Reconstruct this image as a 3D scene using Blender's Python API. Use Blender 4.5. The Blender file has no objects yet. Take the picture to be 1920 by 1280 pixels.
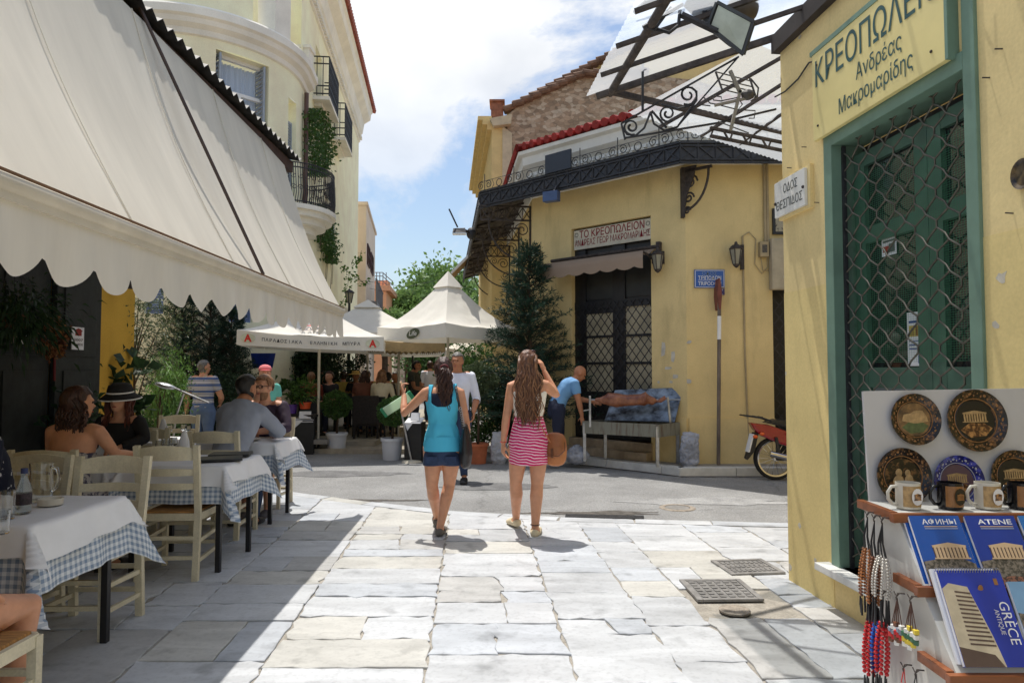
import bpy,bmesh,math,random
import numpy as np
from mathutils import Vector,Matrix
R=random.Random(11)
PI=math.pi
sc=bpy.context.scene
COL=sc.collection
# ------------------------------------------------------------------ camera, sky, sun, exposure
F=1280.0
PITCH=math.atan(55/F)
CAM=Vector((0,0,1.5))
cam=bpy.data.cameras.new('camera')
cam.sensor_width=36;cam.lens=36*F/1920
cam.clip_end=2000;cam.clip_start=0.05
camo=bpy.data.objects.new('camera',cam);COL.objects.link(camo)
camo.location=CAM;camo.rotation_euler=(PI/2+PITCH,0,0)
sc.camera=camo
SUN=Vector((-0.17,0.30,1.0)).normalized()
sun=bpy.data.lights.new('sun','SUN');sun.energy=4.6;sun.angle=math.radians(0.5);sun.color=(1,.95,.87)
suno=bpy.data.objects.new('sun',sun);COL.objects.link(suno)
suno.rotation_euler=SUN.to_track_quat('Z','Y').to_euler()
w=bpy.data.worlds.new('World');sc.world=w;w.use_nodes=True
nt=w.node_tree;N=nt.nodes;L=nt.links;N.clear()
wo=N.new('ShaderNodeOutputWorld');bg=N.new('ShaderNodeBackground');bg.inputs[1].default_value=0.15
sky=N.new('ShaderNodeTexSky');sky.sky_type='NISHITA';sky.sun_disc=False
sky.sun_elevation=math.asin(SUN.z);sky.sun_rotation=math.atan2(SUN.x,SUN.y)
sky.altitude=50;sky.air_density=1.2;sky.dust_density=1.6;sky.ozone_density=2.0
tc=N.new('ShaderNodeTexCoord');mp=N.new('ShaderNodeMapping');mp.inputs['Scale'].default_value=(1.0,1.0,1.5);mp.inputs['Location'].default_value=(1.37,0.45,-0.14)
nz=N.new('ShaderNodeTexNoise');nz.inputs['Scale'].default_value=2.6;nz.inputs['Detail'].default_value=9;nz.inputs['Roughness'].default_value=.6;nz.inputs['Distortion'].default_value=.25
cr=N.new('ShaderNodeValToRGB');cr.color_ramp.elements[0].position=.485;cr.color_ramp.elements[1].position=.575
nz2=N.new('ShaderNodeTexNoise');nz2 .inputs['Scale'].default_value=4;nz2 .inputs['Detail'].default_value=8
cr2=N.new('ShaderNodeValToRGB');cr2 .color_ramp.elements[0].position=.3;cr2 .color_ramp.elements[1].position=.66
cr2 .color_ramp.elements[0].color=(5.0,5.25,5.7,1);cr2 .color_ramp.elements[1].color=(7.4,7.5,7.6,1)
sep=N.new('ShaderNodeSeparateXYZ');hr=N.new('ShaderNodeMapRange');hr.inputs['From Min'].default_value=0.07;hr.inputs['From Max'].default_value=.42;hr.inputs['To Min'].default_value=.22;hr.inputs['To Max'].default_value=1
hz=N.new('ShaderNodeMath');hz.operation='MULTIPLY'
mx=N.new('ShaderNodeMix');mx.data_type='RGBA'
L.new(tc.outputs['Generated'],mp.inputs['Vector']);L.new(mp.outputs[0],nz.inputs['Vector']);L.new(mp.outputs[0],nz2 .inputs['Vector'])
L.new(tc.outputs['Generated'],sep.inputs[0]);L.new(sep.outputs['Z'],hr.inputs['Value'])
L.new(nz.outputs['Fac'],cr.inputs['Fac']);L.new(cr.outputs['Color'],hz.inputs[0]);L.new(hr.outputs[0],hz.inputs[1])
L.new(nz2 .outputs['Fac'],cr2 .inputs['Fac'])
L.new(hz.outputs[0],mx.inputs['Factor']);L.new(sky.outputs[0],mx.inputs['A']);L.new(cr2 .outputs['Color'],mx.inputs['B'])
L.new(mx.outputs['Result'],bg.inputs[0]);L.new(bg.outputs[0],wo.inputs[0])
sc.render.engine='CYCLES'
sc.view_settings.view_transform='Standard';sc.view_settings.look='None';sc.view_settings.gamma=1
sc.view_settings.use_curve_mapping=False
sc.view_settings.exposure=0.0
try:
 sc.cycles.use_denoising=True
 sc.cycles.max_bounces=8;sc.cycles.diffuse_bounces=4;sc.cycles.transparent_max_bounces=12
except Exception:pass
# ------------------------------------------------------------------ pixel <-> world (photo is 1920 x 1280)
def ray(px,py):
 u=(px-960)/F;v=(640-py)/F;c=math.cos(PITCH);s=math.sin(PITCH)
 return Vector((u,c-s*v,s+c*v))
def W(px,py,Y):
 r=ray(px,py);return CAM+r*(Y/r.y)
def G(px,py,z=0.0):
 r=ray(px,py);return CAM+r*((z-CAM.z)/r.z)
def onp(px,py,P0,d):
 r=ray(px,py);a=r.x;b=-d[0];c=r.y;e=-d[1]
 X=P0[0]-CAM.x;Y=P0[1]-CAM.y
 det=a*e-b*c
 k=(X*e-b*Y)/det;t=(a*Y-c*X)/det
 return t,CAM.z+k*r.z
# ------------------------------------------------------------------ objects
ROOTM={}
def tag(o,label=None,cat=None,group=None,kind=None):
 if label:o['label']=label
 if cat:o['category']=cat
 if group:o['group']=group
 if kind:o['kind']=kind
 return o
def thing(name,label,cat,loc=(0,0,0),rz=0.0,group=None):
 o=bpy.data.objects.new(name,None);COL.objects.link(o)
 o.empty_display_size=.1
 o.location=loc;o.rotation_euler=(0,0,rz)
 ROOTM[o.name]=Matrix.Translation(Vector(loc))@Matrix.Rotation(rz,4,'Z')
 return tag(o,label,cat,group)
def link(name,me,m=None,parent=None):
 if m is not None and len(me.materials)==0:
  for k in(m if isinstance(m,(list,tuple))else[m]):me.materials.append(k)
 o=bpy.data.objects.new(name,me);COL.objects.link(o)
 if parent is not None:
  o.parent=parent
  ROOTM[o.name]=ROOTM.get(parent.name,Matrix.Identity(4))
 else:ROOTM[o.name]=Matrix.Identity(4)
 return o
def dup(root,loc=None,rz=None,label=None,group=None):
 r=root.copy();COL.objects.link(r)
 if loc is not None:r.location=loc
 if rz is not None:r.rotation_euler=(0,0,rz)
 if label:r['label']=label
 if group:r['group']=group
 for ch in list(root.children):
  c=ch.copy();COL.objects.link(c);c.parent=r
  for g in ch.children:
   d=g.copy();COL.objects.link(d);d.parent=c
 return r
class MB:
 def __init__(s):s.v=[];s.f=[];s.mi=[];s.m=0
 def add(s,vs,fs):
  b=len(s.v);s.v+=[tuple(x)for x in vs]
  s.f+=[tuple(i+b for i in f)for f in fs];s.mi+=[s.m]*len(fs);return s
 def frame(s,o,ax,ay,az,vs,fs):
  o=Vector(o);return s.add([o+ax*v[0]+ay*v[1]+az*v[2]for v in vs],fs)
 def box(s,c,d,rz=0.0,M=None):
  x,y,z=d[0]/2,d[1]/2,d[2]/2
  vs=[(-x,-y,-z),(x,-y,-z),(x,y,-z),(-x,y,-z),(-x,-y,z),(x,-y,z),(x,y,z),(-x,y,z)]
  fs=[(3,2,1,0),(4,5,6,7),(0,1,5,4),(1,2,6,5),(2,3,7,6),(3,0,4,7)]
  if M is None:M=Matrix.Rotation(rz,4,'Z')
  c=Vector(c)
  return s.add([c+(M@Vector(v))for v in vs],fs)
 def pbox(s,O,d,t0,t1,z0,z1,n0,n1):
  d=Vector((d[0],d[1],0));n=Vector((d.y,-d.x,0));O=Vector((O[0],O[1],0))
  P=lambda t,z,k:O+d*t+n*k+Vector((0,0,z))
  vs=[P(t0,z0,n0),P(t1,z0,n0),P(t1,z0,n1),P(t0,z0,n1),P(t0,z1,n0),P(t1,z1,n0),P(t1,z1,n1),P(t0,z1,n1)]
  return s.add(vs,[(3,2,1,0),(4,5,6,7),(0,1,5,4),(1,2,6,5),(2,3,7,6),(3,0,4,7)])
 def bar(s,p,q,w,h=None,up=(0,0,1)):
  p=Vector(p);q=Vector(q);h=h or w;a=(q-p).normalized();up=Vector(up)
  if abs(a.dot(up))>.98:up=Vector((0,1,0))
  x=a.cross(up).normalized();y=x.cross(a)
  vs=[]
  for c in(p,q):
   for i,j in((-1,-1),(1,-1),(1,1),(-1,1)):vs.append(c+x*(i*w/2)+y*(j*h/2))
  return s.add(vs,[(0,1,2,3),(7,6,5,4),(0,4,5,1),(1,5,6,2),(2,6,7,3),(3,7,4,0)])
 def tube(s,pts,r,n=6,caps=True):
  pts=[Vector(p)for p in pts];k=len(pts)
  rs=r if isinstance(r,(list,tuple))else[r]*k
  vs=[];X=None
  for i in range(k):
   a=(pts[min(i+1,k-1)]-pts[max(i-1,0)])
   if a.length<1e-9:a=Vector((0,0,1))
   a.normalize()
   if X is None:X=a.orthogonal().normalized()
   X=X-a*X.dot(a)
   if X.length<1e-6:X=a.orthogonal()
   X.normalize();Yv=a.cross(X)
   for j in range(n):
    t=2*PI*j/n;vs.append(pts[i]+(X*math.cos(t)+Yv*math.sin(t))*rs[i])
  fs=[(i*n+j,i*n+(j+1)%n,(i+1)*n+(j+1)%n,(i+1)*n+j)for i in range(k-1)for j in range(n)]
  if caps:fs+=[tuple(range(n-1,-1,-1)),tuple(range((k-1)*n,k*n))]
  return s.add(vs,fs)
 def lathe(s,prof,c=(0,0,0),n=20,M=None,sx=1,sy=1,caps=True):
  c=Vector(c);M=M or Matrix.Identity(4);vs=[]
  for r,z in prof:
   for j in range(n):
    t=2*PI*j/n;vs.append(c+(M@Vector((r*sx*math.cos(t),r*sy*math.sin(t),z))))
  k=len(prof)
  fs=[(i*n+j,i*n+(j+1)%n,(i+1)*n+(j+1)%n,(i+1)*n+j)for i in range(k-1)for j in range(n)]
  if caps:fs+=[tuple(range(n-1,-1,-1)),tuple(range((k-1)*n,k*n))]
  return s.add(vs,fs)
 def ell(s,c,r,n=14,m=9,M=None):
  prof=[(math.sin(PI*i/m),-math.cos(PI*i/m))for i in range(1,m)]
  M=(M or Matrix.Identity(4))@Matrix.Diagonal((r[0],r[1],r[2],1))
  c=Vector(c);vs=[]
  for q,z in prof:
   for j in range(n):
    t=2*PI*j/n;vs.append(c+(M@Vector((q*math.cos(t),q*math.sin(t),z))))
  k=len(prof);b=k*n
  vs+=[c+(M@Vector((0,0,-1))),c+(M@Vector((0,0,1)))]
  fs=[(i*n+j,i*n+(j+1)%n,(i+1)*n+(j+1)%n,(i+1)*n+j)for i in range(k-1)for j in range(n)]
  fs+=[(b,(j+1)%n,j)for j in range(n)]+[(b+1,(k-1)*n+j,(k-1)*n+(j+1)%n)for j in range(n)]
  return s.add(vs,fs)
 def prism(s,poly,off):
  k=len(poly);off=Vector(off);a=[Vector(p)for p in poly]
  return s.add(a+[p+off for p in a],[tuple(range(k-1,-1,-1)),tuple(range(k,2*k))]+[(i,(i+1)%k,k+(i+1)%k,k+i)for i in range(k)])
 def wall(s,O,d,t0,t1,z0,z1,ops=(),depth=.2):
  ts=sorted({t0,t1}|{o[0]for o in ops}|{o[1]for o in ops});zs=sorted({z0,z1}|{o[2]for o in ops}|{o[3]for o in ops})
  d=Vector((d[0],d[1],0));n=Vector((d.y,-d.x,0));O=Vector((O[0],O[1],0))
  P=lambda t,z,k=0:O+d*t+n*k+Vector((0,0,z))
  for a,b in zip(ts,ts[1:]):
   for c,e in zip(zs,zs[1:]):
    if any(o[0]<=a and b<=o[1]and o[2]<=c and e<=o[3]for o in ops):continue
    if a<t0 or b>t1 or c<z0 or e>z1:continue
    s.add([P(a,c),P(b,c),P(b,e),P(a,e)],[(0,1,2,3)])
  for a,b,c,e in ops:
   q=[P(a,c),P(b,c),P(b,e),P(a,e)];r=[P(a,c,-depth),P(b,c,-depth),P(b,e,-depth),P(a,e,-depth)]
   s.add(q+r,[(0,1,5,4),(1,2,6,5),(2,3,7,6),(3,0,4,7)])
  return s
 def build(s,name,m,parent=None,smooth=False,bevel=0,world=True,uv=None):
  me=bpy.data.meshes.new(name)
  vs=s.v
  if parent is not None and world:
   I=ROOTM.get(parent.name,Matrix.Identity(4)).inverted();vs=[tuple(I@Vector(v))for v in vs]
  me.from_pydata(vs,[],s.f);me.validate();me.update()
  for k in(m if isinstance(m,(list,tuple))else[m]):me.materials.append(k)
  if isinstance(m,(list,tuple))and len(me.polygons)==len(s.mi):
   me.polygons.foreach_set('material_index',s.mi)
  if uv is not None:
   u=me.uv_layers.new(name='UVMap')
   for lp in me.loops:u.data[lp.index].uv=uv[lp.vertex_index]
  bm=bmesh.new();bm.from_mesh(me)
  if bevel:bmesh.ops.remove_doubles(bm,verts=bm.verts,dist=1e-5)
  if bevel or not uv:bmesh.ops.recalc_face_normals(bm,faces=bm.faces)
  if bevel:
   es=[e for e in bm.edges if len(e.link_faces)==2 and e.calc_face_angle(0)>.5]
   bmesh.ops.bevel(bm,geom=es,offset=bevel,segments=2,profile=.7,affect='EDGES',clamp_overlap=True)
  bm.to_mesh(me);bm.free()
  if smooth:me.shade_smooth()if smooth is True else None
  if smooth=='auto':
   me.shade_smooth()
   try:me.set_sharp_from_angle(angle=math.radians(40))
   except Exception:pass
  return link(name,me,None,parent)
def evalmesh(o):
 bpy.context.view_layer.update()
 dg=bpy.context.evaluated_depsgraph_get()
 me=bpy.data.meshes.new_from_object(o.evaluated_get(dg))
 return me
def scroll(mb,c,ax,ay,r,r0=.15,turns=1.4,a0=0,s=1,th=.008,n=18):
 c=Vector(c);ax=Vector(ax);ay=Vector(ay);pts=[]
 for i in range(n+1):
  f=i/n;q=r*(1-f*(1-r0));t=a0+s*2*PI*turns*f
  pts.append(c+ax*(q*math.cos(t))+ay*(q*math.sin(t)))
 mb.tube(pts,th,4)
def ring(mb,c,ax,ay,r,th=.008,n=14):
 c=Vector(c);ax=Vector(ax);ay=Vector(ay)
 mb.tube([c+ax*(r*math.cos(2*PI*i/n))+ay*(r*math.sin(2*PI*i/n))for i in range(n+1)],th,4,caps=False)
def lettering(body,height,m,parent,O,ax,ay,name='lettering',width=None,align='LEFT',bold=0.0,ext=.002,shear=0):
 cu=bpy.data.curves.new(name,'FONT');cu.body=body.replace('Κ','K').replace('κ','κ');cu.size=1;cu.extrude=0;cu.offset=bold;cu.align_x='LEFT';cu.resolution_u=3
 t=bpy.data.objects.new(name,cu);COL.objects.link(t)
 me=evalmesh(t);bpy.data.objects.remove(t)
 ax=Vector(ax);ay=Vector(ay);O=Vector(O);nn=ax.cross(ay).normalized()
 v=np.array([x.co[:]for x in me.vertices])if len(me.vertices)else np.zeros((1,3))
 lo=v.min(0);hi=v.max(0)
 k=height/.71;kx=k if width is None else width/max(hi[0]-lo[0],1e-6)
 I=ROOTM.get(parent.name,Matrix.Identity(4)).inverted()if parent is not None else Matrix.Identity(4)
 sh={'LEFT':0,'CENTER':-.5,'RIGHT':-1}[align]*(hi[0]-lo[0])*kx
 for x in me.vertices:
  p=O+ax*((x.co.x-lo[0])*kx+sh+shear*x.co.y*k)+ay*(x.co.y*k)+nn*ext
  x.co=I@p
 me.materials.clear();me.materials.append(m);me.name=name
 return link(name,me,None,parent)
# ------------------------------------------------------------------ materials
def S(r,g,b):
 f=lambda c:(c/255/12.92)if c<=10 else((c/255+.055)/1.055)**2.4
 return(f(r),f(g),f(b))
_M={}
def mat(name,base,rough=.7,var=.15,scale=5,col2=None,bump=0,bscale=30,metal=0,stretch=(1,1,1),lo=.35,hi=.7,spec=.5,sss=0,trans=0,alpha=1,coat=0,fine=.0,fscale=90,emit=0):
 if name in _M:return _M[name]
 m=bpy.data.materials.new(name);m.use_nodes=True;_M[name]=m
 n=m.node_tree.nodes;l=m.node_tree.links;p=n['Principled BSDF']
 p.inputs['Roughness'].default_value=rough;p.inputs['Metallic'].default_value=metal
 p.inputs['Specular IOR Level'].default_value=spec
 if sss:p.inputs['Subsurface Weight'].default_value=sss;p.inputs['Subsurface Radius'].default_value=(.01,.004,.002);p.inputs['Subsurface Scale'].default_value=1
 if trans:p.inputs['Transmission Weight'].default_value=trans;p.inputs['IOR'].default_value=1.45
 if alpha<1:p.inputs['Alpha'].default_value=alpha
 if coat:p.inputs['Coat Weight'].default_value=coat;p.inputs['Coat Roughness'].default_value=.08
 t=n.new('ShaderNodeTexCoord');mpg=n.new('ShaderNodeMapping');mpg.inputs['Scale'].default_value=stretch
 l.new(t.outputs['Object'],mpg.inputs[0])
 z=n.new('ShaderNodeTexNoise');z.inputs['Scale'].default_value=scale;z.inputs['Detail'].default_value=6;z.inputs['Roughness'].default_value=.6
 l.new(mpg.outputs[0],z.inputs['Vector'])
 r=n.new('ShaderNodeValToRGB');r.color_ramp.elements[0].position=lo;r.color_ramp.elements[1].position=hi
 c1=[min(1,c*(1-var))for c in base];c2=col2 or[min(1,c*(1+var))for c in base]
 r.color_ramp.elements[0].color=(*c1,1);r.color_ramp.elements[1].color=(*c2,1)
 l.new(z.outputs['Fac'],r.inputs['Fac']);out=r.outputs['Color']
 if fine:
  z2=n.new('ShaderNodeTexNoise');z2 .inputs['Scale'].default_value=fscale;z2 .inputs['Detail'].default_value=4
  l.new(t.outputs['Object'],z2 .inputs['Vector'])
  mr=n.new('ShaderNodeMapRange');mr.inputs['From Min'].default_value=.3;mr.inputs['From Max'].default_value=.7;mr.inputs['To Min'].default_value=1-fine;mr.inputs['To Max'].default_value=1+fine
  l.new(z2 .outputs['Fac'],mr.inputs['Value'])
  mm=n.new('ShaderNodeMix');mm.data_type='RGBA';mm.blend_type='MULTIPLY';mm.inputs['Factor'].default_value=1
  l.new(out,mm.inputs['A']);l.new(mr.outputs[0],mm.inputs['B']);out=mm.outputs['Result']
 l.new(out,p.inputs['Base Color'])
 if bump:
  z3=n.new('ShaderNodeTexNoise');z3 .inputs['Scale'].default_value=bscale;z3 .inputs['Detail'].default_value=5
  l.new(mpg.outputs[0],z3 .inputs['Vector'])
  b=n.new('ShaderNodeBump');b.inputs['Strength'].default_value=bump;b.inputs['Distance'].default_value=.02
  l.new(z3 .outputs['Fac'],b.inputs['Height']);l.new(b.outputs[0],p.inputs['Normal'])
 return m
def mulnode(m,fac_socket,lo,hi,frm=(0,1)):
 """multiply the base colour by a remapped value"""
 n=m.node_tree.nodes;l=m.node_tree.links;p=n['Principled BSDF']
 src=p.inputs['Base Color'].links[0].from_socket
 mr=n.new('ShaderNodeMapRange');mr.inputs['From Min'].default_value=frm[0];mr.inputs['From Max'].default_value=frm[1];mr.inputs['To Min'].default_value=lo;mr.inputs['To Max'].default_value=hi
 l.new(fac_socket,mr.inputs['Value'])
 mm=n.new('ShaderNodeMix');mm.data_type='RGBA';mm.blend_type='MULTIPLY';mm.inputs['Factor'].default_value=1
 l.new(src,mm.inputs['A']);l.new(mr.outputs[0],mm.inputs['B']);l.new(mm.outputs['Result'],p.inputs['Base Color'])
def plaster(name,base,stain=.25,streak=True,**k):
 m=mat(name,base,rough=.9,var=.10,scale=1.3,bump=.06,bscale=40,fine=.05,fscale=60,spec=.2,**k)
 if m.get('done'):return m
 m['done']=1
 n=m.node_tree.nodes;l=m.node_tree.links
 t=n.new('ShaderNodeTexCoord');mp=n.new('ShaderNodeMapping');mp.inputs['Scale'].default_value=(1.6,1.6,.35)if streak else(1,1,1)
 z=n.new('ShaderNodeTexNoise');z.inputs['Scale'].default_value=1.6;z.inputs['Detail'].default_value=7;z.inputs['Roughness'].default_value=.65
 l.new(t.outputs['Object'],mp.inputs[0]);l.new(mp.outputs[0],z.inputs['Vector'])
 mulnode(m,z.outputs['Fac'],1-stain*.8,1.0,(.30,.46))
 return m
def cloth_translucent(name,base,tr=.35,rough=.9,var=.05,**k):
 m=mat(name,base,rough=rough,var=var,scale=2,spec=.1,**k)
 n=m.node_tree.nodes;l=m.node_tree.links;p=n['Principled BSDF'];o=n['Material Output']
 t=n.new('ShaderNodeBsdfTranslucent');ms=n.new('ShaderNodeMixShader');ms.inputs[0].default_value=tr
 l.new(p.inputs['Base Color'].links[0].from_socket,t.inputs['Color'])
 l.new(p.outputs[0],ms.inputs[1]);l.new(t.outputs[0],ms.inputs[2]);l.new(ms.outputs[0],o.inputs['Surface'])
 return m
M_yel=plaster('ochre_plaster',S(223,199,144),.24)
M_yel2=plaster('shop_plaster',S(227,204,148),.16)
M_cream=plaster('cream_plaster',S(252,243,210),.05)
M_white=plaster('white_stucco',S(236,232,222),.06)
M_pink=plaster('pale_pink_plaster',S(226,208,190),.05)
M_orange=plaster('orange_plaster',S(240,180,140),.05)
M_iron=mat('dark_iron',(.035,.035,.04),rough=.55,var=.4,scale=12,bump=.1,metal=.3)
M_rust=mat('rusty_iron',S(72,64,60),rough=.75,var=.45,scale=14,bump=.3,metal=.2)
M_red_tile=mat('red_tile',S(150,82,68),rough=.8,var=.35,scale=9,bump=.3)
M_stone=mat('marble',S(215,215,212),rough=.5,var=.12,scale=6,bump=.1,bscale=25)
M_black=mat('black_paint',(.012,.012,.014),rough=.45,var=.3,scale=8)
M_wood_dark=mat('dark_green_shutter',(.016,.02,.019),rough=.6,var=.4,scale=7,bump=.1)
M_chair=mat('cream_paint',S(210,200,172),rough=.55,var=.12,scale=6,bump=.12,bscale=35,fine=.08)
M_steel=mat('galvanised_steel',(.42,.43,.45),rough=.42,var=.3,scale=7,metal=.7)
M_glassdark=mat('dark_glass',(.02,.024,.025),rough=.06,var=.3,scale=2,spec=.8)
M_glass=mat('clear_glass',(.95,.97,.97),rough=.02,var=.01,trans=1.0)
M_paper=mat('white_paper',S(232,232,236),rough=.8,var=.05,scale=9)
M_shutter=mat('blue_grey_shutter',S(156,166,178),rough=.6,var=.1,scale=6)
M_white_paint=mat('white_paint',S(232,232,232),rough=.5,var=.05)
M_ink=mat('dark_ink',(.015,.03,.03),rough=.6,var=.1)
M_canvas=cloth_translucent('cream_canvas',S(234,228,215),.22,var=.08,stretch=(.4,2,.4),bump=.06,bscale=6)
M_umb=cloth_translucent('white_umbrella_cloth',S(238,234,224),.22,bump=.15,bscale=5)
# ------------------------------------------------------------------ ground, road, paving
def struct(o):o['kind']='structure';return o
M_asph=mat('asphalt',(.27,.27,.268),rough=.9,var=.16,scale=1.1,bump=.5,bscale=90,fine=.3,fscale=75,spec=.25)
_n=M_asph.node_tree.nodes;_l=M_asph.node_tree.links
_t=_n.new('ShaderNodeTexCoord');_v=_n.new('ShaderNodeTexVoronoi');_v.feature='DISTANCE_TO_EDGE';_v.inputs['Scale'].default_value=.3
_z=_n.new('ShaderNodeTexNoise');_z.inputs['Scale'].default_value=3;_z.inputs['Detail'].default_value=5
_mx=_n.new('ShaderNodeMix');_mx.data_type='RGBA';_mx.inputs['Factor'].default_value=.25
_l.new(_t.outputs['Object'],_z.inputs['Vector']);_l.new(_t.outputs['Object'],_mx.inputs['A']);_l.new(_z.outputs['Color'],_mx.inputs['B']);_l.new(_mx.outputs['Result'],_v.inputs['Vector'])
mulnode(M_asph,_v.outputs['Distance'],.8,1.0,(0,.006))
M_mortar=mat('sandy_mortar',S(158,152,142),rough=.95,var=.22,scale=9,bump=.5,bscale=60,fine=.15,fscale=60)
M_earth=mat('pale_earth',S(150,142,130),rough=.95,var=.2,scale=.8)
M_slab=bpy.data.materials.new('worn_marble_slab');M_slab.use_nodes=True
def _slabmat(m):
 n=m.node_tree.nodes;l=m.node_tree.links;p=n['Principled BSDF'];p.inputs['Roughness'].default_value=.42;p.inputs['Specular IOR Level'].default_value=.4
 a=n.new('ShaderNodeAttribute');a.attribute_name='slab'
 t=n.new('ShaderNodeTexCoord');mp=n.new('ShaderNodeMapping');mp.inputs['Scale'].default_value=(1,3.2,1);mp.inputs['Rotation'].default_value=(0,0,.5)
 z=n.new('ShaderNodeTexNoise');z.inputs['Scale'].default_value=1.7;z.inputs['Detail'].default_value=9;z.inputs['Roughness'].default_value=.62;z.inputs['Distortion'].default_value=.6
 z2=n.new('ShaderNodeTexNoise');z2 .inputs['Scale'].default_value=42;z2 .inputs['Detail'].default_value=4
 z3=n.new('ShaderNodeTexNoise');z3 .inputs['Scale'].default_value=5;z3 .inputs['Detail'].default_value=8
 l.new(t.outputs['Object'],mp.inputs[0]);l.new(mp.outputs[0],z.inputs['Vector']);l.new(t.outputs['Object'],z2 .inputs['Vector']);l.new(t.outputs['Object'],z3 .inputs['Vector'])
 cur=a.outputs['Color']
 for s,lo,hi,f0,f1 in((z,.82,1.08,.34,.62),(z2,.88,1.03,.28,.5),(z3,.70,1.0,.28,.42)):
  mr=n.new('ShaderNodeMapRange');mr.inputs['From Min'].default_value=f0;mr.inputs['From Max'].default_value=f1;mr.inputs['To Min'].default_value=lo;mr.inputs['To Max'].default_value=hi
  l.new(s.outputs['Fac'],mr.inputs['Value'])
  mm=n.new('ShaderNodeMix');mm.data_type='RGBA';mm.blend_type='MULTIPLY';mm.inputs['Factor'].default_value=1
  l.new(cur,mm.inputs['A']);l.new(mr.outputs[0],mm.inputs['B']);cur=mm.outputs['Result']
 l.new(cur,p.inputs['Base Color'])
 b=n.new('ShaderNodeBump');b.inputs['Strength'].default_value=.35;b.inputs['Distance'].default_value=.01
 l.new(z3 .outputs['Fac'],b.inputs['Height']);l.new(b.outputs[0],p.inputs['Normal'])
_slabmat(M_slab)
g=MB().add([(-300,-200,-.08),(300,-200,-.08),(300,500,-.08),(-300,500,-.08)],[(0,1,2,3)])
struct(g.build('ground',M_earth))
EDGE=[(-14,12.2),(-6,10.3),(-2.7,8.5),(-1.6,7.85),(-.69,7.38),(.49,7.05),(2.71,6.76),(8,6.3),(16,5.6)]
def edge(x):
 for(a,b),(c,d)in zip(EDGE,EDGE[1:]):
  if a<=x<=c:return b+(d-b)*(x-a)/(c-a)
 return 6
road=MB().add([(-40,4,-.022),(40,4,-.022),(40,60,-.022),(-40,60,-.022)],[(0,1,2,3)])
struct(road.build('road',M_asph))
base=MB();top=[(x,y,.0)for x,y in EDGE]+[(16,-6,0),(-14,-6,0)]
base.prism(top,(0,0,-.07));struct(base.build('paving_bed',M_mortar))
rs=random.Random(5)
SK=-.06
us=[-7.2,-6.4,-5.5,-4.7,-4.05,-3.3,-2.62,-1.72,-1.05,-.22,.52,1.05,1.42,2.05,2.6,3.3,4.2,5.2,6.2]
SV=MB();cols=[]
def jag(poly,amp,step=.07):
 out=[]
 for i,p in enumerate(poly):
  q=poly[(i+1)%len(poly)];d=Vector(q)-Vector(p);k=max(2,int(d.length/step));nrm=Vector((-d.y,d.x)).normalized()
  for j in range(k):
   f=j/k;c=Vector(p)+d*f
   if j==0:c+=Vector((rs.uniform(-1,1),rs.uniform(-1,1)))*amp*1.6
   else:c+=nrm*rs.uniform(-amp,amp)*(2.4 if rs.random()<.08 else 1)
   out.append(c)
 return out
def slab(poly,amp=.005):
 r=rs.random()
 c=S(203,206,210)if r<.5 else S(196,201,208)if r<.7 else S(205,204,199)if r<.88 else S(194,194,193)
 k=rs.uniform(.80,.94);c=tuple(min(1,x*k)for x in c)
 P=jag(poly,amp);n=len(P);cen=sum(P,Vector((0,0)))/n
 z0=.008+rs.uniform(0,.007);tx=rs.uniform(-.003,.003);ty=rs.uniform(-.003,.003)
 zf=lambda q:z0+tx*(q.x-cen.x)+ty*(q.y-cen.y)
 b=len(SV.v)
 ins=[cen+(q-cen)*(1-.004/max((q-cen).length,.05))for q in P]
 SV.add([(q.x,q.y,-.01)for q in P]+[(q.x,q.y,zf(q)-.003)for q in P]+[(q.x,q.y,zf(q))for q in ins],[tuple(range(2*n,3*n))]+[(i,(i+1)%n,n+(i+1)%n,n+i)for i in range(n)]+[(n+i,n+(i+1)%n,2*n+(i+1)%n,2*n+i)for i in range(n)])
 cols.extend([c]*(3*n))
HOLES=[(1.15,4.45,1.65,4.95),(1.55,5.03,2.0,5.45)]
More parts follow.
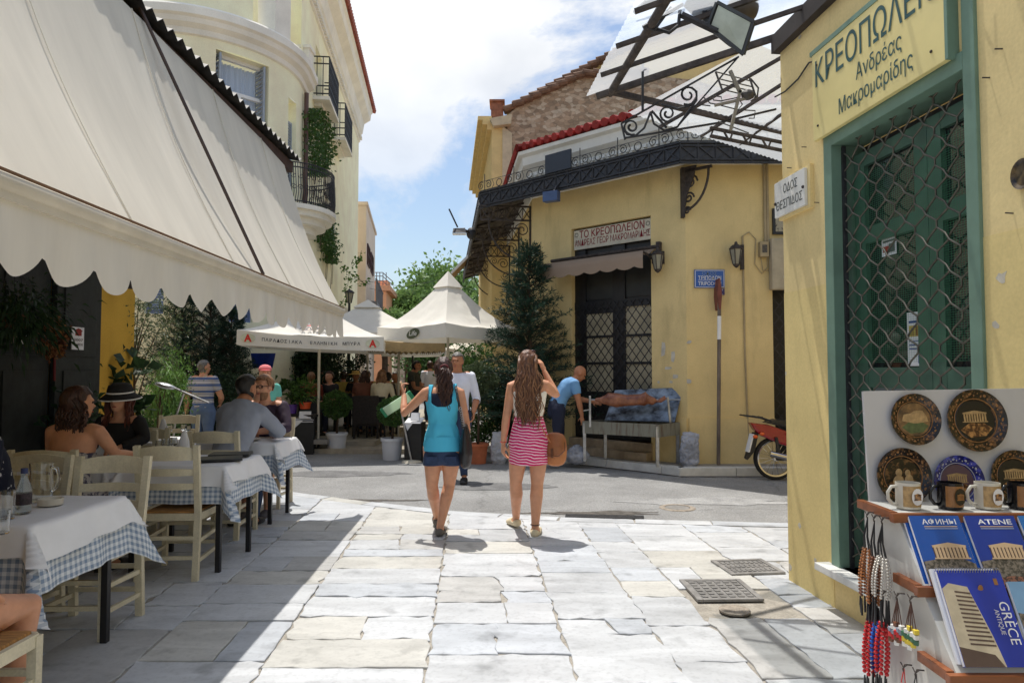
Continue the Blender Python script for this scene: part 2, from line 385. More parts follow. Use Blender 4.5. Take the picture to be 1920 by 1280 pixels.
for a,b in zip(us,us[1:]):
 v=-1.5+rs.uniform(0,.4);
 while True:
  near=v>3.4
  ln=rs.choice([.24,.3,.34,.42,.5])if near else rs.choice([.34,.42,.5,.62,.78])
  ln*=rs.uniform(.9,1.12);v2=v+ln
  xl=lambda vv:a+SK*vv;xr=lambda vv:b+SK*vv
  el=edge(xl(v2))-.20;er=edge(xr(v2))-.20
  last=False
  if v2>min(el,er)-.15:last=True
  yl=min(v2,el)if not last else el;yr=min(v2,er)if not last else er
  if last and(el-v<.1 or er-v<.1):break
  gap=rs.uniform(.003,.010);q=[Vector((xl(v)+gap,v+gap)),Vector((xr(v)-gap,v+gap)),Vector((xr(yr)-gap,yr-gap)),Vector((xl(yl)+gap,yl-gap))]
  cq=(q[0]+q[2])/2;hole=any(h[0]<cq.x<h[2]and h[1]<cq.y<h[3]for h in HOLES)
  am=rs.choice([.005,.008,.011,.015])
  if hole:pass
  elif not last and b-a>.62 and rs.random()<.45:
   f=rs.uniform(.35,.65);m0=q[0].lerp(q[1],f);m1=q[3].lerp(q[2],f+rs.uniform(-.04,.04));g2=Vector((gap*.6,0))
   slab([q[0],m0-g2,m1-g2,q[3]],am);slab([m0+g2,q[1],q[2],m1+g2],am)
  elif not last and rs.random()<.12 and b-a>.5:
   f=rs.uniform(.3,.7);h=rs.uniform(.3,.7);m0=q[0].lerp(q[1],f);m1=q[3].lerp(q[2],h);g2=Vector((.004,0))
   slab([q[0],m0-g2,m1-g2,q[3]],.009);slab([m0+g2,q[1],q[2],m1+g2],.009)
  else:slab(q,am)
  v=v2
  if last:break
for(a,b),(c,d)in zip(EDGE[1:-1],EDGE[2:]):
 p=Vector((a,b));q=Vector((c,d));ln=(q-p).length;k=max(1,round(ln/.75));dr=(q-p)/ln;nn=Vector((dr.y,-dr.x))
 for i in range(k):
  s0=p+dr*(ln*i/k+.008);s1=p+dr*(ln*(i+1)/k-.008)
  slab([s0+nn*.18,s1+nn*.18,s1+nn*.005,s0+nn*.005],.004)
so=SV.build('paving',M_slab)
at=so.data.color_attributes.new('slab','FLOAT_COLOR','POINT')
for i,c in enumerate(cols):at.data[i].color=(*c,1)
struct(so)
PZ=.10
WC=G(1290,868,PZ).to_2d()
DCH=Vector((-.737,.676)).normalized()
NCH=Vector((-DCH.y,DCH.x));NCH=NCH if NCH.y<0 else-NCH
WL=Vector((WC.x,WC.y))+DCH*3.12
KW=.50
k0=Vector((WC.x,WC.y))+NCH*KW+DCH*.12;k1=WL+NCH*KW
pv=MB();iy=Vector((0,.08));pl=[Vector((16,WC.y-KW+.08)),Vector((WC.x-.25,WC.y-KW+.08)),k0+DCH*.05+iy,k1+iy,k1+Vector((-.5,.98)),WL+Vector((-.5,25)),Vector((16,36))]
pv.prism([(p.x,p.y,PZ-.006)for p in pl],(0,0,-.14));struct(pv.build('pavement',mat('pavement_slabs',S(150,144,134),rough=.8,var=.2,scale=3,bump=.2)))
kb=MB();seq=[Vector((9,WC.y-KW)),Vector((WC.x-.25,WC.y-KW)),k0+DCH*.05,k1,k1+Vector((-.6,.9))]
for p,q in zip(seq,seq[1:]):
 ln=(q-p).length;k=max(1,round(ln/.85));dr=(q-p)/ln;n2=Vector((dr.y,-dr.x))if(Vector((dr.y,-dr.x)).y>0)else Vector((-dr.y,dr.x))
 for i in range(k):
  a=p+dr*(ln*i/k+.004);b=p+dr*(ln*(i+1)/k-.004)
  kb.prism([(a.x,a.y,-.06),(b.x,b.y,-.06),*[(c.x,c.y,-.06)for c in(b+n2*.17,a+n2*.17)]],(0,0,PZ+.06))
struct(kb.build('kerb',M_stone,bevel=.008))
tf=MB();tf.prism([(-11,12.9,.07),(-1.7,12.55,.07),(-1.3,24,.07),(-11,24,.07)],(0,0,-.13));tf.prism([(-11,13.35,.16),(-2.6,13.05,.16),(-2.6,24,.16),(-11,24,.16)],(0,0,-.1))
struct(tf.build('terrace_steps',mat('worn_step_stone',S(160,152,138),rough=.8,var=.25,scale=4,bump=.3)))
def cover(px,lab,w_,d_,cx,cy,rz,nx,ny,round_=False):
 t=thing('drain_cover',lab,'drain cover',(cx,cy,.017 if round_ else.014),rz,'drain covers in the paving')
 m=MB()
 if round_:
  m.lathe([(w_/2*.1,.006),(w_/2,.006),(w_/2,-.004)],n=20);m.build('plate',mat('cement',S(150,140,128),rough=.95,var=.3,scale=20,bump=.6),t,world=False);return t
 m.box((0,0,.002),(w_,d_,.012));f=MB()
 for s in(-1,1):f.box((s*(w_/2+.02),0,.004),(.035,d_+.075,.016));f.box((0,s*(d_/2+.02),.004),(w_,.035,.016))
 f.build('frame',mat('worn_iron',S(140,138,136),rough=.55,var=.25,scale=14,metal=.3),t,world=False)
 for i in range(nx):
  for j in range(ny):m.box((-w_/2+w_*(i+.5)/nx,-d_/2+d_*(j+.5)/ny,.007),(w_/nx*.62,d_/ny*.62,.012))
 m.build('plate',mat('cast_iron',S(128,126,124),rough=.6,var=.25,scale=10,metal=.3,bump=.2),t,world=False)
 return t
cover(0,'larger square iron drain cover nearer the camera',.36,.36,1.41,4.70,.03,6,6)
cover(0,'smaller slotted iron drain grate near the yellow shop corner',.34,.30,1.78,5.24,.12,9,3)
cover(0,'small round cement cover in a pale slab in front of the iron ones',.19,.2,1.38,4.30,0,1,1,True)
tag(MB().prism([(.55,7.15,-.018),(1.35,7.05,-.018),(1.38,7.22,-.018),(.57,7.30,-.018)],(0,0,.008)).build('road_drain',mat('tar_patch',(.03,.03,.032),rough=.95,var=.5,scale=30,bump=1.0,bscale=60)),'dark broken drain slot at the road edge behind the women','drain')
def blot(name,px,py,rx,ry,z,m,seed,amp=.25):
 g_=G(px,py,-.022);r_=random.Random(seed);ph=[r_.uniform(0,6)for _ in range(3)];P=[]
 for a in np.linspace(0,2*PI,41)[:-1]:k=1+amp*(.5*math.sin(3*a+ph[0])+.4*math.sin(7*a+ph[1])+.3*math.sin(13*a+ph[2]));P.append((g_.x+rx*k*math.cos(a),g_.y+ry*k*math.sin(a),-.022+z))
 o=MB().add(P,[tuple(range(40))]).build(name,m);o['kind']='structure'
M_patch=mat('darker_asphalt',(.17,.17,.172),rough=.95,var=.25,scale=4,bump=.6,bscale=90,fine=.3,fscale=75);M_dirt=mat('gutter_dirt',(.11,.10,.09),rough=1,var=.4,scale=12,bump=.5,bscale=60)
blot('road_patch',930,912,.75,.28,.004,M_patch,3,.12);blot('road_patch',640,888,.9,.3,.004,M_patch,4,.2);blot('road_patch',1330,940,.9,.22,.004,mat('pale_asphalt',(.33,.33,.33),rough=.95,var=.2,scale=4,bump=.5,bscale=90,fine=.3,fscale=75),5,.3);blot('road_patch',1120,962,.62,.10,.004,M_dirt,6,.5);blot('road_patch',700,938,.5,.07,.004,M_dirt,8,.5)
gd=MB()
for p,q in zip(seq,seq[1:]):
 dr=(q-p).normalized();n2=Vector((dr.y,-dr.x));n2=n2 if n2 .y<0 else-n2;k=max(2,int((q-p).length/.12));rg_=random.Random(2)
 for i in range(k):
  a=p+dr*((q-p).length*i/k);b=p+dr*((q-p).length*(i+1)/k);w0,w1=.05+.05*math.sin(i*.9)**2,.05+.05*math.sin((i+1)*.9)**2
  gd.add([(a.x,a.y,-.017),(b.x,b.y,-.017),(b.x+n2 .x*w1,b.y+n2 .y*w1,-.017),(a.x+n2 .x*w0,a.y+n2 .y*w0,-.017)],[(0,1,2,3)])
struct(gd.build('gutter',M_dirt))
q=G(1270,952,-.022);mh=thing('manhole','small round iron lid sunk in the road in front of the grill','manhole',(q.x,q.y,-.018));MB().lathe([(0,.004),(.13,.004),(.14,-.002)],n=24).build('lid',mat('worn_iron',S(140,138,136)),mh,world=False);MB().lathe([(.14,.006),(.19,.006),(.2,-.002),(.14,-.002),(.14,.006)],n=24,caps=False).build('ring',mat('cement',S(150,140,128)),mh,world=False)
# ------------------------------------------------------------------ taverna on the left (low building with iron roof)
XW=-4.6
tav=thing('taverna_building','low ochre taverna with tall dark shutters and a corrugated iron roof, left edge','building',(XW,2.5,0))
m=MB();m.wall((XW,0),(0,1),-4,8.3,0,4.55,[(4.5,7.55,.0,3.3)],.12);m.add([(XW,8.3,0),(-11,8.3,0),(-11,8.3,4.55),(XW,8.3,4.55)],[(0,1,2,3)])
m.add([(XW-.12,4.5,0),(XW-.12,7.55,0),(XW-.12,7.55,3.3),(XW-.12,4.5,3.3)],[(0,1,2,3)])
m.build('wall',M_yel2 if False else plaster('taverna_plaster',S(212,168,70),.2),tav)
for i in range(4):
 a=4.52+i*.757;s=MB()
 s.box((XW-.02+.05*(i%2),a+.37,1.65),(.06,.735,3.28))
 for z0,z1 in((.25,1.5),(1.65,3.1)):s.box((XW+.015+.05*(i%2),a+.37,(z0+z1)/2),(.02,.52,z1-z0))
 s.build('shutter',M_wood_dark,tav,bevel=.006)
rf=MB();n=150
prof=[]
for i in range(n+1):
 y=-3+11.1*i/n;o=.028*math.cos(2*PI*i/2.0);prof.append((y,o))
for j,(x,z)in enumerate(((-6.2,4.9),(-2.53,4.02))):
 for y,o in prof:rf.v.append((x,y,z+o))
for j,(x,z)in enumerate(((-6.2,4.9),(-2.53,4.02))):
 for y,o in prof:rf.v.append((x,y,z+o-.006))
k=n+1
for i in range(n):
 for b in(0,2*k):rf.f.append((b+i,b+i+1,b+k+i+1,b+k+i))
 rf.f.append((k+i,k+i+1,3*k+i+1,3*k+i))
rf.mi=[0]*len(rf.f)
rf.build('roof',mat('weathered_tin',(.05,.048,.046),rough=.6,var=.5,scale=6,metal=.4),tav)
q=MB()
for y in np.arange(-2.5,8.2,1.05):q.bar((XW,y,4.42),(-2.62,y,3.93),.06,.1)
q.bar((-2.66,-3,3.92),(-2.66,8.05,3.92),.09,.12)
q.build('rafters',mat('brown_timber',S(70,48,40),rough=.8,var=.3),tav)
# ------------------------------------------------------------------ curved corner house across the road
RC=2.2;SX=lambda Y:-3.2-.108*Y
SD=Vector((-.108,1.0)).normalized();SN=Vector((SD.y,-SD.x))
CY=15.45;CC=Vector((SX(CY),CY))-SN*RC
PH0,PH1=-PI/2,math.atan2(SN.y,SN.x)
def cyl(ph,z,r=RC):return Vector((CC.x+r*math.cos(ph),CC.y+r*math.sin(ph),z))
def oncyl(px,py):
 r=ray(px,py);best=None
 for i in range(2001):
  ph=PH0+(PH1-PH0)*i/2000;p=cyl(ph,0);e=abs((p.x)*r.y-p.y*r.x)
  if best is None or e<best[0]:best=(e,ph,CAM.z+r.z*p.y/r.y)
 return best[1],best[2]
house=thing('corner_house','tall cream corner house with a rounded front, blue-grey shutters and red roof tiles','building',(CC.x,CC.y,0))
wins=[]
for a,b in(((405,92),(505,300)),((541,182),(556,292)),((430,548),(474,604)),((248,528),(268,588))):
 p0,z1=oncyl(*a);p1,_=oncyl(b[0],a[1]);_,z0=oncyl((a[0]+b[0])/2,b[1]);wins.append([p0,p1,z0,z1])
wins[0][2]=5.4;wins[1][2]=5.3;wins[3][0]=max(wins[3][0],PH0+.01);wins[3][1]=max(wins[3][1],wins[3][0]+.16)
def cylwall(mb,r,z0,z1,ops,depth,a=PH0,b=PH1,seg=40):
 ts=sorted({a+(b-a)*i/seg for i in range(seg+1)}|{o[0]for o in ops}|{o[1]for o in ops});zs=sorted({z0,z1}|{o[2]for o in ops}|{o[3]for o in ops})
 for t,u in zip(ts,ts[1:]):
  for c,e in zip(zs,zs[1:]):
   if any(o[0]-1e-6<=t and u<=o[1]+1e-6 and o[2]<=c and e<=o[3]for o in ops):continue
   mb.add([cyl(t,c,r),cyl(u,c,r),cyl(u,e,r),cyl(t,e,r)],[(0,1,2,3)])
 for o in ops:
  q=[cyl(o[0],o[2],r),cyl(o[1],o[2],r),cyl(o[1],o[3],r),cyl(o[0],o[3],r)];w=[cyl(o[0],o[2],r-depth),cyl(o[1],o[2],r-depth),cyl(o[1],o[3],r-depth),cyl(o[0],o[3],r-depth)]
  mb.add(q+w,[(0,1,5,4),(1,2,6,5),(2,3,7,6),(3,0,4,7)])
FY=cyl(PH0,0).y;FX=cyl(PH0,0).x
sO=Vector((SX(CY),CY));SL=11.4
def side(px,py):return onp(px,py,sO,SD)
sw=[]
for x0,x1,y0,y1 in((592,604,82,190),(625,634,172,262),(619.5,630,335,452),(609,614,360,384)):
 t0,z1=side(x0,y0);t1,_=side(x1,y0);_,z0=side((x0+x1)/2,y1);sw.append([t0,t1,z0,z1])
tg0=.0;tg1=6.5
sw.append([tg0+.1,tg1,.17,2.75])
w=MB()
cylwall(w,RC,0,8.15,wins,.30)
w.wall((FX-9,FY),(1,0),0,9,0,8.15,[],.2)
w.wall(sO,SD,0,SL,0,11.0,sw,.35)
e0=sO+SD*.55-SN*.02
w.add([(*(e0-SN*7),8),(*e0,8),(*e0,11),(*(e0-SN*7),11)],[(0,1,2,3)])
e1=sO+SD*SL;w.add([(*e1,0),(*(e1-SN*7),0),(*(e1-SN*7),11),(*e1,11)],[(0,1,2,3)])
cylwall(w,RC-.42,8.6,10.6,[],.1,PH0,PH0+1.02)
w.wall((FX-9,FY+.42),(1,0),0,9,8.6,10.6)
w.build('wall',M_cream,house)
c=MB()
prof=[(.0,8.08),(.05,8.1),(.07,8.2),(.17,8.27),(.2,8.36),(.26,8.4),(.26,8.55),(.22,8.6),(-.6,8.62)]
def sweepcyl(mb,prof,a=PH0,b=PH1,seg=36,ext=9.0,sl=0):
 cols_=[]
 for o,z in prof:
  row=[Vector((FX-ext,FY-o,z))]+[cyl(a+(b-a)*i/seg,z,RC+o)for i in range(seg+1)]
  if sl:p=sO+SD*sl+SN*o;row.append(Vector((p.x,p.y,z)))
  cols_.append(row)
 k=len(cols_[0])
 for r0,r1 in zip(cols_,cols_[1:]):
  mb.add(r0+r1,[(i,i+1,k+i+1,k+i)for i in range(k-1)])
sweepcyl(c,prof,sl=.75)
pa,_=oncyl(516,30);pb,_=oncyl(545,40)
c.add([cyl(t,z,RC-o)for o in(.0,.5)for t,z in((pa,8.6),(pb,8.6),(pb,10.6),(pa,10.6))],[(0,1,2,3),(1,5,6,2),(0,4,7,3),(3,2,6,7)])
p=sO+SD*.45;c.box((p.x,p.y,8.8),(.3,.35,.55));c.box((p.x,p.y,9.1),(.38,.43,.07))
c.build('cornice',M_white,house)
c=MB();prof=[(.0,10.55),(.05,10.58),(.06,10.85),(.14,10.95),(.2,11.35),(.42,11.55),(.45,11.8),(.5,11.86),(.5,11.98)]
rows=[]
for o,z in prof:
 a=sO+SD*.55+SN*o;b=sO+SD*(SL+o*.6)+SN*o;d_=b-SN*6;rows.append([Vector((*a,z)),Vector((*b,z)),Vector((*d_,z))])
for r0,r1 in zip(rows,rows[1:]):c.add(r0+r1,[(0,1,4,3),(1,2,5,4)])
a=sO+SD*.55;c.add([Vector((*(a+SN*o),z))for o,z in prof]+[Vector((*(a-SN*2),11.98)),Vector((*(a-SN*2),10.55))],[tuple(range(len(prof)+2))])
for i in range(66):
 q=sO+SD*(.65+i*.165)+SN*.09;c.box((q.x,q.y,10.72),(.09,.075,.13),math.atan2(SD.y,SD.x))
c.build('eaves',M_white,house)
rt=MB()
for i in range(64):
 q=sO+SD*(.6+i*.18);a=q+SN*.60;b=q-SN*2.5
 rt.tube([(a.x,a.y,12.03),(b.x,b.y,13.0)],[.085,.085],8)
a=sO+SD*.5;b=sO+SD*(SL+.5)
rt.add([Vector((*(a+SN*.56),12.0)),Vector((*(b+SN*.56),12.0)),Vector((*(b-SN*3),13.2)),Vector((*(a-SN*3),13.2))],[(0,1,2,3)])
rt.build('roof',M_red_tile,house)
def louvre(name,P,ax,h,wd,th,m_,parent,n=14,frame=.05):
 """a shutter leaf: P lower corner, ax across, up z"""
 P=Vector(P);ax=Vector(ax).normalized();nn=ax.cross(Vector((0,0,1)));b=MB()
 Mx=Matrix((ax,nn,Vector((0,0,1)))).transposed().to_4x4()
 for s in(0,1):b.box(P+ax*(frame/2+s*(wd-frame))+Vector((0,0,h/2)),(frame,th,h),M=Mx)
 for s in(.0,.5,1):b.box(P+ax*(wd/2)+Vector((0,0,frame/2+s*(h-frame))),(wd-2*frame,th,frame),M=Mx)
 for i in range(n):
  z=frame+(h-2*frame)*(i+.5)/n
  b.box(P+ax*(wd/2)+Vector((0,0,z)),(wd-2*frame,th*.6,(h-2*frame)/n*.75),M=Mx@Matrix.Rotation(.5,4,'X'))
 return b.build(name,m_,parent)
def window(parent,A,B,z0,z1,inward,m_frame,m_glass,trans=None,curtain=True,rows=1):
 A=Vector((A.x,A.y,0));B=Vector((B.x,B.y,0));ax=(B-A);wd=ax.length;ax.normalize();inn=Vector((inward.x,inward.y,0)).normalized()
 O=A+inn*.2
 P=lambda t,z,k=0:O+ax*t+inn*k+Vector((0,0,z))
 f=MB()
 def bx(t0,t1,a,b,k0=-.03,k1=.03):f.add([P(t,z,k)for k in(k0,k1)for t,z in((t0,a),(t1,a),(t1,b),(t0,b))],[(0,1,2,3),(7,6,5,4),(0,4,5,1),(1,5,6,2),(2,6,7,3),(3,7,4,0)])
 e=.07
 bx(0,e,z0,z1);bx(wd-e,wd,z0,z1);bx(e,wd-e,z0,z0+e);bx(e,wd-e,z1-e,z1)
 zt=trans if trans else z1-e
 bx(wd/2-e*.6,wd/2+e*.6,z0+e,zt)
 if trans:bx(e,wd-e,trans,trans+e)
 for i in range(1,rows):z=z0+(zt-z0)*i/rows;bx(e,wd-e,z-.02,z+.02,-.02,.02)
 fo=f.build('window',m_frame,parent)
 g_=MB().add([P(e,z0+e,.01),P(wd-e,z0+e,.01),P(wd-e,z1-e,.01),P(e,z1-e,.01)],[(0,1,2,3)]).build('pane',m_glass,fo)
 if curtain:
  cm=MB();n_=60;vs=[]
  for i in range(n_+1):
   t=e+(wd-2*e)*i/n_;k=.10+.02*math.sin(i*1.3)+.012*math.sin(i*.47)
   vs+=[P(t,z0+e,k),P(t,z1-e,k)]
  cm.add(vs,[(2*i,2*i+2,2*i+3,2*i+1)for i in range(n_)]);cm.build('curtain',mat('net_curtain',S(186,196,214),rough=.9,var=.1,scale=3,stretch=(8,8,.3)),fo)
 else:MB().add([P(e,z0,.12),P(wd-e,z0,.12),P(wd-e,z1,.12),P(e,z1,.12)],[(0,1,2,3)]).build('dark_room_sheet',mat('dim_room',(.03,.03,.035),rough=.9),fo)  # near-black sheet takes the place of the unlit room behind the pane
 return fo
M_pane=mat('window_glass',(.9,.93,.95),rough=.03,var=.01,trans=.85,spec=.6)
iv=lambda ph:-Vector((math.cos(ph),math.sin(ph)))
o=wins[0];mid=(o[0]+o[1])/2
window(house,cyl(o[0],0),cyl(o[1],0),o[2],o[3],iv(mid),M_white_paint,M_pane,trans=o[3]-.75)
for ph,s in((o[0],1),(o[1],-1)):
 louvre('shutter',cyl(ph,o[2],RC-.375)+Vector((0,0,0)),Vector((math.cos(mid),math.sin(mid),0)),o[3]-o[2]-.03,.36,.04,M_shutter,house,26)
o=wins[1]
louvre('shutter',cyl(o[0],o[2],RC-.12),cyl(o[1],0)-cyl(o[0],0),o[3]-o[2]-.45,(cyl(o[1],0)-cyl(o[0],0)).length,.05,M_shutter,house,26)
for o in wins[2:]:louvre('shutter',cyl(o[0],o[2],RC-.1),cyl(o[1],0)-cyl(o[0],0),o[3]-o[2],(cyl(o[1],0)-cyl(o[0],0)).length,.05,mat('blue_slats',S(110,128,168),rough=.6),house,10)
for i,o in enumerate(sw[:4]):
 a=sO+SD*o[0];b=sO+SD*o[1]
 if i==3:MB().pbox(sO,SD,o[0],o[1],o[2],o[3],-.1,-.04).build('vent',mat('tan_board',S(196,176,140)),house);continue
 hh=o[3]-o[2]-(.5 if i<2 else 0)
 p=a-SN*(.2 if i<2 else.06);louvre('shutter',(p.x,p.y,o[2]),(SD.x,SD.y,0),hh,o[1]-o[0],.05,M_shutter,house,22)
 if i<2:
  s=MB();s.pbox(sO,SD,o[0]-.35,o[1]+.35,o[2]-.31,o[2]-.22,.0,.42);s.pbox(sO,SD,o[0]-.15,o[1]+.15,o[2]-.40,o[2]-.31,0,.2);s.build('balcony',M_white,house)
  bl=MB();zt=o[2]+.80;zb=o[2]-.2;tt0,tt1=o[0]-.33,o[1]+.33
  Q=lambda t,k,z:Vector((*(sO+SD*t+SN*k),z))
  for z in(zb+.05,zb+.25,zt-.18,zt):bl.bar(Q(tt0,.4,z),Q(tt1,.4,z),.025);bl.bar(Q(tt0,.02,z),Q(tt0,.4,z),.025);bl.bar(Q(tt1,.02,z),Q(tt1,.4,z),.025)
  nn=14
  for j in range(nn+1):
   t=tt0+(tt1-tt0)*j/nn;bl.bar(Q(t,.4,zb),Q(t,.4,zt),.018)
   if j<nn:ring(bl,Q(t+(tt1-tt0)/nn/2,.4,(zb+zt)/2),Vector((SD.x,SD.y,0)),Vector((0,0,1)),.085,.010,8)
  for k_ in(.1,.25):bl.bar(Q(tt0,k_,zb),Q(tt0,k_,zt),.018)
  bl.build('balcony_rail',M_iron,house)
t0,zb0=side(562,390);phb=PH1-.08;B0=cyl(phb,0,RC);zb=4.95
bo=Vector((math.cos(phb),math.sin(phb),0));bt=Vector((-bo.y,bo.x,0))
s=MB()
def halfdisc(z,r):return[Vector((B0 .x,B0 .y,z))+bt*(r*math.cos(a))*1.25+bo*(r*math.sin(a))for a in[PI*i/18 for i in range(19)]]
for z0,z1,r in((zb,zb+.1,.85),(zb-.12,zb,.76),(zb-.26,zb-.12,.62),(zb-.42,zb-.26,.42),(zb-.6,zb-.42,.25)):
 s.prism(halfdisc(z0,r),(0,0,z1-z0))
s.build('balcony',M_white,house)
bl=MB()
for z in(zb+.16,zb+.88,zb+.98):bl.tube(halfdisc(z,.8),.014,5)
hd=halfdisc(zb+.1,.8)
for i,(p,q)in enumerate(zip(hd,hd[1:])):
 for f in(0,.33,.66):
  c=p.lerp(q,f);bl.tube([c,c+Vector((0,0,.25))+bo*.03,c+Vector((0,0,.88))],.009,4)
 ax=(q-p).normalized();scroll(bl,p.lerp(q,.5)+Vector((0,0,.35)),ax,Vector((0,0,1)),.07,.2,1.2,th=.007,n=9);scroll(bl,p.lerp(q,.5)+Vector((0,0,.6)),ax,Vector((0,0,-1)),.06,.2,1.2,th=.007,n=9)
bl.build('balcony_rail',M_iron,house)
pt=sO+SD*.30+SN*.08
MB().tube([(pt.x,pt.y,8.0),(pt.x,pt.y,5.2)],.055,8).build('downpipe',mat('brown_pipe',S(92,66,58),rough=.5),house)
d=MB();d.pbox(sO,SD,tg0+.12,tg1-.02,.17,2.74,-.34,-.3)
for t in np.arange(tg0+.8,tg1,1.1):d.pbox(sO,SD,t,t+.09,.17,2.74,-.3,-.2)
d.build('interior_panel',mat('painted_dark_interior',(.02,.018,.016),rough=.5,var=.5,scale=3),house)  # near-black panels stand in for the restaurant's shaded interior
a=sO+SD*6.6
tag(MB().pbox(sO,SD,5.6,8.4,3.3,3.46,.02,.35).build('awning_cassette',M_canvas,bevel=.02),'rolled-up cream awning on the side wall of the cream corner house','awning')
# ------------------------------------------------------------------ houses farther down the street
h2=thing('stucco_house','plain pale pink house with dark red shutters, beyond the cream corner house','building',(-7,28,0))
p0=W(640,500,27.6);p1=W(686,500,27.6);zt=W(690,384,27.6).z;far=33.5;p2=W(703,500,far)
m=MB();poly=[(p0 .x-4,27.6),(p1 .x,27.6),(p2 .x,far),(p0 .x-4,far)];m.prism([(x,y,0)for x,y in poly],(0,0,zt));m.build('wall',M_pink,h2)
hd_=Vector((p2 .x-p1 .x,far-27.6)).normalized();hO=Vector((p1 .x,27.6))
m=MB();m.pbox(hO,hd_,-.02,6.3,zt-.02,zt+.12,-.4,.06);m.add([(p0 .x-4,27.55,zt+.12),(p1 .x+.06,27.55,zt+.12),(p1 .x+.06,27.55,zt-.02),(p0 .x-4,27.55,zt-.02)],[(0,1,2,3)]);m.build('coping',M_pink,h2)
for x0,x1,ya,yb in((688,692.5,456,500),(694.5,699,472,514)):
 t0,z1=onp(x0,ya,hO,hd_);t1,_=onp(x1,ya,hO,hd_);_,z0=onp((x0+x1)/2,yb,hO,hd_)
 P=hO+hd_*t0;nq=Vector((hd_.y,-hd_.x));P=P+nq*.03
 louvre('shutter',(P.x,P.y,z0),(hd_.x,hd_.y,0),z1-z0,t1-t0,.05,mat('dark_red_shutter',S(72,40,44),rough=.6),h2,18)
m=MB()
for t in np.arange(.3,5.8,.14):m.pbox(hO,hd_,t,t+.03,4.35,5.25,.38,.41)
m.pbox(hO,hd_,.28,5.8,5.25,5.31,.36,.43);m.pbox(hO,hd_,.2,5.9,4.2,4.35,0,.45);m.build('balcony',mat('grey_rail',S(120,118,122)),h2)
h3=thing('orange_house','small orange house with a flat roof and railing at the far end','building',(-7,38,0))
a=W(700,540,37);b=W(724,540,37);c_=W(736,540,41)
m=MB();zt3=W(718,545,37).z;m.prism([(a.x-2,37,0),(b.x,37,0),(c_.x,41,0),(a.x-2,41,0)],(0,0,zt3));m.build('wall',M_orange,h3)
m=MB();m.prism([(a.x-2,36.8,zt3),(b.x+.25,36.8,zt3),(c_.x+.25,41.2,zt3),(a.x-2,41.2,zt3)],(0,0,.28));m.box((c_.x-.6,40,zt3+.5),(1.1,1,.8));m.build('roof',mat('orange_trim',S(226,168,132),rough=.8),h3)
m=MB()
for z in(.55,.8,1.0):m.tube([(a.x,37,zt3+z),(b.x-.2,37,zt3+z),(b.x,37.3,zt3+z-.2),(b.x+.1,38.5,zt3+z-.3)],.025,5)
for t in np.linspace(0,1,5):x=a.x+(b.x-a.x)*t;m.tube([(x,37,zt3+.25),(x,37,zt3+1.0)],.025,5)
m.build('railing',mat('grey_rail',S(120,118,122)),h3)
# ------------------------------------------------------------------ butcher's corner building
CD=-DCH;NF=Vector((CD.y,-CD.x));LF=3.12
RD=Vector((1.0,0.0));NR=Vector((0.0,-1.0))
LD=Vector((.1,-1.0)).normalized();LL=11.0;NL=Vector((LD.y,-LD.x));LO=WL-LD*LL
but=thing('butcher_building','ochre single-storey corner shop with a white cornice, red tiles and black iron canopy','building',(WC.x,WC.y,0))
fr=lambda px,py:onp(px,py,WL,CD)
tl=fr(1072,650)[0];tr=fr(1222,650)[0];zt=fr(1150,416)[1];zb=.36
ZW=fr(1145,342)[1];ZW=max(ZW,4.55)
w=MB();w.wall(WL,CD,0,LF,0,ZW+.6,[(tl,tr,zb,zt)],.16)
rt0=onp(1449,600,WC,RD)[0];rzt=onp(1449,452,WC,RD)[1]
w.wall(WC,RD,0,9,0,ZW+.6,[(rt0,rt0+1.4,.15,rzt)],.2)
w.wall(LO,LD,0,LL,0,ZW+.6)
w.pbox(WL,CD,tr+.0,LF,.06,.78,0,.035);w.pbox(WC,RD,.02,rt0,.06,.78,0,.03)
w.build('wall',M_yel,but)
w=MB();w.pbox(WL,CD,tl-.02,tr+.02,PZ-.02,zb,-.15,.07);w.pbox(WL,CD,tl-.1,tr+.02,PZ-.02,.22,.07,.22);w.build('doorstep',mat('doorstep_stone',S(168,150,126),rough=.8,var=.25,scale=5,bump=.2),but,bevel=.008)
def offs(o):
 """plan polyline of the three fronts moved outwards by o"""
 def isect(P,d,Q,e):
  det=d.x*-e.y+e.x*d.y;r=Q-P;k=(r.x*-e.y+e.x*r.y)/det;return P+d*k
 a=LO+NL*o;b=isect(LO+NL*o,LD,WL+NF*o,CD);c=isect(WL+NF*o,CD,WC+NR*o,RD);d_=WC+NR*o+RD*9
 return[a,b,c,d_]
def sweep3(mb,prof):
 rows=[[Vector((p.x,p.y,z))for p in offs(o)]for o,z in prof]
 for r0,r1 in zip(rows,rows[1:]):mb.add(r0+r1,[(0,1,5,4),(1,2,6,5),(2,3,7,6)])
ZE=5.52
e=MB();sweep3(e,[(.0,ZW+.02),(.012,ZW+.03),(.012,ZW+.38),(.03,ZW+.40),(.03,ZW+.5),(.06,ZW+.52),(.08,ZE-.32),(.17,ZE-.24),(.19,ZE-.10),(.26,ZE-.06),(.27,ZE),(-.3,ZE+.02)])
P3=offs(.055)
for p,q in zip(P3,P3[1:]):
 ln=(q-p).length;dr=(q-p)/ln
 for i in range(int(ln/.115)):
  c=p+dr*(.06+i*.115);e.box((c.x,c.y,ZW+.45),(.055,.05,.06),math.atan2(dr.y,dr.x))
e.build('cornice',mat('white_entablature',S(232,230,224),rough=.8,var=.08,scale=3),but)
t=MB();P3=offs(.30);P4=offs(-1.2)
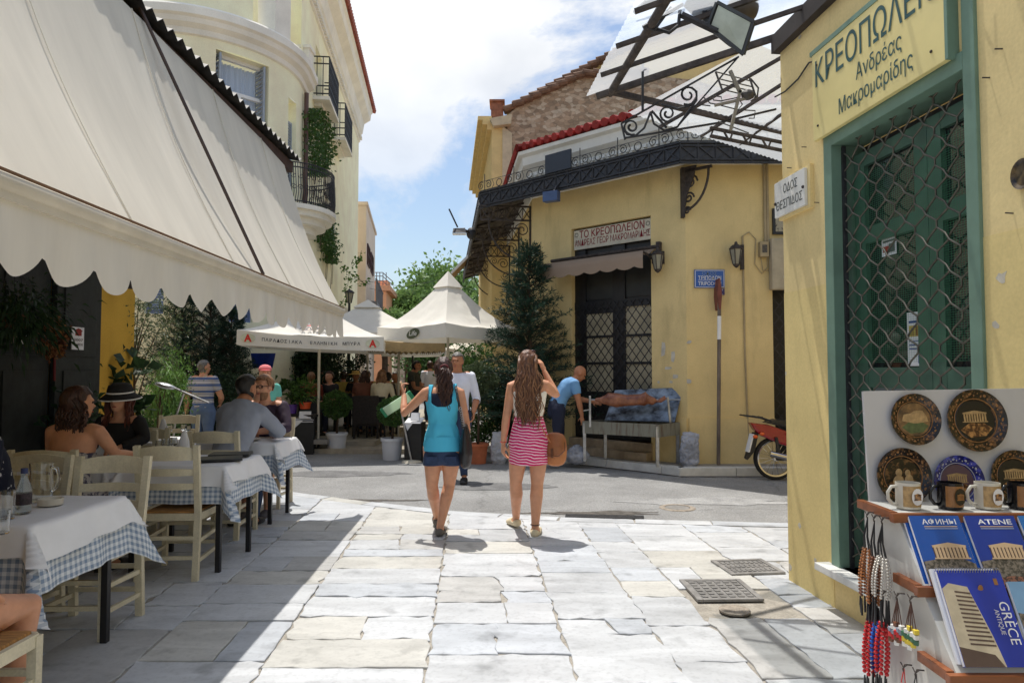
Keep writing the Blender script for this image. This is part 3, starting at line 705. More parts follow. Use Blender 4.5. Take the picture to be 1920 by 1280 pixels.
for k_,(p,q,p4,q4)in enumerate(zip(P3,P3[1:],P4,P4[1:])):
 ln=(q-p).length;n_=int(ln/.17)
 for i in range(n_+1):
  f=i/n_;a=p.lerp(q,f);b=p4 .lerp(q4,f)
  t.tube([(a.x,a.y,ZE+.075),(b.x,b.y,ZE+.42)],[.075,.07],8)
 t.add([(p.x,p.y,ZE+.02),(q.x,q.y,ZE+.02),(q4 .x,q4 .y,ZE+.36),(p4 .x,p4 .y,ZE+.36)],[(0,1,2,3)])
rt_=t.build('roof',mat('wine_red_tile',S(150,42,36),rough=.75,var=.35,scale=8,bump=.25),but)
CO=.52;CLW=.95
def cpl(of,ol):
 def isect(P,d,Q,e):
  det=d.x*-e.y+e.x*d.y;r=Q-P;k=(r.x*-e.y+e.x*r.y)/det;return P+d*k
 a=LO+NL*ol;b=isect(LO+NL*ol,LD,WL+NF*of,CD);c=isect(WL+NF*of,CD,WC+NR*of,RD);d_=WC+NR*of+RD*9
 return[a,b,c,d_]
ZC=fr(1290,305)[1]-.0;ZF0=4.55;ZF1=4.85
sh=MB();inn=cpl(0,0);out=cpl(CO,CLW)
for k_,(p,q,p4,q4)in enumerate(zip(out,out[1:],inn,inn[1:])):
 ln=(q-p).length;n_=int(ln/.055)//2*2
 vs=[]
 for i in range(n_+1):
  f=i/n_;a=p.lerp(q,f);b=p4 .lerp(q4,f);o_=.014*(1 if i%2 else-1)
  vs+=[(a.x,a.y,ZF0+.16+o_),(b.x,b.y,4.98+o_)]
 sh.add(vs,[(2*i,2*i+2,2*i+3,2*i+1)for i in range(n_)])
sh.build('canopy_sheet',mat('grey_tin',S(104,98,94),rough=.55,var=.4,scale=5,metal=.3),but)
fa=MB();rail=MB();cres=MB()
for k_,(p,q)in enumerate(zip(out,out[1:])):
 ln=(q-p).length;dr=(q-p)/ln;ax=Vector((dr.x,dr.y,0));nn=Vector((dr.y,-dr.x,0));Z=Vector((0,0,1))
 V=lambda t,z,k=0:Vector((p.x,p.y,z))+ax*t+nn*k
 fa.add([V(0,ZF0+.02),V(ln,ZF0+.02),V(ln,ZF1-.01),V(0,ZF1-.01)],[(0,1,2,3)])
 for z in(ZF0,ZF0+.05,ZF1-.045,ZF1):rail.bar(V(0,z,.012),V(ln,z,.012),.03,.022)
 n_=max(1,int(ln/.26));st=ln/n_
 for i in range(n_):
  rail.bar(V(i*st,ZF0+.04,.014),V((i+1)*st,ZF1-.04,.014),.014);rail.bar(V((i+1)*st,ZF0+.04,.016),V(i*st,ZF1-.04,.016),.014);rail.bar(V(i*st,ZF0,.015),V(i*st,ZF1,.015),.016)
 if k_==0:continue
 cres.bar(V(0,ZF1+.03),V(ln,ZF1+.03),.012);cres.bar(V(0,ZF1+.20),V(ln,ZF1+.20),.007)
 i=0;t_=.12
 while t_<ln-.1:
  if i%2==0:
   cres.bar(V(t_,ZF1),V(t_,ZF1+.33),.014)
   scroll(cres,V(t_+.10,ZF1+.12),ax,Z,.08,.2,1.5,a0=2.4,s=-1,th=.008);scroll(cres,V(t_-.10,ZF1+.12),-ax,Z,.08,.2,1.5,a0=2.4,s=-1,th=.008)
   cres.tube([V(t_+.18,ZF1+.02),V(t_+.24,ZF1+.1),V(t_+.2,ZF1+.19)],.007,4)
  else:ring(cres,V(t_,ZF1+.11),ax,Z,.065,.009)
  t_+=.37;i+=1
fa.build('canopy_fascia',mat('fascia_tin',S(60,60,64),rough=.5,var=.3,scale=5,metal=.3),but);rail.build('canopy_lattice',M_iron,but);cres.build('canopy_cresting',M_iron,but)
ub=MB()
for i,f in enumerate(np.linspace(.02,.98,9)):
 a=inn[1].lerp(inn[2],f);b=out[1].lerp(out[2],f);ub.bar((a.x,a.y,4.9),(b.x,b.y,ZF0+.1),.035,.05)
for f in np.linspace(.02,.98,12):
 a=inn[0].lerp(inn[1],f);b=out[0].lerp(out[1],f);ub.bar((a.x,a.y,4.9),(b.x,b.y,ZF0+.1),.03,.045)
for f in(.35,.7):
 a=inn[0].lerp(out[0],f);b=inn[1].lerp(out[1],f);ub.bar((a.x,a.y,4.78-.2*f),(b.x,b.y,4.78-.2*f),.03,.03)
ub.build('canopy_ribs',M_rust,but)
Z=Vector((0,0,1))
for s_ in(LL-.15,LL-2.1,LL-4.2,LL-6.6):
 tb=MB();P=LO+LD*s_;V=lambda k,z:Vector((P.x,P.y,z))+Vector((NL.x,NL.y,0))*k
 for z in(ZF0+.02,ZF0-.24):tb.bar(V(0,z),V(CLW,z),.03)
 for i in range(6):
  a=CLW*i/6;b=CLW*(i+1)/6;tb.bar(V(a,ZF0),V(b,ZF0-.24),.016);tb.bar(V(b,ZF0),V(a,ZF0-.24),.016);tb.bar(V(b,ZF0),V(b,ZF0-.24),.016)
 tb.bar(V(.02,ZF0),V(.02,ZF0-1.15),.035)
 N_=Vector((NL.x,NL.y,0))
 tb.tube([V(.05+.75*math.sin(a),ZF0-1.0+.74*(1-math.cos(a))+.0)for a in np.linspace(0,PI/2,12)],.016,5)
 scroll(tb,V(.17,ZF0-.42),N_,Z,.14,.2,1.6,th=.011);scroll(tb,V(.13,ZF0-.72),N_,-Z,.10,.2,1.5,th=.010);scroll(tb,V(.40,ZF0-.36),N_,Z,.09,.2,1.5,th=.009);scroll(tb,V(.10,ZF0-1.08),N_,Z,.09,.2,1.4,th=.010)
 tb.build('canopy_bracket',M_rust,but)
tb=MB();P=Vector((WC.x,WC.y,0))+Vector((-.06,-.02,0));nb=Vector((.75,-.66,0)).normalized();V=lambda k,z:P+nb*k+Z*z
tb.bar(V(.02,4.62),V(.02,3.85),.05,.10);tb.prism([V(.04,4.62),V(.26,4.62),V(.20,4.40),V(.10,4.2),V(.08,4.05),V(.04,3.95)],nb.cross(Z)*.02);tb.bar(V(.0,4.56),V(.5,4.56),.04)
tb.tube([V(.03+.42*math.sin(a),3.95+.6*(1-math.cos(a)))for a in np.linspace(0,PI/2,10)],.02,5)
for z,r in((4.38,.12),(4.14,.09),(3.95,.06)):scroll(tb,V(.03+r,z),nb,Z,r,.2,1.5,th=.016)
tb.build('canopy_bracket',M_rust,but)
M_reflect=mat('beige_reflection',S(176,166,140),rough=.35,var=.18,scale=3,spec=.6)  # beige reflection on the butcher's door glass, painted in as its colour
dd=MB();dn=-.14
dd.pbox(WL,CD,tl,tr,zb,zt,dn-.05,dn);wd=tr-tl
dL=MB()
z1=fr(1150,575)[1];z0p=fr(1150,735)[1]
tmid=fr(1153,650)[0]
g1=(fr(1092,650)[0],fr(1143,650)[0]);g2=(fr(1166,650)[0],tr-.01)
dl=dd.build('door',M_black,but)
rl=MB()
for a,b in((tl,g1[0]),(g1[1],g2[0])):rl.pbox(WL,CD,a,b,zb,zt,dn+.001,dn+.04)
rl.pbox(WL,CD,tl,tr,z1,z1+.13,dn+.002,dn+.05);rl.pbox(WL,CD,tl,tr,zb,z0p,dn+.002,dn+.035);rl.pbox(WL,CD,g1[0],g1[1],z0p+(z1-z0p)*.94,z1,dn+.002,dn+.035)
for f in(.34,.66):
 z=z0p+(z1-z0p)*f;rl.pbox(WL,CD,g1[0],g2[1],z-.02,z+.02,dn+.002,dn+.036)
rl.build('rails',M_black,dl)
for a,b in(g1,g2):MB().pbox(WL,CD,a,b,z0p,z1,dn+.001,dn+.012).build('pane',M_reflect,dl)
MB().pbox(WL,CD,tl+.12,tr-.05,z1+.16,zt-.5,dn+.001,dn+.012).build('transom',mat('dull_dark_glass',(.02,.022,.022),rough=.45,var=.3),dl)
gr=MB();stp=.155;zl,zh=zb+.05,z1+.1;H=zh-zl
def clipline(a,b,t0,t1):
 (x0,y0),(x1,y1)=a,b
 if x1<x0:(x0,y0),(x1,y1)=(x1,y1),(x0,y0)
 if x1<t0 or x0>t1:return None
 k=(y1-y0)/(x1-x0)
 if x0<t0:y0+=k*(t0-x0);x0=t0
 if x1>t1:y1+=k*(t1-x1);x1=t1
 return(x0,y0),(x1,y1)
P2=lambda t,z,k:Vector((*(WL+CD*t+NF*k),z))
x=tl-H*.8
while x<tr:
 for A,B in(((x,zl),(x+H*.8,zh)),((x,zh),(x+H*.8,zl))):
  cl=clipline(A,B,tl+.02,tr-.02)
  if cl:gr.bar(P2(*cl[0],dn+.07),P2(*cl[1],dn+.07),.014,.006,up=(NF.x,NF.y,0))
 x+=stp
gr.build('grille',M_iron,but)
rr=MB();rr.pbox(WC,RD,rt0,rt0+1.4,.15,rzt,-.2,-.16);rr.build('door',M_black,but)
rb=MB();zr=onp(1449,545,WC,RD)[1];rb.pbox(WC,RD,rt0-.06,rt0+1.45,zr,rzt+.02,.02,.16);rb.build('roller_blind',mat('beige_canvas',S(176,164,140),rough=.9),but,bevel=.03)
rb=MB();x=rt0
for i in range(14):
 for A,B in(((rt0-1.7+i*.15,.2),(rt0+.5+i*.15-.2,zr)),((rt0-1.7+i*.15,zr),(rt0+.5+i*.15-.2,.2))):
  cl=clipline(A,B,rt0+.01,rt0+1.38)
  if cl:rb.bar((WC.x+cl[0][0],WC.y+.06,cl[0][1]),(WC.x+cl[1][0],WC.y+.06,cl[1][1]),.014,.006,up=(0,1,0))
rb.build('grille',M_iron,but)
# ------------------------------------------------------------------ rubble-walled house behind
gab=thing('rubble_house','tall house with a bare rubble stone gable behind the butcher building','building',(3,18,0))
YG=17.5
M_rub=mat('rubble_stone',S(150,130,108),rough=.95,var=.2,scale=2,bump=.3,bscale=30)
_n=M_rub.node_tree.nodes;_l=M_rub.node_tree.links
_t=_n.new('ShaderNodeTexCoord');_mp=_n.new('ShaderNodeMapping');_mp.inputs['Scale'].default_value=(1,1,1.7)
_zz=_n.new('ShaderNodeTexNoise');_zz.inputs['Scale'].default_value=3.0;_mx=_n.new('ShaderNodeMix');_mx.data_type='RGBA';_mx.inputs['Factor'].default_value=.1
_v1=_n.new('ShaderNodeTexVoronoi');_v1 .inputs['Scale'].default_value=8.5;_v2=_n.new('ShaderNodeTexVoronoi');_v2 .feature='DISTANCE_TO_EDGE';_v2 .inputs['Scale'].default_value=8.5
_l.new(_t.outputs['Object'],_mp.inputs[0]);_l.new(_mp.outputs[0],_zz.inputs['Vector']);_l.new(_mp.outputs[0],_mx.inputs['A']);_l.new(_zz.outputs['Color'],_mx.inputs['B'])
_l.new(_mx.outputs['Result'],_v1 .inputs['Vector']);_l.new(_mx.outputs['Result'],_v2 .inputs['Vector'])
_r=_n.new('ShaderNodeValToRGB');_r.color_ramp.elements[0].color=(*S(146,128,108),1);_r.color_ramp.elements[1].color=(*S(208,192,170),1)
_e2=_r.color_ramp.elements.new(.5);_e2 .color=(*S(180,154,128),1)
_s=_n.new('ShaderNodeSeparateColor');_l.new(_v1 .outputs['Color'],_s.inputs[0]);_l.new(_s.outputs[0],_r.inputs['Fac']);_l.new(_r.outputs['Color'],_n['Principled BSDF'].inputs['Base Color'])
mulnode(M_rub,_v2 .outputs['Distance'],.8,1.0,(0,.12));mulnode(M_rub,_zz.outputs['Fac'],.8,1.05,(.3,.6))
pl=[W(942,360,YG),W(945,222,YG),W(968,202,YG),W(1091,146,YG),W(1205,140,YG),W(1300,150,YG),W(1500,210,YG),W(1500,360,YG)]
MB().prism(pl,(0,.5,0)).build('stone_gable',M_rub,gab)
pl=[W(950,212,YG+.2),W(1180,92,YG+.2),W(1330,40,YG+.2),W(1500,120,YG+.2),W(1500,330,YG+.2),W(945,330,YG+.2)]
MB().prism(pl,(0,6,0)).build('wall',M_cream if False else mat('pale_ochre',S(226,200,140),rough=.9,var=.08),gab)
rt=MB()
for A,B in((W(945,212,YG+.1),W(1180,88,YG+.1)),(W(1180,88,YG+.1),W(1330,34,YG+.1)),(W(962,202,YG-.05),W(1091,143,YG-.05)),(W(1091,143,YG-.05),W(1210,137,YG-.05))):
 n_=int((B-A).length/.24)
 for i in range(n_):a=A.lerp(B,i/n_);b=A.lerp(B,(i+1.25)/n_);rt.tube([a+Vector((0,-.12,.06)),b+Vector((0,-.12,.0))],[.08,.07],7);rt.tube([a+Vector((0,.08,.06)),b+Vector((0,.08,.0))],[.08,.07],7)
rt.build('verge_tiles',mat('old_tile',S(126,98,80),rough=.9,var=.4,scale=5,bump=.3),gab)
q=MB();a=W(932,200,YG);q.box((a.x,a.y+.3,a.z-.05),(.32,.5,.42));q.box((a.x,a.y+.3,a.z+.17),(.4,.6,.05));q.build('chimney',mat('brick',S(158,104,80),rough=.9,var=.3,scale=9),gab)
q=MB();a=W(959,300,YG-.03);q.prism([W(942,236,YG-.03),W(960,250,YG-.03),W(960,350,YG-.03),W(942,350,YG-.03)],(0,.1,0));q.prism([W(918,222,YG-.2),W(960,214,YG-.2),W(958,232,YG-.2),W(925,236,YG-.2)],(0,.6,0));q.build('quoin',mat('dressed_stone',S(206,190,160),rough=.9,var=.15,scale=4),gab)
q=MB();A=W(922,300,YG);B=W(898,300,YG+7)
zt_=W(925,222,YG).z
dq=Vector((B.x-A.x,B.y-A.y)).normalized();
q.add([(A.x,A.y,0),(B.x,B.y,0),(B.x,B.y,zt_),(A.x,A.y,zt_)],[(0,1,2,3)]);q.add([(A.x,A.y,0),(A.x+.4,A.y,0),(A.x+.4,A.y,zt_),(A.x,A.y,zt_)],[(0,1,2,3)])
q.build('side_wall',mat('pale_ochre',S(226,200,140)),gab)
q=MB();nq=Vector((-dq.y,dq.x));
for o_,z_,h_ in((.12,-.3,.14),(.24,-.16,.12),(.36,-.04,.1)):
 q.prism([(A.x,A.y,zt_+z_),(B.x,B.y,zt_+z_),(B.x-o_,B.y,zt_+z_),(A.x-o_,A.y,zt_+z_)],(0,0,h_))
q.build('eaves',mat('pale_ochre',S(226,200,140)),gab)
# ------------------------------------------------------------------ yellow shop on the right
SC=G(1480,1090);SC=Vector((SC.x,SC.y));SDR=Vector((.1,-1)).normalized();SNR=Vector((SDR.y,-SDR.x))
sh_=lambda px,py:onp(px,py,SC,SDR)
shop=thing('yellow_shop','yellow-walled shop with green door frame and lattice shutter, right edge','building',(SC.x,SC.y,0))
dt0=sh_(1566,800)[0];dt1=sh_(1836,600)[0];dz0=sh_(1595,1072)[1];dz1=sh_(1548,268)[1]
TOPZ=sh_(1450,95)[1]
w=MB();w.wall(SC,SDR,0,7,0,TOPZ,[(dt0,dt1,dz0,dz1)],.22)
D2=Vector((-.886,-.464));w.wall(SC-D2*7,D2,0,7,0,TOPZ)
a=SC;w.add([(SC.x,SC.y,TOPZ),(SC.x+.7,SC.y-7,TOPZ),(SC.x+6.5,SC.y-4,TOPZ),(SC.x+6.2,SC.y+3.25,TOPZ)],[(0,1,2,3)])
w.build('wall',M_yel2,shop)
p=MB();p.pbox(SC,SDR,-.02,7,TOPZ-.07,TOPZ+.06,-.05,.06);p.build('wall_plate',mat('dark_timber',S(58,50,46),rough=.8,var=.3),shop)
sl=MB();sl.pbox(SC,SDR,dt0-.1,dt1+.1,dz0-.045,dz0,-.2,.10);sl.build('sill',M_stone,shop,bevel=.006)
M_gr=mat('green_paint',S(110,138,121),rough=.5,var=.12,scale=5)
f=MB();f.pbox(SC,SDR,dt0-.04,dt0+.05,dz0,dz1+.04,-.2,.02);f.pbox(SC,SDR,dt1-.035,dt1+.04,dz0,dz1+.62,-.12,.02);f.pbox(SC,SDR,dt0+.05,dt1-.035,dz1-.05,dz1+.04,-.2,.02)
pp=MB();zb2=2.06;pp.pbox(SC,SDR,.0,dt0-.04,.0,zb2,-.01,.003);pp.pbox(SC,SDR,dt1+.04,7,.0,zb2+.05,-.01,.003);pp.build('lower_paint',plaster('shop_lower_paint',S(225,202,140),.14),shop)
f.build('door_frame',M_gr,shop,bevel=.006)
# ------------------------------------------------------------------ awning over the taverna tables
far=W(640,580,7.75);nr=W(0,330,2.3);topf=W(515,286,7.45);topn=W(229,0,4.39)
def lin(a,b,Y):return a+(b-a)*((Y-a.y)/(b.y-a.y))
aw=thing('awning','large cream canvas awning with scalloped edge over the taverna tables','awning',(far.x,4,far.z))
Y0=-1.0;n1,n2=44,22;m=MB()
for i in range(n1+1):
 Y=Y0+(7.75-Y0)*i/n1;a=lin(nr,far,Y);b=lin(topn,topf,Y)
 for j in range(n2+1):
  f=j/n2;p=a.lerp(b,f);sag=.07*math.sin(PI*f)+.010*math.sin(f*3+i*.9)*math.sin(PI*f)
  m.v.append((p.x-sag*.8,p.y,p.z-sag*.5))
k=n2+1
m.f=[(i*k+j,(i+1)*k+j,(i+1)*k+j+1,i*k+j+1)for i in range(n1)for j in range(n2)];m.mi=[0]*len(m.f)
m.build('canvas',M_canvas,aw,smooth=True)
for Y in(.6,1.9,3.2,4.5,5.8,7.0):
 a=lin(nr,far,Y);b=lin(topn,topf,Y);pts=[]
 for j in range(13):
  f=j/12;p=a.lerp(b,f);sag=.07*math.sin(PI*f);pts.append((p.x-sag*.8+.004,p.y,p.z-sag*.5+.003))
 MB().tube(pts,.004,4).build('seam',M_canvas,aw)
a=lin(nr,far,Y0);b=far
m=MB();m.tube([a+Vector((.01,0,-.02)),b+Vector((.01,.02,-.02))],.034,10);m.bar(a+Vector((.0,0,-.055)),b+Vector((0,0.02,-.055)),.05,.05);m.build('front_bar',mat('cream_metal',S(206,196,176),rough=.5,var=.1,scale=4),aw,smooth='auto')
m=MB();m.bar(a+Vector((.03,0,.016)),b+Vector((.03,0,.016)),.012,.008);m.build('piping',mat('brown_piping',S(120,88,60),rough=.8),aw)
m=MB();nv=420
for i in range(nv+1):
 Y=Y0+(7.78-Y0)*i/nv;p=lin(nr,far,Y);ph=Y/.315*2*PI;sc_=abs(math.sin(ph/2))**.8
 drop=.285-.10*(1-sc_);flut=.012*math.sin(Y*9)+.010*math.sin(Y*23)
 for j in range(5):f=j/4;m.v.append((p.x+flut*f+.01,p.y,p.z-.07-(drop-.02)*f))
m.f=[(i*5+j,(i+1)*5+j,(i+1)*5+j+1,i*5+j+1)for i in range(nv)for j in range(4)];m.mi=[0]*len(m.f)
m.build('valance',M_canvas,aw,smooth=True)
p=W(235,22,4.62);q=lin(nr,far,4.95)+Vector((.03,0,.02))
MB().tube([p+Vector((.10,0,.03)),q],.013,6).build('arm',mat('brown_metal',S(70,54,46),rough=.5,var=.2),aw)
# ------------------------------------------------------------------ tables
M_ging=bpy.data.materials.new('blue_gingham');M_ging.use_nodes=True
n_=M_ging.node_tree.nodes;l_=M_ging.node_tree.links
uvn=n_.new('ShaderNodeUVMap');sp=n_.new('ShaderNodeSeparateXYZ');l_.new(uvn.outputs[0],sp.inputs[0]);so_=[]
for ax in 'XY':
 a_=n_.new('ShaderNodeMath');a_.operation='MULTIPLY';a_.inputs[1].default_value=27;l_.new(sp.outputs[ax],a_.inputs[0])
 b_=n_.new('ShaderNodeMath');b_.operation='FRACT';l_.new(a_.outputs[0],b_.inputs[0]);c_=n_.new('ShaderNodeMath');c_.operation='GREATER_THAN';c_.inputs[1].default_value=.5;l_.new(b_.outputs[0],c_.inputs[0]);so_.append(c_)
ad=n_.new('ShaderNodeMath');ad.operation='ADD';l_.new(so_[0].outputs[0],ad.inputs[0]);l_.new(so_[1].outputs[0],ad.inputs[1])
dv=n_.new('ShaderNodeMath');dv.operation='MULTIPLY';dv.inputs[1].default_value=.5;l_.new(ad.outputs[0],dv.inputs[0])
mx_=n_.new('ShaderNodeMix');mx_.data_type='RGBA';mx_.inputs['A'].default_value=(*S(222,226,230),1);mx_.inputs['B'].default_value=(*S(130,148,172),1)
l_.new(dv.outputs[0],mx_.inputs['Factor']);l_.new(mx_.outputs['Result'],n_['Principled BSDF'].inputs['Base Color']);n_['Principled BSDF'].inputs['Roughness'].default_value=.9
M_linen=mat('white_tablecloth',S(232,232,234),rough=.85,var=.05,scale=5,bump=.15,bscale=9)
def drape(w,d,z,ox,oy,seed,rot=0,amp=.02,fl=.10,n=64):
 rr=random.Random(seed);ph=[rr.uniform(0,6)for _ in range(4)];m=MB();uv=[];hw,hd=w/2,d/2;U,V_=hw+ox,hd+oy
 cr_,sr_=math.cos(rot),math.sin(rot)
 for i in range(n+1):
  for j in range(n+1):
   u0=-U+2*U*i/n;v0=-V_+2*V_*j/n;u=u0*cr_-v0*sr_;v=u0*sr_+v0*cr_
   du=max(abs(u)-hw,0);dv_=max(abs(v)-hd,0);h=max(du,dv_)+.35*min(du,dv_);mn=min(du,dv_)
   sx=1 if u>0 else-1;sy=1 if v>0 else-1
   x=max(-hw,min(hw,u));y=max(-hd,min(hd,v))
   rip=amp*(h/.2)*(math.sin(v*17+ph[0])+.6*math.sin(v*31+ph[1]))*(1 if du>dv_ else 0)+amp*(h/.2)*(math.sin(u*16+ph[2])+.6*math.sin(u*29+ph[3]))*(1 if dv_>=du else 0)
   e=(.012 if h>0 else 0)+fl*h+max(rip,-.01-fl*h*.8)
   x+=sx*((e if du>=dv_ and h>0 else 0)+mn*.45+(.012 if dv_>du else 0)*0);y+=sy*((e if dv_>du else 0)+mn*.45)
   zz=z-h*.97+(.004*min(1,h*30)if h else 0)+(.0015*math.sin(u*9+ph[0])*math.sin(v*11)if h==0 else 0)
   m.v.append((x,y,zz));uv.append((u0,v0))
 k=n+1;m.f=[(i*k+j,(i+1)*k+j,(i+1)*k+j+1,i*k+j+1)for i in range(n)for j in range(n)];m.mi=[0]*len(m.f)
 return m,uv
TZ=.79
def table(cx,cy,w,d,seed,lab,lc,lw,ox=.2,rot=.04):
 t=thing('table',lab,'table',(cx,cy,0),0,'taverna tables')
 MB().box((0,0,TZ-.02),(w,d,.035)).build('tabletop',mat('table_board',S(120,92,64),rough=.7),t,world=False)
 for sx in(-1,1):
  for sy in(-1,1):MB().box((sx*(w/2-.05),sy*(d/2-.05),(TZ-.04)/2),(.036,.036,TZ-.04)).build('leg',M_black,t,world=False,bevel=.003)
 m,uv=drape(w,d,TZ+.004,ox+.10,ox+.08,seed,0,.006,.10);o=m.build('checked_tablecloth',M_ging,None,uv=uv);o.data.shade_smooth();o.location=(cx,cy,0);tag(o,lc,'tablecloth','blue gingham tablecloths')
 m,uv=drape(w,d,TZ+.010,ox-.05,ox-.06,seed+9,rot,.014,.24);m.v=[(x*1.012,y*1.012,z)for x,y,z in m.v]
 o=m.build('white_tablecloth',M_linen,None,uv=uv);o.data.shade_smooth();o.location=(cx,cy,0);tag(o,lw,'tablecloth','white top cloths');return t
table(-2.62,3.5,.86,.74,1,'nearest taverna table, with ashtray and water jug, lower left','blue gingham cloth on the nearest table, with the ashtray','white cloth on the nearest table, under ashtray and jug',.22,.05)
table(-2.50,5.42,.74,.68,2,'taverna table with two black menus lying on it','blue gingham cloth under the two black menus','white cloth under the two black menus',.2,-.05)
table(-2.68,6.98,.74,.62,3,'farthest taverna table, between the grey shirt and the purple shirt','blue gingham cloth of the farthest table, by the sunny paving','white cloth of the farthest table, partly sunlit',.2,.06)
table(-3.42,5.42,.80,.68,4,'taverna table in front of the woman in the striped black hat','blue gingham cloth in front of the woman in the black hat','white cloth in front of the woman in the black hat',.2,.03)
table(-3.62,7.0,.74,.62,5,'table laid with glasses and standing napkins, behind the woman in the black hat','blue gingham cloth of the table laid with napkins','white cloth of the table laid with napkins',.2,-.03)
# ------------------------------------------------------------------ chairs
M_rush=mat('rush_seat',S(176,128,72),rough=.9,var=.35,scale=10,stretch=(1,14,1),bump=.5,bscale=20)
def make_chair(lab):
 t=thing('taverna_chair',lab,'chair',(0,0,0),0,'cream wooden taverna chairs');hs=.20
 for s in(-1,1):
  MB().tube([(s*hs,.19,0),(s*hs,.19,.47)],[.024,.027],4).build('leg',M_chair,t,world=False)
  f=MB()
  for a,b,w0 in(((s*hs,-.22,0),(s*hs,-.19,.47),.042),((s*hs,-.19,.47),(s*hs*1.04,-.26,.97),.04)):f.bar(a,b,w0,.036,up=(0,1,0))
  f.build('rear_post',M_chair,t,world=False)
 f=MB()
 for x in(-hs,hs):f.bar((x,-.19,.455),(x,.19,.455),.03,.05)
 f.bar((-hs,.19,.455),(hs,.19,.455),.03,.05);f.bar((-hs,-.19,.455),(hs,-.19,.455),.03,.05);f.build('seat_frame',M_chair,t,world=False)
 f=MB();f.box((0,0,.478),(.385,.37,.03));f.build('seat',M_rush,t,world=False,bevel=.012)
 for z in(.14,.28):
  for a,b in(((-hs,-.21,z),(-hs,.19,z+.02)),((hs,-.21,z),(hs,.19,z+.02)),((-hs,.19,z+.05),(hs,.19,z+.05)),((-hs,-.21,z+.03),(hs,-.21,z+.03))):
   MB().bar(a,b,.02,.026).build('stretcher',M_chair,t,world=False)
 for z0,h,yb in((.865,.085,-.243),(.755,.045,-.225),(.655,.042,-.212)):
  f=MB();nn=9;vs=[]
  for i in range(nn):
   u=i/(nn-1)*2-1;bow=-.035*(1-u*u);top=z0+h+(.022*(1-u*u)if h>.06 else.006*(1-u*u))
   for y in(-.009,.009):vs+=[(u*(hs-.012),yb+bow+y,z0),(u*(hs-.012),yb+bow+y-.01,top)]
  fs=[]
  for i in range(nn-1):
   a=4*i;b=a+4;fs+=[(a,b,b+1,a+1),(a+2,a+3,b+3,b+2),(a+1,b+1,b+3,a+3),(a,a+2,b+2,b)]
  fs+=[(0,1,3,2),(4*nn-4,4*nn-2,4*nn-1,4*nn-3)]
  f.add(vs,fs).build('back_slat',M_chair,t,world=False)
 return t
ch=make_chair('empty cream chair with rush seat, back to us, at the table with the menus')
ch.location=(-2.46,5.13,0);ch.rotation_euler=(0,0,.04)
for x,y,rz,lab in((-2.47,4.02,PI+.03,'empty cream chair tucked against the far side of the nearest table'),(-3.16,4.86,.05,'cream chair the bare-shouldered woman sits on'),(-2.62,6.30,-.03,'cream chair of the man in the grey shirt'),(-2.72,7.62,PI,'cream chair of the bearded man in the purple shirt'),(-3.40,6.12,PI+.05,'cream chair of the woman in the striped black hat'),(-3.95,8.0,PI+.2,'cream chair half hidden behind the standing napkins'),(-3.45,6.42,.1,'empty cream chair between the hat woman and the laid table'),(-2.06,2.52,0,'cream chair at the lower left corner, under the bare knee'),(-3.0,4.08,PI,'cream chair of the grey-haired man at the left edge'),(-3.85,4.95,-.1,'cream chair beside the dark shutters, left of the bare-shouldered woman')):
 dup(ch,(x,y,0),rz,lab)
# ------------------------------------------------------------------ things on the tables
tz=TZ+.018
def obj1(name,mb,m,lab,cat,group=None,parent=None,**k):
 o=mb.build(name,m,parent,**k);return tag(o,lab,cat,group)
obj1('menu',MB().box((-2.26,5.34,tz+.012),(.22,.31,.018),-1.2),M_black,'black menu folder lying nearer the camera','menu','black menus',bevel=.004)
obj1('menu',MB().box((-2.30,5.62,tz+.012),(.22,.31,.02),-1.35),M_black,'black menu folder lying behind the other one','menu','black menus',bevel=.004)
p=G(95,945,tz)
obj1('ashtray',MB().lathe([(.0,.006),(.045,.006),(.05,.03),(.058,.032),(.058,0),(0,0)],(p.x,p.y,tz),22),mat('white_ceramic',S(214,208,194),rough=.35),'round white ashtray on the nearest table','ashtray',smooth='auto')
def glass(p,h=.11,r=.032,lab='',g_='drinking glasses on the tables',stem=False):
 pr=[(.0,0),(r*.9,0),(r,h),(r*.94,h),(r*.84,.008),(0,.008)]if not stem else[(0,0),(r,0),(.006,.01),(.006,h*.45),(r*.95,h*.62),(r*.85,h),(r*.8,h),(r*.85,h*.63),(0,h*.48)]
 return obj1('drinking_glass',MB().lathe(pr,(p.x,p.y,tz),18),M_glass,lab,'glass',g_,smooth='auto')
p=G(55,945,tz)
jt=thing('water_jug','clear glass water jug with handle on the nearest table','jug',(p.x-.01,p.y+.1,tz))
MB().lathe([(0,0),(.05,0),(.058,.06),(.052,.15),(.056,.2),(.052,.2),(.048,.15),(.053,.06),(.046,.008),(0,.008)],(0,0,0),24).build('body',M_glass,jt,smooth='auto',world=False)
MB().tube([(.05,0,.18),(.085,0,.17),(.095,0,.12),(.08,0,.07),(.055,0,.05)],.008,8).build('handle',M_glass,jt,smooth=True,world=False)
p=G(38,962,tz)
bt_=thing('bottle','small clear bottle with a dark label beside the jug','bottle',(p.x,p.y+.02,tz))
MB().lathe([(0,0),(.032,0),(.033,.1),(.03,.13),(.014,.17),(.014,.21),(.0,.21)],n=20).build('body',mat('pale_bottle_glass',(.7,.78,.8),rough=.05,trans=.9),bt_,smooth='auto',world=False)
MB().lathe([(.0335,.04),(.0345,.04),(.0345,.095),(.0335,.095)],n=20).build('label',mat('dark_label',S(54,44,52),rough=.6,var=.6,scale=60),bt_,world=False)
MB().lathe([(.0145,.19),(.0155,.19),(.0155,.215),(0,.215)],n=14).build('cap',mat('blue_cap',S(40,50,90)),bt_,world=False)
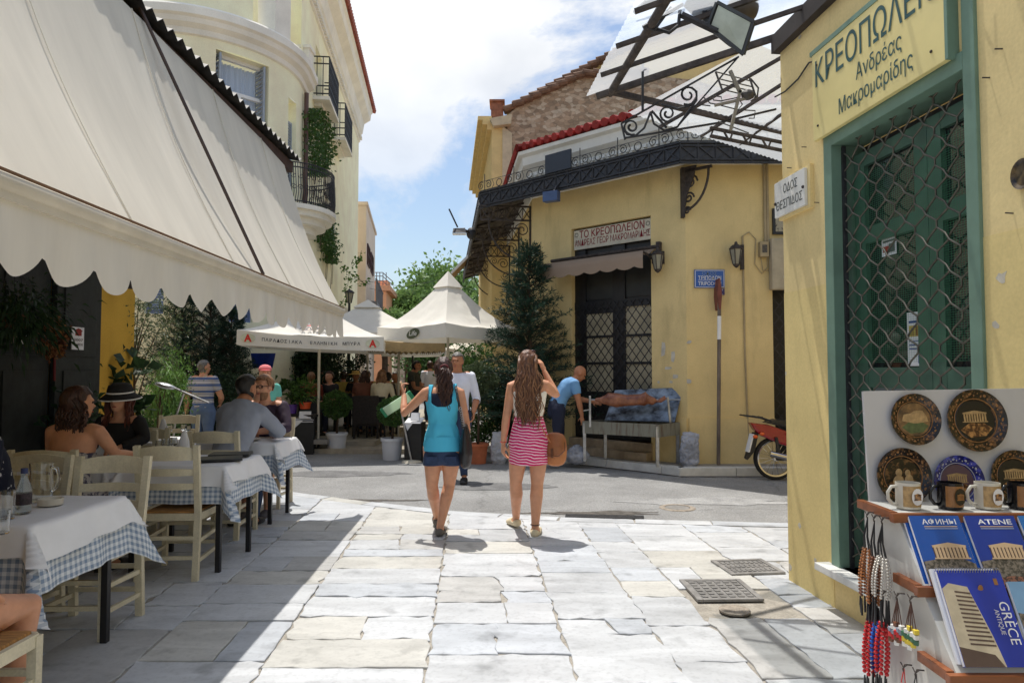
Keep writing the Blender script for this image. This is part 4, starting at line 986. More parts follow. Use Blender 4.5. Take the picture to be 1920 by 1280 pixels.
glass(G(12,972,tz),.13,.036,'tall glass at the left edge of the nearest table')
glass(G(0,1000,tz),.10,.036,'short glass at the lower left corner of the nearest table')
for i,(px,Y,lab)in enumerate(((312,5.6,'glass left of the near napkin'),(326,5.7,'wine glass by the near napkin'),(300,5.45,'leftmost glass on the table behind the empty chair'),(318,7.0,'far glass left of the far napkin'),(345,7.1,'far glass right of the far napkin'),(352,6.9,'glass behind the grey shirt'))):
 p=W(px,800,Y);glass(Vector((p.x,p.y,0)),.14,.033,lab,stem=True)
for px,Y,lab in((346,5.62,'white napkin standing as a cone beside the empty chair'),(306,7.0,'white napkin standing as a cone on the laid table behind')):
 p=W(px,800,Y);obj1('napkin',MB().lathe([(.045,0),(.05,.02),(.042,.12),(.02,.19),(.0,.21)],(p.x,p.y,tz),12,sx=1.0,sy=.6),M_linen,lab,'napkin','standing napkins',smooth=True)
p=G(262,845,tz)
obj1('paper_placemat',MB().box((-3.28,5.3,tz+.004),(.42,.3,.004),.1),mat('pale_blue_paper',S(206,214,226),rough=.7),'pale printed paper mat in front of the woman in the black hat','placemat')
obj1('plate',MB().lathe([(0,.006),(.08,.006),(.115,.018),(.115,.014),(.07,0),(0,0)],(-2.62,6.86,tz),28),mat('white_ceramic',S(214,208,194)),'white plate between the two men at the farthest table','plate',smooth='auto')
# ------------------------------------------------------------------ on the taverna wall
xs=XW+.10
t=thing('sticker_sign','small white notice with a red house on the dark shutter','sign',(xs,7.05,2.0))
a=onp(135,612,(xs,0),(0,1));b=onp(156,656,(xs,0),(0,1))
MB().box((xs,(a[0]+b[0])/2,(a[1]+b[1])/2),(.01,b[0]-a[0],a[1]-b[1])).build('board',M_paper,t)
m=MB();y0,y1=a[0],b[0];zc=(a[1]+b[1])/2;hh=a[1]-b[1];wy=y1-y0
M_redink=mat('red_ink',S(140,44,36),rough=.7)
for u0,u1,z0,z1 in((.25,.75,.12,.30),(.2,.8,.30,.34),(.62,.7,.34,.42)):m.box((xs+.008,y0+wy*(u0+u1)/2,zc+hh*(z0+z1)/2),(.004,wy*(u1-u0),hh*(z1-z0)))
m.prism([(xs+.006,y0+wy*.15,zc+hh*.34),(xs+.006,y0+wy*.85,zc+hh*.34),(xs+.006,y0+wy*.5,zc+hh*.45)],(.004,0,0));m.build('picture',M_redink,t)
for i,tx in enumerate(('2007','GUIDE')):lettering(tx,hh*.11,mat('brown_ink',S(80,52,40)),t,(xs+.006,y0+wy*.1,zc-hh*(.12+.2*i)),(0,1,0),(0,0,1),width=wy*.8,bold=.01)
t=thing('picture_tile','small bright painted tile picture on the dark shutter at the left edge','picture',(xs,5.85,2.0))
a=onp(22,598,(xs,0),(0,1));b=onp(50,645,(xs,0),(0,1))
MB().box((xs,(a[0]+b[0])/2,(a[1]+b[1])/2),(.012,b[0]-a[0],a[1]-b[1])).build('board',mat('painted_sky',S(60,90,160),rough=.4,var=.3,scale=20,col2=S(200,150,60)),t)
MB().box((xs+.008,(a[0]+b[0])/2+.05,b[1]+.06),(.006,.10,.12)).build('painted_house',M_white_paint,t)
wl=thing('wall_lantern','dark metal cylinder lamp on the ochre wall under the awning','lamp',(XW,8.0,2.5))
p=W(243,515,7.9);MB().lathe([(0,-.16),(.07,-.16),(.075,.0),(.06,.10),(0,.1)],(p.x,p.y,p.z),14).build('shade',M_rust,wl);MB().bar((XW,p.y,p.z+.02),(p.x,p.y,p.z+.02),.03).build('bracket',M_rust,wl)
rl_=thing('reading_lamp','grey reading lamp with a long jointed arm behind the laid table','lamp',(-3.95,8.3,0))
b0=W(330,780,8.3);b1=W(345,735,8.3);a1=W(392,755,8.3);h1=W(300,722,8.3)
m=MB();m.tube([(b0 .x-.05,8.3,0),(b0 .x-.05,8.3,.5),b0,b1],.014,6);m.lathe([(0,0),(.14,0),(.13,.02),(0,.03)],(b0 .x-.05,8.3,0),16);m.build('stand',M_steel,rl_)
MB().tube([a1,b1,W(325,726,8.3)],[.012,.016,.016],6).build('arm',M_steel,rl_)
MB().ell(W(310,723,8.3),(.13,.07,.035),M=Matrix.Rotation(.25,4,'Y')).build('head',M_steel,rl_,smooth=True)
# ------------------------------------------------------------------ people
V3=lambda*a:Vector(a)
def chain(mb,pts,rad,ref=(1,0,0),n=14,cap=True):
 pts=[Vector(p)for p in pts];k=len(pts);ref=Vector(ref);rings=[]
 rad=[(r,r)if not isinstance(r,tuple)else r for r in rad]
 def rg(c,a,s,i):
  X=ref-a*ref.dot(a)
  if X.length<.05:X=a.orthogonal()
  X.normalize();Yv=a.cross(X)
  return[c+X*(math.cos(2*PI*j/n)*rad[i][0]*s)+Yv*(math.sin(2*PI*j/n)*rad[i][1]*s)for j in range(n)]
 ax=lambda i:(pts[min(i+1,k-1)]-pts[max(i-1,0)]).normalized()
 if cap:
  for s in(.35,.75):a=ax(0);rings.append(rg(pts[0]-a*min(rad[0])*math.sqrt(1-s*s),a,s,0))
 for i in range(k):rings.append(rg(pts[i],ax(i),1,i))
 if cap:
  for s in(.75,.35):a=ax(k-1);rings.append(rg(pts[-1]+a*min(rad[-1])*math.sqrt(1-s*s),a,s,k-1))
 vs=[v for r in rings for v in r];q=len(rings)
 fs=[(i*n+j,i*n+(j+1)%n,(i+1)*n+(j+1)%n,(i+1)*n+j)for i in range(q-1)for j in range(n)]
 if cap:fs+=[tuple(range(n-1,-1,-1)),tuple(range((q-1)*n,q*n))]
 mb.add(vs,fs)
def remesh(mb,vox,it=4,fac=.5):
 me=bpy.data.meshes.new('t');me.from_pydata(mb.v,[],mb.f);o=bpy.data.objects.new('t',me);COL.objects.link(o)
 bm=bmesh.new();bm.from_mesh(me);bmesh.ops.recalc_face_normals(bm,faces=bm.faces);bm.to_mesh(me);bm.free()
 md=o.modifiers.new('r','REMESH');md.mode='VOXEL';md.voxel_size=vox;md.adaptivity=0
 if it:sm=o.modifiers.new('s','SMOOTH');sm.factor=fac;sm.iterations=it
 r=evalmesh(o);bpy.data.objects.remove(o);bpy.data.meshes.remove(me);r.materials.clear();return r
def pose(H,**k):
 J=dict(pelvis=V3(0,0,.525*H),waist=V3(0,0,.63*H),chest=V3(0,-.005*H,.74*H),neck=V3(0,-.012*H,.835*H),head=V3(0,.008*H,.93*H),face=V3(0,1,0),up=V3(0,0,1))
 for s,x in(('L',-1),('R',1)):
  J.update({'sh'+s:V3(x*.102*H,-.01*H,.808*H),'el'+s:V3(x*.128*H,-.015*H,.63*H),'wr'+s:V3(x*.135*H,.02*H,.485*H),'hd'+s:V3(0,.1,-1),'hp'+s:V3(x*.052*H,0,.50*H),'kn'+s:V3(x*.05*H,.012*H,.28*H),'an'+s:V3(x*.05*H,-.01*H,.045*H),'ft'+s:V3(0,1,0),'pn'+s:V3(-x,0,0)})
 J.update(k);J['H']=H;return J
def sit(H,seat=.50,lean=.1,**k):
 pz=seat+.06*H;ln=lean
 J=pose(H);d=pz-.525*H
 J['pelvis']=V3(0,0,pz);J['waist']=V3(0,.35*ln,.63*H+d);J['chest']=V3(0,.8*ln,.735*H+d);J['neck']=V3(0,1.2*ln-.01,.83*H+d);J['head']=V3(0,1.35*ln+.01,.925*H+d)
 for s,x in(('L',-1),('R',1)):
  J['sh'+s]=V3(x*.102*H,1.1*ln,.805*H+d);J['el'+s]=V3(x*.14*H,1.0*ln+.05*H,.64*H+d);J['wr'+s]=V3(x*.08*H,1.0*ln+.19*H,.62*H+d);J['hd'+s]=V3(-x*.3,1,-.05);J['pn'+s]=V3(0,0,-1)
  J['hp'+s]=V3(x*.055*H,.0,pz-.01);J['kn'+s]=V3(x*.07*H,.245*H,seat+.05*H);J['an'+s]=V3(x*.06*H,.22*H,.045*H)
 J.update(k);return J
def hand(mb,w,d,pn,H,side,curl=.5,point=False,sc_=1.0):
 d=Vector(d).normalized();pn=Vector(pn);pn=(pn-d*pn.dot(d)).normalized();ac=d.cross(pn).normalized()
 if side=='L':ac=-ac
 L_=.108*H*sc_;pl=L_*.5
 chain(mb,[w-d*.01,w+d*pl*.5,w+d*pl],[(.021*sc_,.014*sc_),(.036*sc_,.015*sc_),(.038*sc_,.013*sc_)],ref=ac,n=10)
 for i,(o,ln)in enumerate(((-.027,.42),(-.009,.48),(.009,.45),(.026,.36))):
  c=curl*(1+.12*i);
  if point and i==0:c=.08
  p=w+d*pl*.92+ac*o*sc_;a=d.copy();pts=[p];l3=L_*ln*1.1
  for f,b in((.45,c*.8),(.3,c),(.25,c*.8)):
   a=(Matrix.Rotation(b,3,d.cross(pn))@a).normalized()if True else a
   p=p+a*l3*f;pts.append(p)
  chain(mb,pts,[.0092*sc_,.0088*sc_,.008*sc_,.0068*sc_],ref=ac,n=8)
 t0=w+d*pl*.3-ac*.03*sc_;t1=t0+(d*.6-ac*.55+pn*.35).normalized()*L_*.24;t2=t1+(d*.85-ac*.1+pn*.45).normalized()*L_*.22
 chain(mb,[t0,t1,t2],[.012*sc_,.0095*sc_,.0078*sc_],ref=ac,n=8)
def skinmat(n,c):return mat(n,c,rough=.5,var=.10,scale=14,sss=.15,spec=.35,bump=.04,bscale=60)
M_skin=skinmat('tanned_skin',S(206,150,118));M_skin2=skinmat('fair_skin',S(214,160,132));M_skin3=skinmat('olive_skin',S(180,124,92))
def hairmat(n,c,c2):return mat(n,c,rough=.42,var=.2,scale=3,col2=c2,stretch=(26,26,1.2),spec=.5,bump=.3,bscale=8)
M_hair=hairmat('dark_brown_hair',S(44,26,22),S(84,52,40));M_hair2=hairmat('brown_hair',S(72,44,32),S(136,92,66));M_hairg=hairmat('grey_hair',S(84,80,76),S(140,136,130));M_hairk=hairmat('black_hair',S(16,14,15),S(34,30,30));M_hairb=hairmat('sandy_hair',S(112,76,52),S(170,126,90))
M_eye=mat('eye_dark',(.02,.015,.012),rough=.2);M_lip=mat('lips',S(164,88,80),rough=.5)
class Person:pass
def person(label,loc,rz,J,skin=None,vox=.012,sex='f',hands=True,group=None,point=None,curl=.45,name='person',build_=1.0,bare_feet=False,lodhand=False):
 H=J['H'];skin=skin or M_skin;Q=Person();Q.J=J;Q.H=H
 Q.t=thing(name,label,'person',loc,rz,group)
 mb=MB();w=build_
 pts=[J['pelvis']+(J['pelvis']-J['waist'])*.45,J['pelvis']+(J['pelvis']-J['waist'])*.15,J['pelvis'].lerp(J['waist'],.25),J['waist'],J['waist'].lerp(J['chest'],.55),J['chest'],J['chest'].lerp(J['neck'],.45),J['chest'].lerp(J['neck'],.78),J['neck']]
 rf=[(.066,.056),(.098,.072),(.094,.066),(.072,.052),(.080,.060),(.090,.066),(.096,.056),(.072,.044),(.036,.034)]
 rm=[(.062,.056),(.088,.068),(.088,.068),(.082,.064),(.092,.070),(.102,.072),(.108,.060),(.080,.046),(.040,.038)]
 rr_=[(a*H*w,b*H*w)for a,b in(rf if sex=='f' else rm)]
 xr=(J['shR']-J['shL']).normalized()
 chain(mb,pts,rr_,ref=xr,n=20)
 nk=J['head']-J['up']*.035*H
 chain(mb,[J['neck']-V3(0,0,.02*H),nk],[.034*H*(1.0 if sex=='f' else 1.15),.031*H*(1.0 if sex=='f' else 1.15)],n=14)
 up=J['up'].normalized();fc=J['face'];fc=(fc-up*fc.dot(up)).normalized();rt=fc.cross(up).normalized();Mh=Matrix((rt,fc,up)).transposed().to_4x4();h=J['head']
 A=lambda x,y,z:h+rt*x*H+fc*y*H+up*z*H
 Q.A=A;Q.Mh=Mh;Q.rt,Q.fc,Q.up=rt,fc,up
 mb.ell(A(0,-.006,.012),(.046*H,.058*H,.057*H),20,14,Mh);mb.ell(A(0,.014,-.022),(.036*H,.042*H,.046*H),18,12,Mh);mb.ell(A(0,.036,-.052),(.018*H,.016*H,.014*H),12,8,Mh)
 mb.ell(A(0,.060,-.014),(.0075*H,.012*H,.0135*H),10,8,Mh);mb.ell(A(0,.056,.014),(.026*H,.006*H,.005*H),10,6,Mh)
 for s in(-1,1):mb.ell(A(s*.047,-.004,-.008),(.006*H,.013*H,.019*H),10,8,Mh)
 bones=[('torso',J['pelvis'],J['neck'],.078*H*w),('neck',J['neck'],nk,.033*H),('head',A(0,-.004,-.045),A(0,0,.03),.068*H)]
 for s,x in(('L',-1),('R',1)):
  sh,el,wr=J['sh'+s],J['el'+s],J['wr'+s];m_=1.0 if sex=='f' else 1.22
  chain(mb,[sh+(J['neck']-sh)*.3,sh,sh.lerp(el,.3),sh.lerp(el,.7),el,el.lerp(wr,.3),el.lerp(wr,.7),wr],[r*H*m_*w for r in(.030,.031,.028,.024,.0215,.0225,.018,.0145)],n=14)
  if hands:hand(mb,wr,J['hd'+s],J['pn'+s],H,s,curl=(.12 if point==s else curl)if point!=s else.75,point=(point==s))
  hp,kn,an=J['hp'+s],J['kn'+s],J['an'+s];fd=J['ft'+s].normalized()
  kb_=kn.lerp(an,.28)-fd*.010*H
  chain(mb,[hp,hp.lerp(kn,.3),hp.lerp(kn,.7),kn,kb_,kn.lerp(an,.65),an],[r*H*w for r in(.060,.054,.042,.0335,.0355,.027,.0205)],n=16)
  hl=an-fd*.018*H;hl.z-=.022*H;to=an+fd*.105*H;to.z-=.030*H
  chain(mb,[hl,an.lerp(to,.35)-V3(0,0,.012*H),to],[(.020*H,.020*H),(.026*H,.020*H),(.022*H,.012*H)],ref=fd.cross(V3(0,0,1)),n=12)
  bones+=[('uarm'+s,sh,el,.027*H),('farm'+s,el,wr,.02*H),('hand'+s,wr,wr+J['hd'+s].normalized()*.1*H,.025*H),('thigh'+s,hp,kn,.048*H),('shin'+s,kn,an,.031*H),('foot'+s,hl,to,.024*H)]
 Q.me=remesh(mb,vox,4);Q.me.name='body';Q.bones=bones;Q.vox=vox
 Q.me.shade_smooth()
 Q.body=link('body',Q.me,skin,Q.t)
 n=len(Q.me.vertices);co=np.empty(n*3);Q.me.vertices.foreach_get('co',co);Q.co=co.reshape(-1,3)
 best=np.full(n,1e9);lab=np.zeros(n,int);tt=np.zeros(n)
 for i,(nm,a,b,r)in enumerate(bones):
  a=np.array(a);d=np.array(b)-a;t=np.clip(((Q.co-a)@d)/(d@d),0,1);e=np.linalg.norm(Q.co-a-t[:,None]*d,axis=1)/r
  k=e<best;best[k]=e[k];lab[k]=i;tt[k]=t[k]
 Q.lab=np.array([b[0]for b in bones])[lab];Q.tt=tt
 for s in(-1,1):
  e=MB();e.ell(A(s*.019,.047,.004),(.006*H,.004*H,.0045*H),8,6,Mh);e.build('eye',M_eye,Q.t,world=False,smooth=True)
 MB().ell(A(0,.0545,-.037),(.012*H,.004*H,.0042*H),10,6,Mh).build('lips',M_lip,Q.t,world=False,smooth=True)
 return Q
def garment(Q,name,m,pred,off=.008,it=2,fold=.004,fs=18,thick=.004,seed=0,uvz=None,cut=None):
 """a garment lifted off the body where pred(labels, t, coords) holds; follows the body and ends at the cut"""
 k=pred(Q.lab,Q.tt,Q.co)
 bm=bmesh.new();bm.from_mesh(Q.me);bm.verts.ensure_lookup_table()
 bmesh.ops.delete(bm,geom=[v for i,v in enumerate(bm.verts)if not k[i]],context='VERTS')
 lone=[v for v in bm.verts if not v.link_faces];bmesh.ops.delete(bm,geom=lone,context='VERTS')
 if cut:
  for co,no in cut:
   bmesh.ops.bisect_plane(bm,geom=bm.verts[:]+bm.edges[:]+bm.faces[:],plane_co=co,plane_no=no,clear_outer=True)
 bm.normal_update()
 for _ in range(4):
  new={}
  for v in bm.verts:
   if v.is_boundary:
    nb=[e.other_vert(v).co for e in v.link_edges if e.is_boundary]
    if len(nb)==2:new[v]=v.co*.4+(nb[0]+nb[1])*.3
  for v,c in new.items():v.co=c
 bm.normal_update()
 from mathutils import noise
 nr=[(v,v.normal.copy())for v in bm.verts]
 for v,nn in nr:
  p=v.co*fs+Vector((seed*3.1,seed,0));q=noise.noise(Vector((p.x,p.y,p.z*.55)))+.5*noise.noise(Vector((p.x*2.1,p.y*2.1,p.z*1.1+9)))
  v.co+=nn*(off+fold*q)
 for _ in range(it):bmesh.ops.smooth_vert(bm,verts=[v for v in bm.verts if not v.is_boundary],factor=.5,use_axis_x=True,use_axis_y=True,use_axis_z=True)
 me=bpy.data.meshes.new(name);bm.to_mesh(me);bm.free()
 o=bpy.data.objects.new('t',me);COL.objects.link(o);sd=o.modifiers.new('s','SOLIDIFY');sd.thickness=thick;sd.offset=-1
 r=evalmesh(o);bpy.data.objects.remove(o);bpy.data.meshes.remove(me);r.materials.clear();r.name=name;r.shade_smooth()
 return link(name,r,m,Q.t)
def ht(Q,z):return Q.co[:,2]>z
is_=lambda l,*n:np.isin(l,n)
ARMS=('uarmL','uarmR');LEGS=('thighL','thighR','shinL','shinR')
def hairpred(Q,low=-.03,front=.02,deep=None):
 def f(l,t,c):
  d=c-np.array(Q.A(0,0,0));u=d@np.array(Q.up)/Q.H;y=d@np.array(Q.fc)/Q.H;x=np.abs(d@np.array(Q.rt))/Q.H
  return is_(l,'head','neck')&(u>low)&((y<front-.02)|((u>.036)&(y<.05)))&~((x>.040)&(u<.006)&(y>-.02))
 return f
def shorthair(Q,m,low=-.03,front=.02,off=.010):return garment(Q,'hair',m,hairpred(Q,low,front),off=off,it=1,fold=.008,fs=45,thick=.006)
def shoes(Q,m,off=.007,low=True,sole=None):
 o=garment(Q,'shoes',m,lambda l,t,c:is_(l,'footL','footR')&(c[:,2]<(.062 if low else.1)*Q.H+.0*t),off=off,it=1,fold=.001,thick=.006);return o
def trousers(Q,m,hem=.97,rise=.18,off=.014,name='trousers',fold=.010):
 return garment(Q,name,m,lambda l,t,c:(is_(l,'torso')&(t<rise))|is_(l,'thighL','thighR')|(is_(l,'shinL','shinR')&(t<hem)),off=off,it=3,fold=fold,fs=14)
def shirt(Q,m,sleeve=.6,fore=0,low=.05,neck=1.01,off=.014,fold=.008,name='shirt',seed=1):
 return garment(Q,name,m,lambda l,t,c:(is_(l,'torso')&(t>low)&(t<min(neck,.9999)))|(is_(l,*ARMS)&(t<sleeve))|(is_(l,'farmL','farmR')&(t<fore))|(is_(l,'neck')&(t<.15)&(neck>=.97)),off=off,it=3,fold=fold,fs=13,seed=seed)
def strands(Q,m,roots,n,length,wav=.012,r=.007,seed=1,width=.06,spread=1.0,name='hair',back=-.075,fall=None):
 rr=random.Random(seed);H=Q.H;mb=MB()
 for i in range(n):
  a=rr.uniform(-1,1);b=rr.uniform(0,1)
  p=Q.A(a*.046,-.02-.03*b,.045-.03*b+.02*(1-a*a));pts=[p];L_=length*rr.uniform(.72,1.05);k=14;ph=rr.uniform(0,6);ph2=rr.uniform(0,6);tx=a*width*rr.uniform(.7,1.2);ty=back-rr.uniform(0,.02)-.012*(1-a*a)
  for j in range(1,k+1):
   f=j/k;e=min(1,f*2.2)**.8;z=p.z-L_*f
   x=p.x*(1-e)+(Q.J['head'].x+tx*(1+.25*math.sin(f*3))*spread)*e;y=p.y*(1-e)+(Q.J['head'].y+ty)*e+.02*math.sin(f*PI)
   wv=wav*min(1,f*2.2);pts.append(V3(x+wv*math.sin(ph+f*15),y+wv*.7*math.cos(ph2+f*13),z))
  mb.tube(pts,[r*.7]+[r*(1-.65*(j/k)**2)for j in range(1,k+1)],5)
 return mb.build(name,m,Q.t,world=False,smooth=True)
# --- the woman in the turquoise top, pointing
M_turq=mat('turquoise_jersey',S(86,190,222),rough=.85,var=.05,scale=4,spec=.15,bump=.12,bscale=14)
M_denim=mat('dark_denim',S(46,62,92),rough=.9,var=.25,scale=9,fine=.15,fscale=140,bump=.1,bscale=80)
M_navy=mat('navy_cloth',S(30,36,58),rough=.9,var=.15,scale=6)
pA=G(829,1006);H=1.62
J=pose(H,shL=V3(-.155,0,1.30),elL=V3(-.365,.07,1.105),wrL=V3(-.385,.20,1.275),hdL=V3(-.28,.35,.75),pnL=V3(.75,.2,.3),shR=V3(.155,0,1.30),elR=V3(.215,-.035,1.045),wrR=V3(.225,.05,.83),hdR=V3(-.05,.25,-1),hpL=V3(-.085,.01,.80),knL=V3(-.10,.06,.45),anL=V3(-.085,.36,.10),ftL=V3(-.1,1,.15),hpR=V3(.085,0,.80),knR=V3(.055,.09,.455),anR=V3(-.02,.0,.085),ftR=V3(.05,1,-.0),head=V3(.0,.02,1.505),face=V3(-.15,1,.05))
A_=person('woman in a turquoise tank top and denim shorts, pointing left with her left hand',(pA.x,pA.y,0),0,J,M_skin,.0085,point='L')
garment(A_,'camisole',M_navy,lambda l,t,c:(is_(l,'torso')&(t>.55)&(t<.90))&(np.abs(c[:,0])<.13),off=.004,it=2,fold=0)
def tankpred(l,t,c):
 x=np.abs(c[:,0]);z=c[:,2];front=c[:,1]>.0
 body=is_(l,'torso')&(z>.80)&(z<1.185+.55*np.clip(x-.035,0,.07))&(z<1.26)
 strap=(x>.088)&(x<.125)&(z>1.15)&(is_(l,'torso')|is_(l,*ARMS))&(z<1.40)
 return body|strap
garment(A_,'tank_top',M_turq,tankpred,off=.013,it=3,fold=.017,fs=12)
hb=MB();chain(hb,[V3(0,0,.90),V3(0,-.005,.84),V3(0,-.008,.775)],[(.157,.125),(.170,.137),(.176,.145)],n=40,cap=False);o=hb.build('top_hem',M_turq,A_.t,world=False,smooth=True)
for v in o.data.vertices:v.co.x+=.006*math.sin(v.co.z*60+v.co.y*30);v.co.y+=.006*math.sin(v.co.z*40+v.co.x*25)
sb=MB()
chain(sb,[V3(0,0,.86),V3(0,-.006,.80),V3(0,-.008,.74)],[(.150,.122),(.166,.135),(.15,.10)],n=32)
for s in(-1,1):chain(sb,[V3(s*.082,0,.78),V3(s*.090,.012,.70),V3(s*.096,.026,.60)],[(.084,.098),(.086,.100),(.087,.098)],n=24)
def cutflat(me,z):
 bm=bmesh.new();bm.from_mesh(me);bmesh.ops.bisect_plane(bm,geom=bm.verts[:]+bm.edges[:]+bm.faces[:],plane_co=(0,0,z),plane_no=(0,0,-1),clear_outer=True);bm.to_mesh(me);bm.free();return me
o=link('shorts',cutflat(remesh(sb,.008,2),.645),M_denim,A_.t);o.data.shade_smooth()
shoes(A_,mat('grey_suede',S(104,98,92),rough=.85),.010)
garment(A_,'scalp_hair',M_hair,hairpred(A_,-.04,.03),off=.014,it=1,fold=.012,fs=40)
rr=random.Random(3);mb=MB()
for i in range(70):
 a=rr.uniform(0,2*PI);rad=rr.uniform(0,1)**.5;p=A_.A(.004+.012*rad*math.cos(a),-.062+.006*rad*math.sin(a),.012);pts=[];L_=rr.uniform(.24,.40);ph=rr.uniform(0,6)
 for j in range(13):
  f=j/12;wd_=.052*math.sin(min(1,f*1.35+.12)*PI*.82)*rad;pts.append(p+V3(math.cos(a)*wd_+.012*math.sin(ph+f*16)+.012*f,-.02*math.sin(f*PI)-.015*f+math.sin(a)*wd_*.6+.010*math.cos(ph+f*14),-L_*f))
 mb.tube(pts,[.007*(1-.6*(j/12)**2)for j in range(13)],5)
mb.build('ponytail',M_hair,A_.t,world=False,smooth=True)
mb=MB();mb.tube([A_.A(.004+.022*math.cos(t),-.066,.008+.022*math.sin(t))for t in np.linspace(0,2*PI,12)],.010,6);mb.build('hair_band',mat('red_hair_band',S(96,30,34)),A_.t,world=False,smooth=True)
M_leather=mat('black_leather',S(30,30,34),rough=.4,var=.3,scale=8,bump=.2,bscale=40)
bg_=thing('handbag','black leather handbag hanging from the right shoulder of the woman in turquoise','bag',(pA.x+.215,pA.y-.06,.64),0)
mb=MB();chain(mb,[V3(0,0,.03),V3(0,0,.12),V3(0,.0,.24),V3(0,0,.37)],[(.05,.13),(.062,.155),(.05,.15),(.018,.13)],ref=(1,0,0),n=20);o=link('body',remesh(mb,.012,3),M_leather,bg_);o.data.shade_smooth()
mb=MB();mb.tube([V3(-.02,-.11,.35),V3(-.05,-.10,.55),V3(-.085,-.035,.69),V3(-.09,.0,.715),V3(-.085,.04,.68),V3(-.05,.11,.55),V3(-.01,.12,.35)],.011,6);mb.build('strap',M_leather,bg_,world=False,smooth=True)
mb=MB()
for i in range(9):ring(mb,V3(-.008-.004*i,-.115,.36+.021*i),V3(1,0,0),V3(0,.3,1),.011,.003,8)
mb.build('chain',M_steel,bg_,world=False)
# --- the woman in the striped skirt
pB=G(992,1006);H=1.68
J=pose(H,shL=V3(-.155,-.01,1.36),elL=V3(-.205,-.02,1.08),wrL=V3(-.235,.05,.84),hdL=V3(-.03,.15,-1),pnL=V3(.8,.4,0),shR=V3(.155,0,1.365),elR=V3(.255,.05,1.27),wrR=V3(.15,.13,1.49),hdR=V3(-.35,.15,.9),pnR=V3(-.5,.4,-.3),hpL=V3(-.088,0,.83),knL=V3(-.12,.05,.47),anL=V3(-.115,.30,.105),ftL=V3(-.35,1,-.1),hpR=V3(.088,0,.83),knR=V3(.075,.03,.465),anR=V3(.055,.0,.08),ftR=V3(.15,1,0),head=V3(-.005,.02,1.565),face=V3(.2,1,.05))
B_=person('woman with long wavy brown hair in a white top and pink striped skirt',(pB.x,pB.y,0),0,J,M_skin,.0085)
M_wtop=mat('white_ribbed_cotton',S(236,232,222),rough=.9,var=.04,bump=.15,bscale=30,stretch=(3,3,.5))
garment(B_,'crop_top',M_wtop,lambda l,t,c:is_(l,'torso')&(c[:,2]>1.085)&(c[:,2]<1.295+.3*np.clip(np.abs(c[:,0])-.06,0,.1)),off=.008,it=3,fold=.004)
mb=MB()
for s in(-1,1):mb.tube([V3(s*.085,-.098,1.27),V3(s*.092,-.085,1.36),V3(s*.095,-.03,1.425),V3(s*.095,.03,1.40),V3(s*.085,.085,1.30)],.006,6)
mb.build('top_strap',M_navy,B_.t,world=False,smooth=True)
M_skirt=bpy.data.materials.new('pink_white_stripes');M_skirt.use_nodes=True
n_=M_skirt.node_tree.nodes;l_=M_skirt.node_tree.links;tc_=n_.new('ShaderNodeTexCoord');sp=n_.new('ShaderNodeSeparateXYZ');nz_=n_.new('ShaderNodeTexNoise');nz_.inputs['Scale'].default_value=7
l_.new(tc_.outputs['Object'],sp.inputs[0]);l_.new(tc_.outputs['Object'],nz_.inputs['Vector'])
a_=n_.new('ShaderNodeMath');a_.operation='MULTIPLY_ADD';a_.inputs[1].default_value=.05;l_.new(nz_.outputs['Fac'],a_.inputs[0]);l_.new(sp.outputs['Z'],a_.inputs[2])
ab=n_.new('ShaderNodeMath');ab.operation='MULTIPLY_ADD';ab.inputs[1].default_value=.10;l_.new(sp.outputs['X'],ab.inputs[0]);l_.new(a_.outputs[0],ab.inputs[2])
b_=n_.new('ShaderNodeMath');b_.operation='MULTIPLY';b_.inputs[1].default_value=38;l_.new(ab.outputs[0],b_.inputs[0]);c_=n_.new('ShaderNodeMath');c_.operation='FRACT';l_.new(b_.outputs[0],c_.inputs[0]);d_=n_.new('ShaderNodeMath');d_.operation='GREATER_THAN';d_.inputs[1].default_value=.68;l_.new(c_.outputs[0],d_.inputs[0])
mx_=n_.new('ShaderNodeMix');mx_.data_type='RGBA';mx_.inputs['A'].default_value=(*S(202,36,104),1);mx_.inputs['B'].default_value=(*S(240,206,218),1);l_.new(d_.outputs[0],mx_.inputs['Factor']);l_.new(mx_.outputs['Result'],n_['Principled BSDF'].inputs['Base Color']);n_['Principled BSDF'].inputs['Roughness'].default_value=.85
mb=MB();chain(mb,[V3(0,0,1.085),V3(0,0,1.02),V3(0,-.012,.93),V3(0,-.018,.86),V3(0,-.004,.77),V3(0,.006,.69),V3(0,.008,.665)],[(.128,.098),(.146,.116),(.172,.138),(.182,.146),(.182,.142),(.180,.140),(.176,.136)],n=60,cap=False)
o=mb.build('skirt',M_skirt,B_.t,world=False,smooth=True)
for v in o.data.vertices:
 q=math.sin(v.co.z*42+v.co.x*14)*.5+math.sin(v.co.z*75-v.co.x*22+1)*.3;r_=Vector((v.co.x,v.co.y,0)).normalized();v.co+=r_*q*.0045
shoes(B_,mat('cream_canvas_shoe',S(214,200,168),rough=.9),.010)
garment(B_,'scalp_hair',M_hair2,hairpred(B_,-.05,.03),off=.014,it=1,fold=.010,fs=40)
strands(B_,M_hair2,None,190,.60,wav=.018,r=.0085,seed=5,width=.082,back=-.125)
strands(B_,hairmat('light_brown_hair',S(120,80,54),S(176,130,92)),None,44,.62,wav=.022,r=.006,seed=8,width=.09,name='hair_highlight',back=-.135)
mb=MB();mb.tube([B_.A(s_,y_,z_)for s_,y_,z_ in((-.052,.03,.035),(-.054,.0,.048),(-.045,-.012,.062))],.005,6);mb.ell(B_.A(-.022,.02,.066),(.026,.012,.018));mb.ell(B_.A(.022,.02,.066),(.026,.012,.018));mb.build('sunglasses',mat('brown_lens',S(70,36,36),rough=.15),B_.t,world=False,smooth=True)
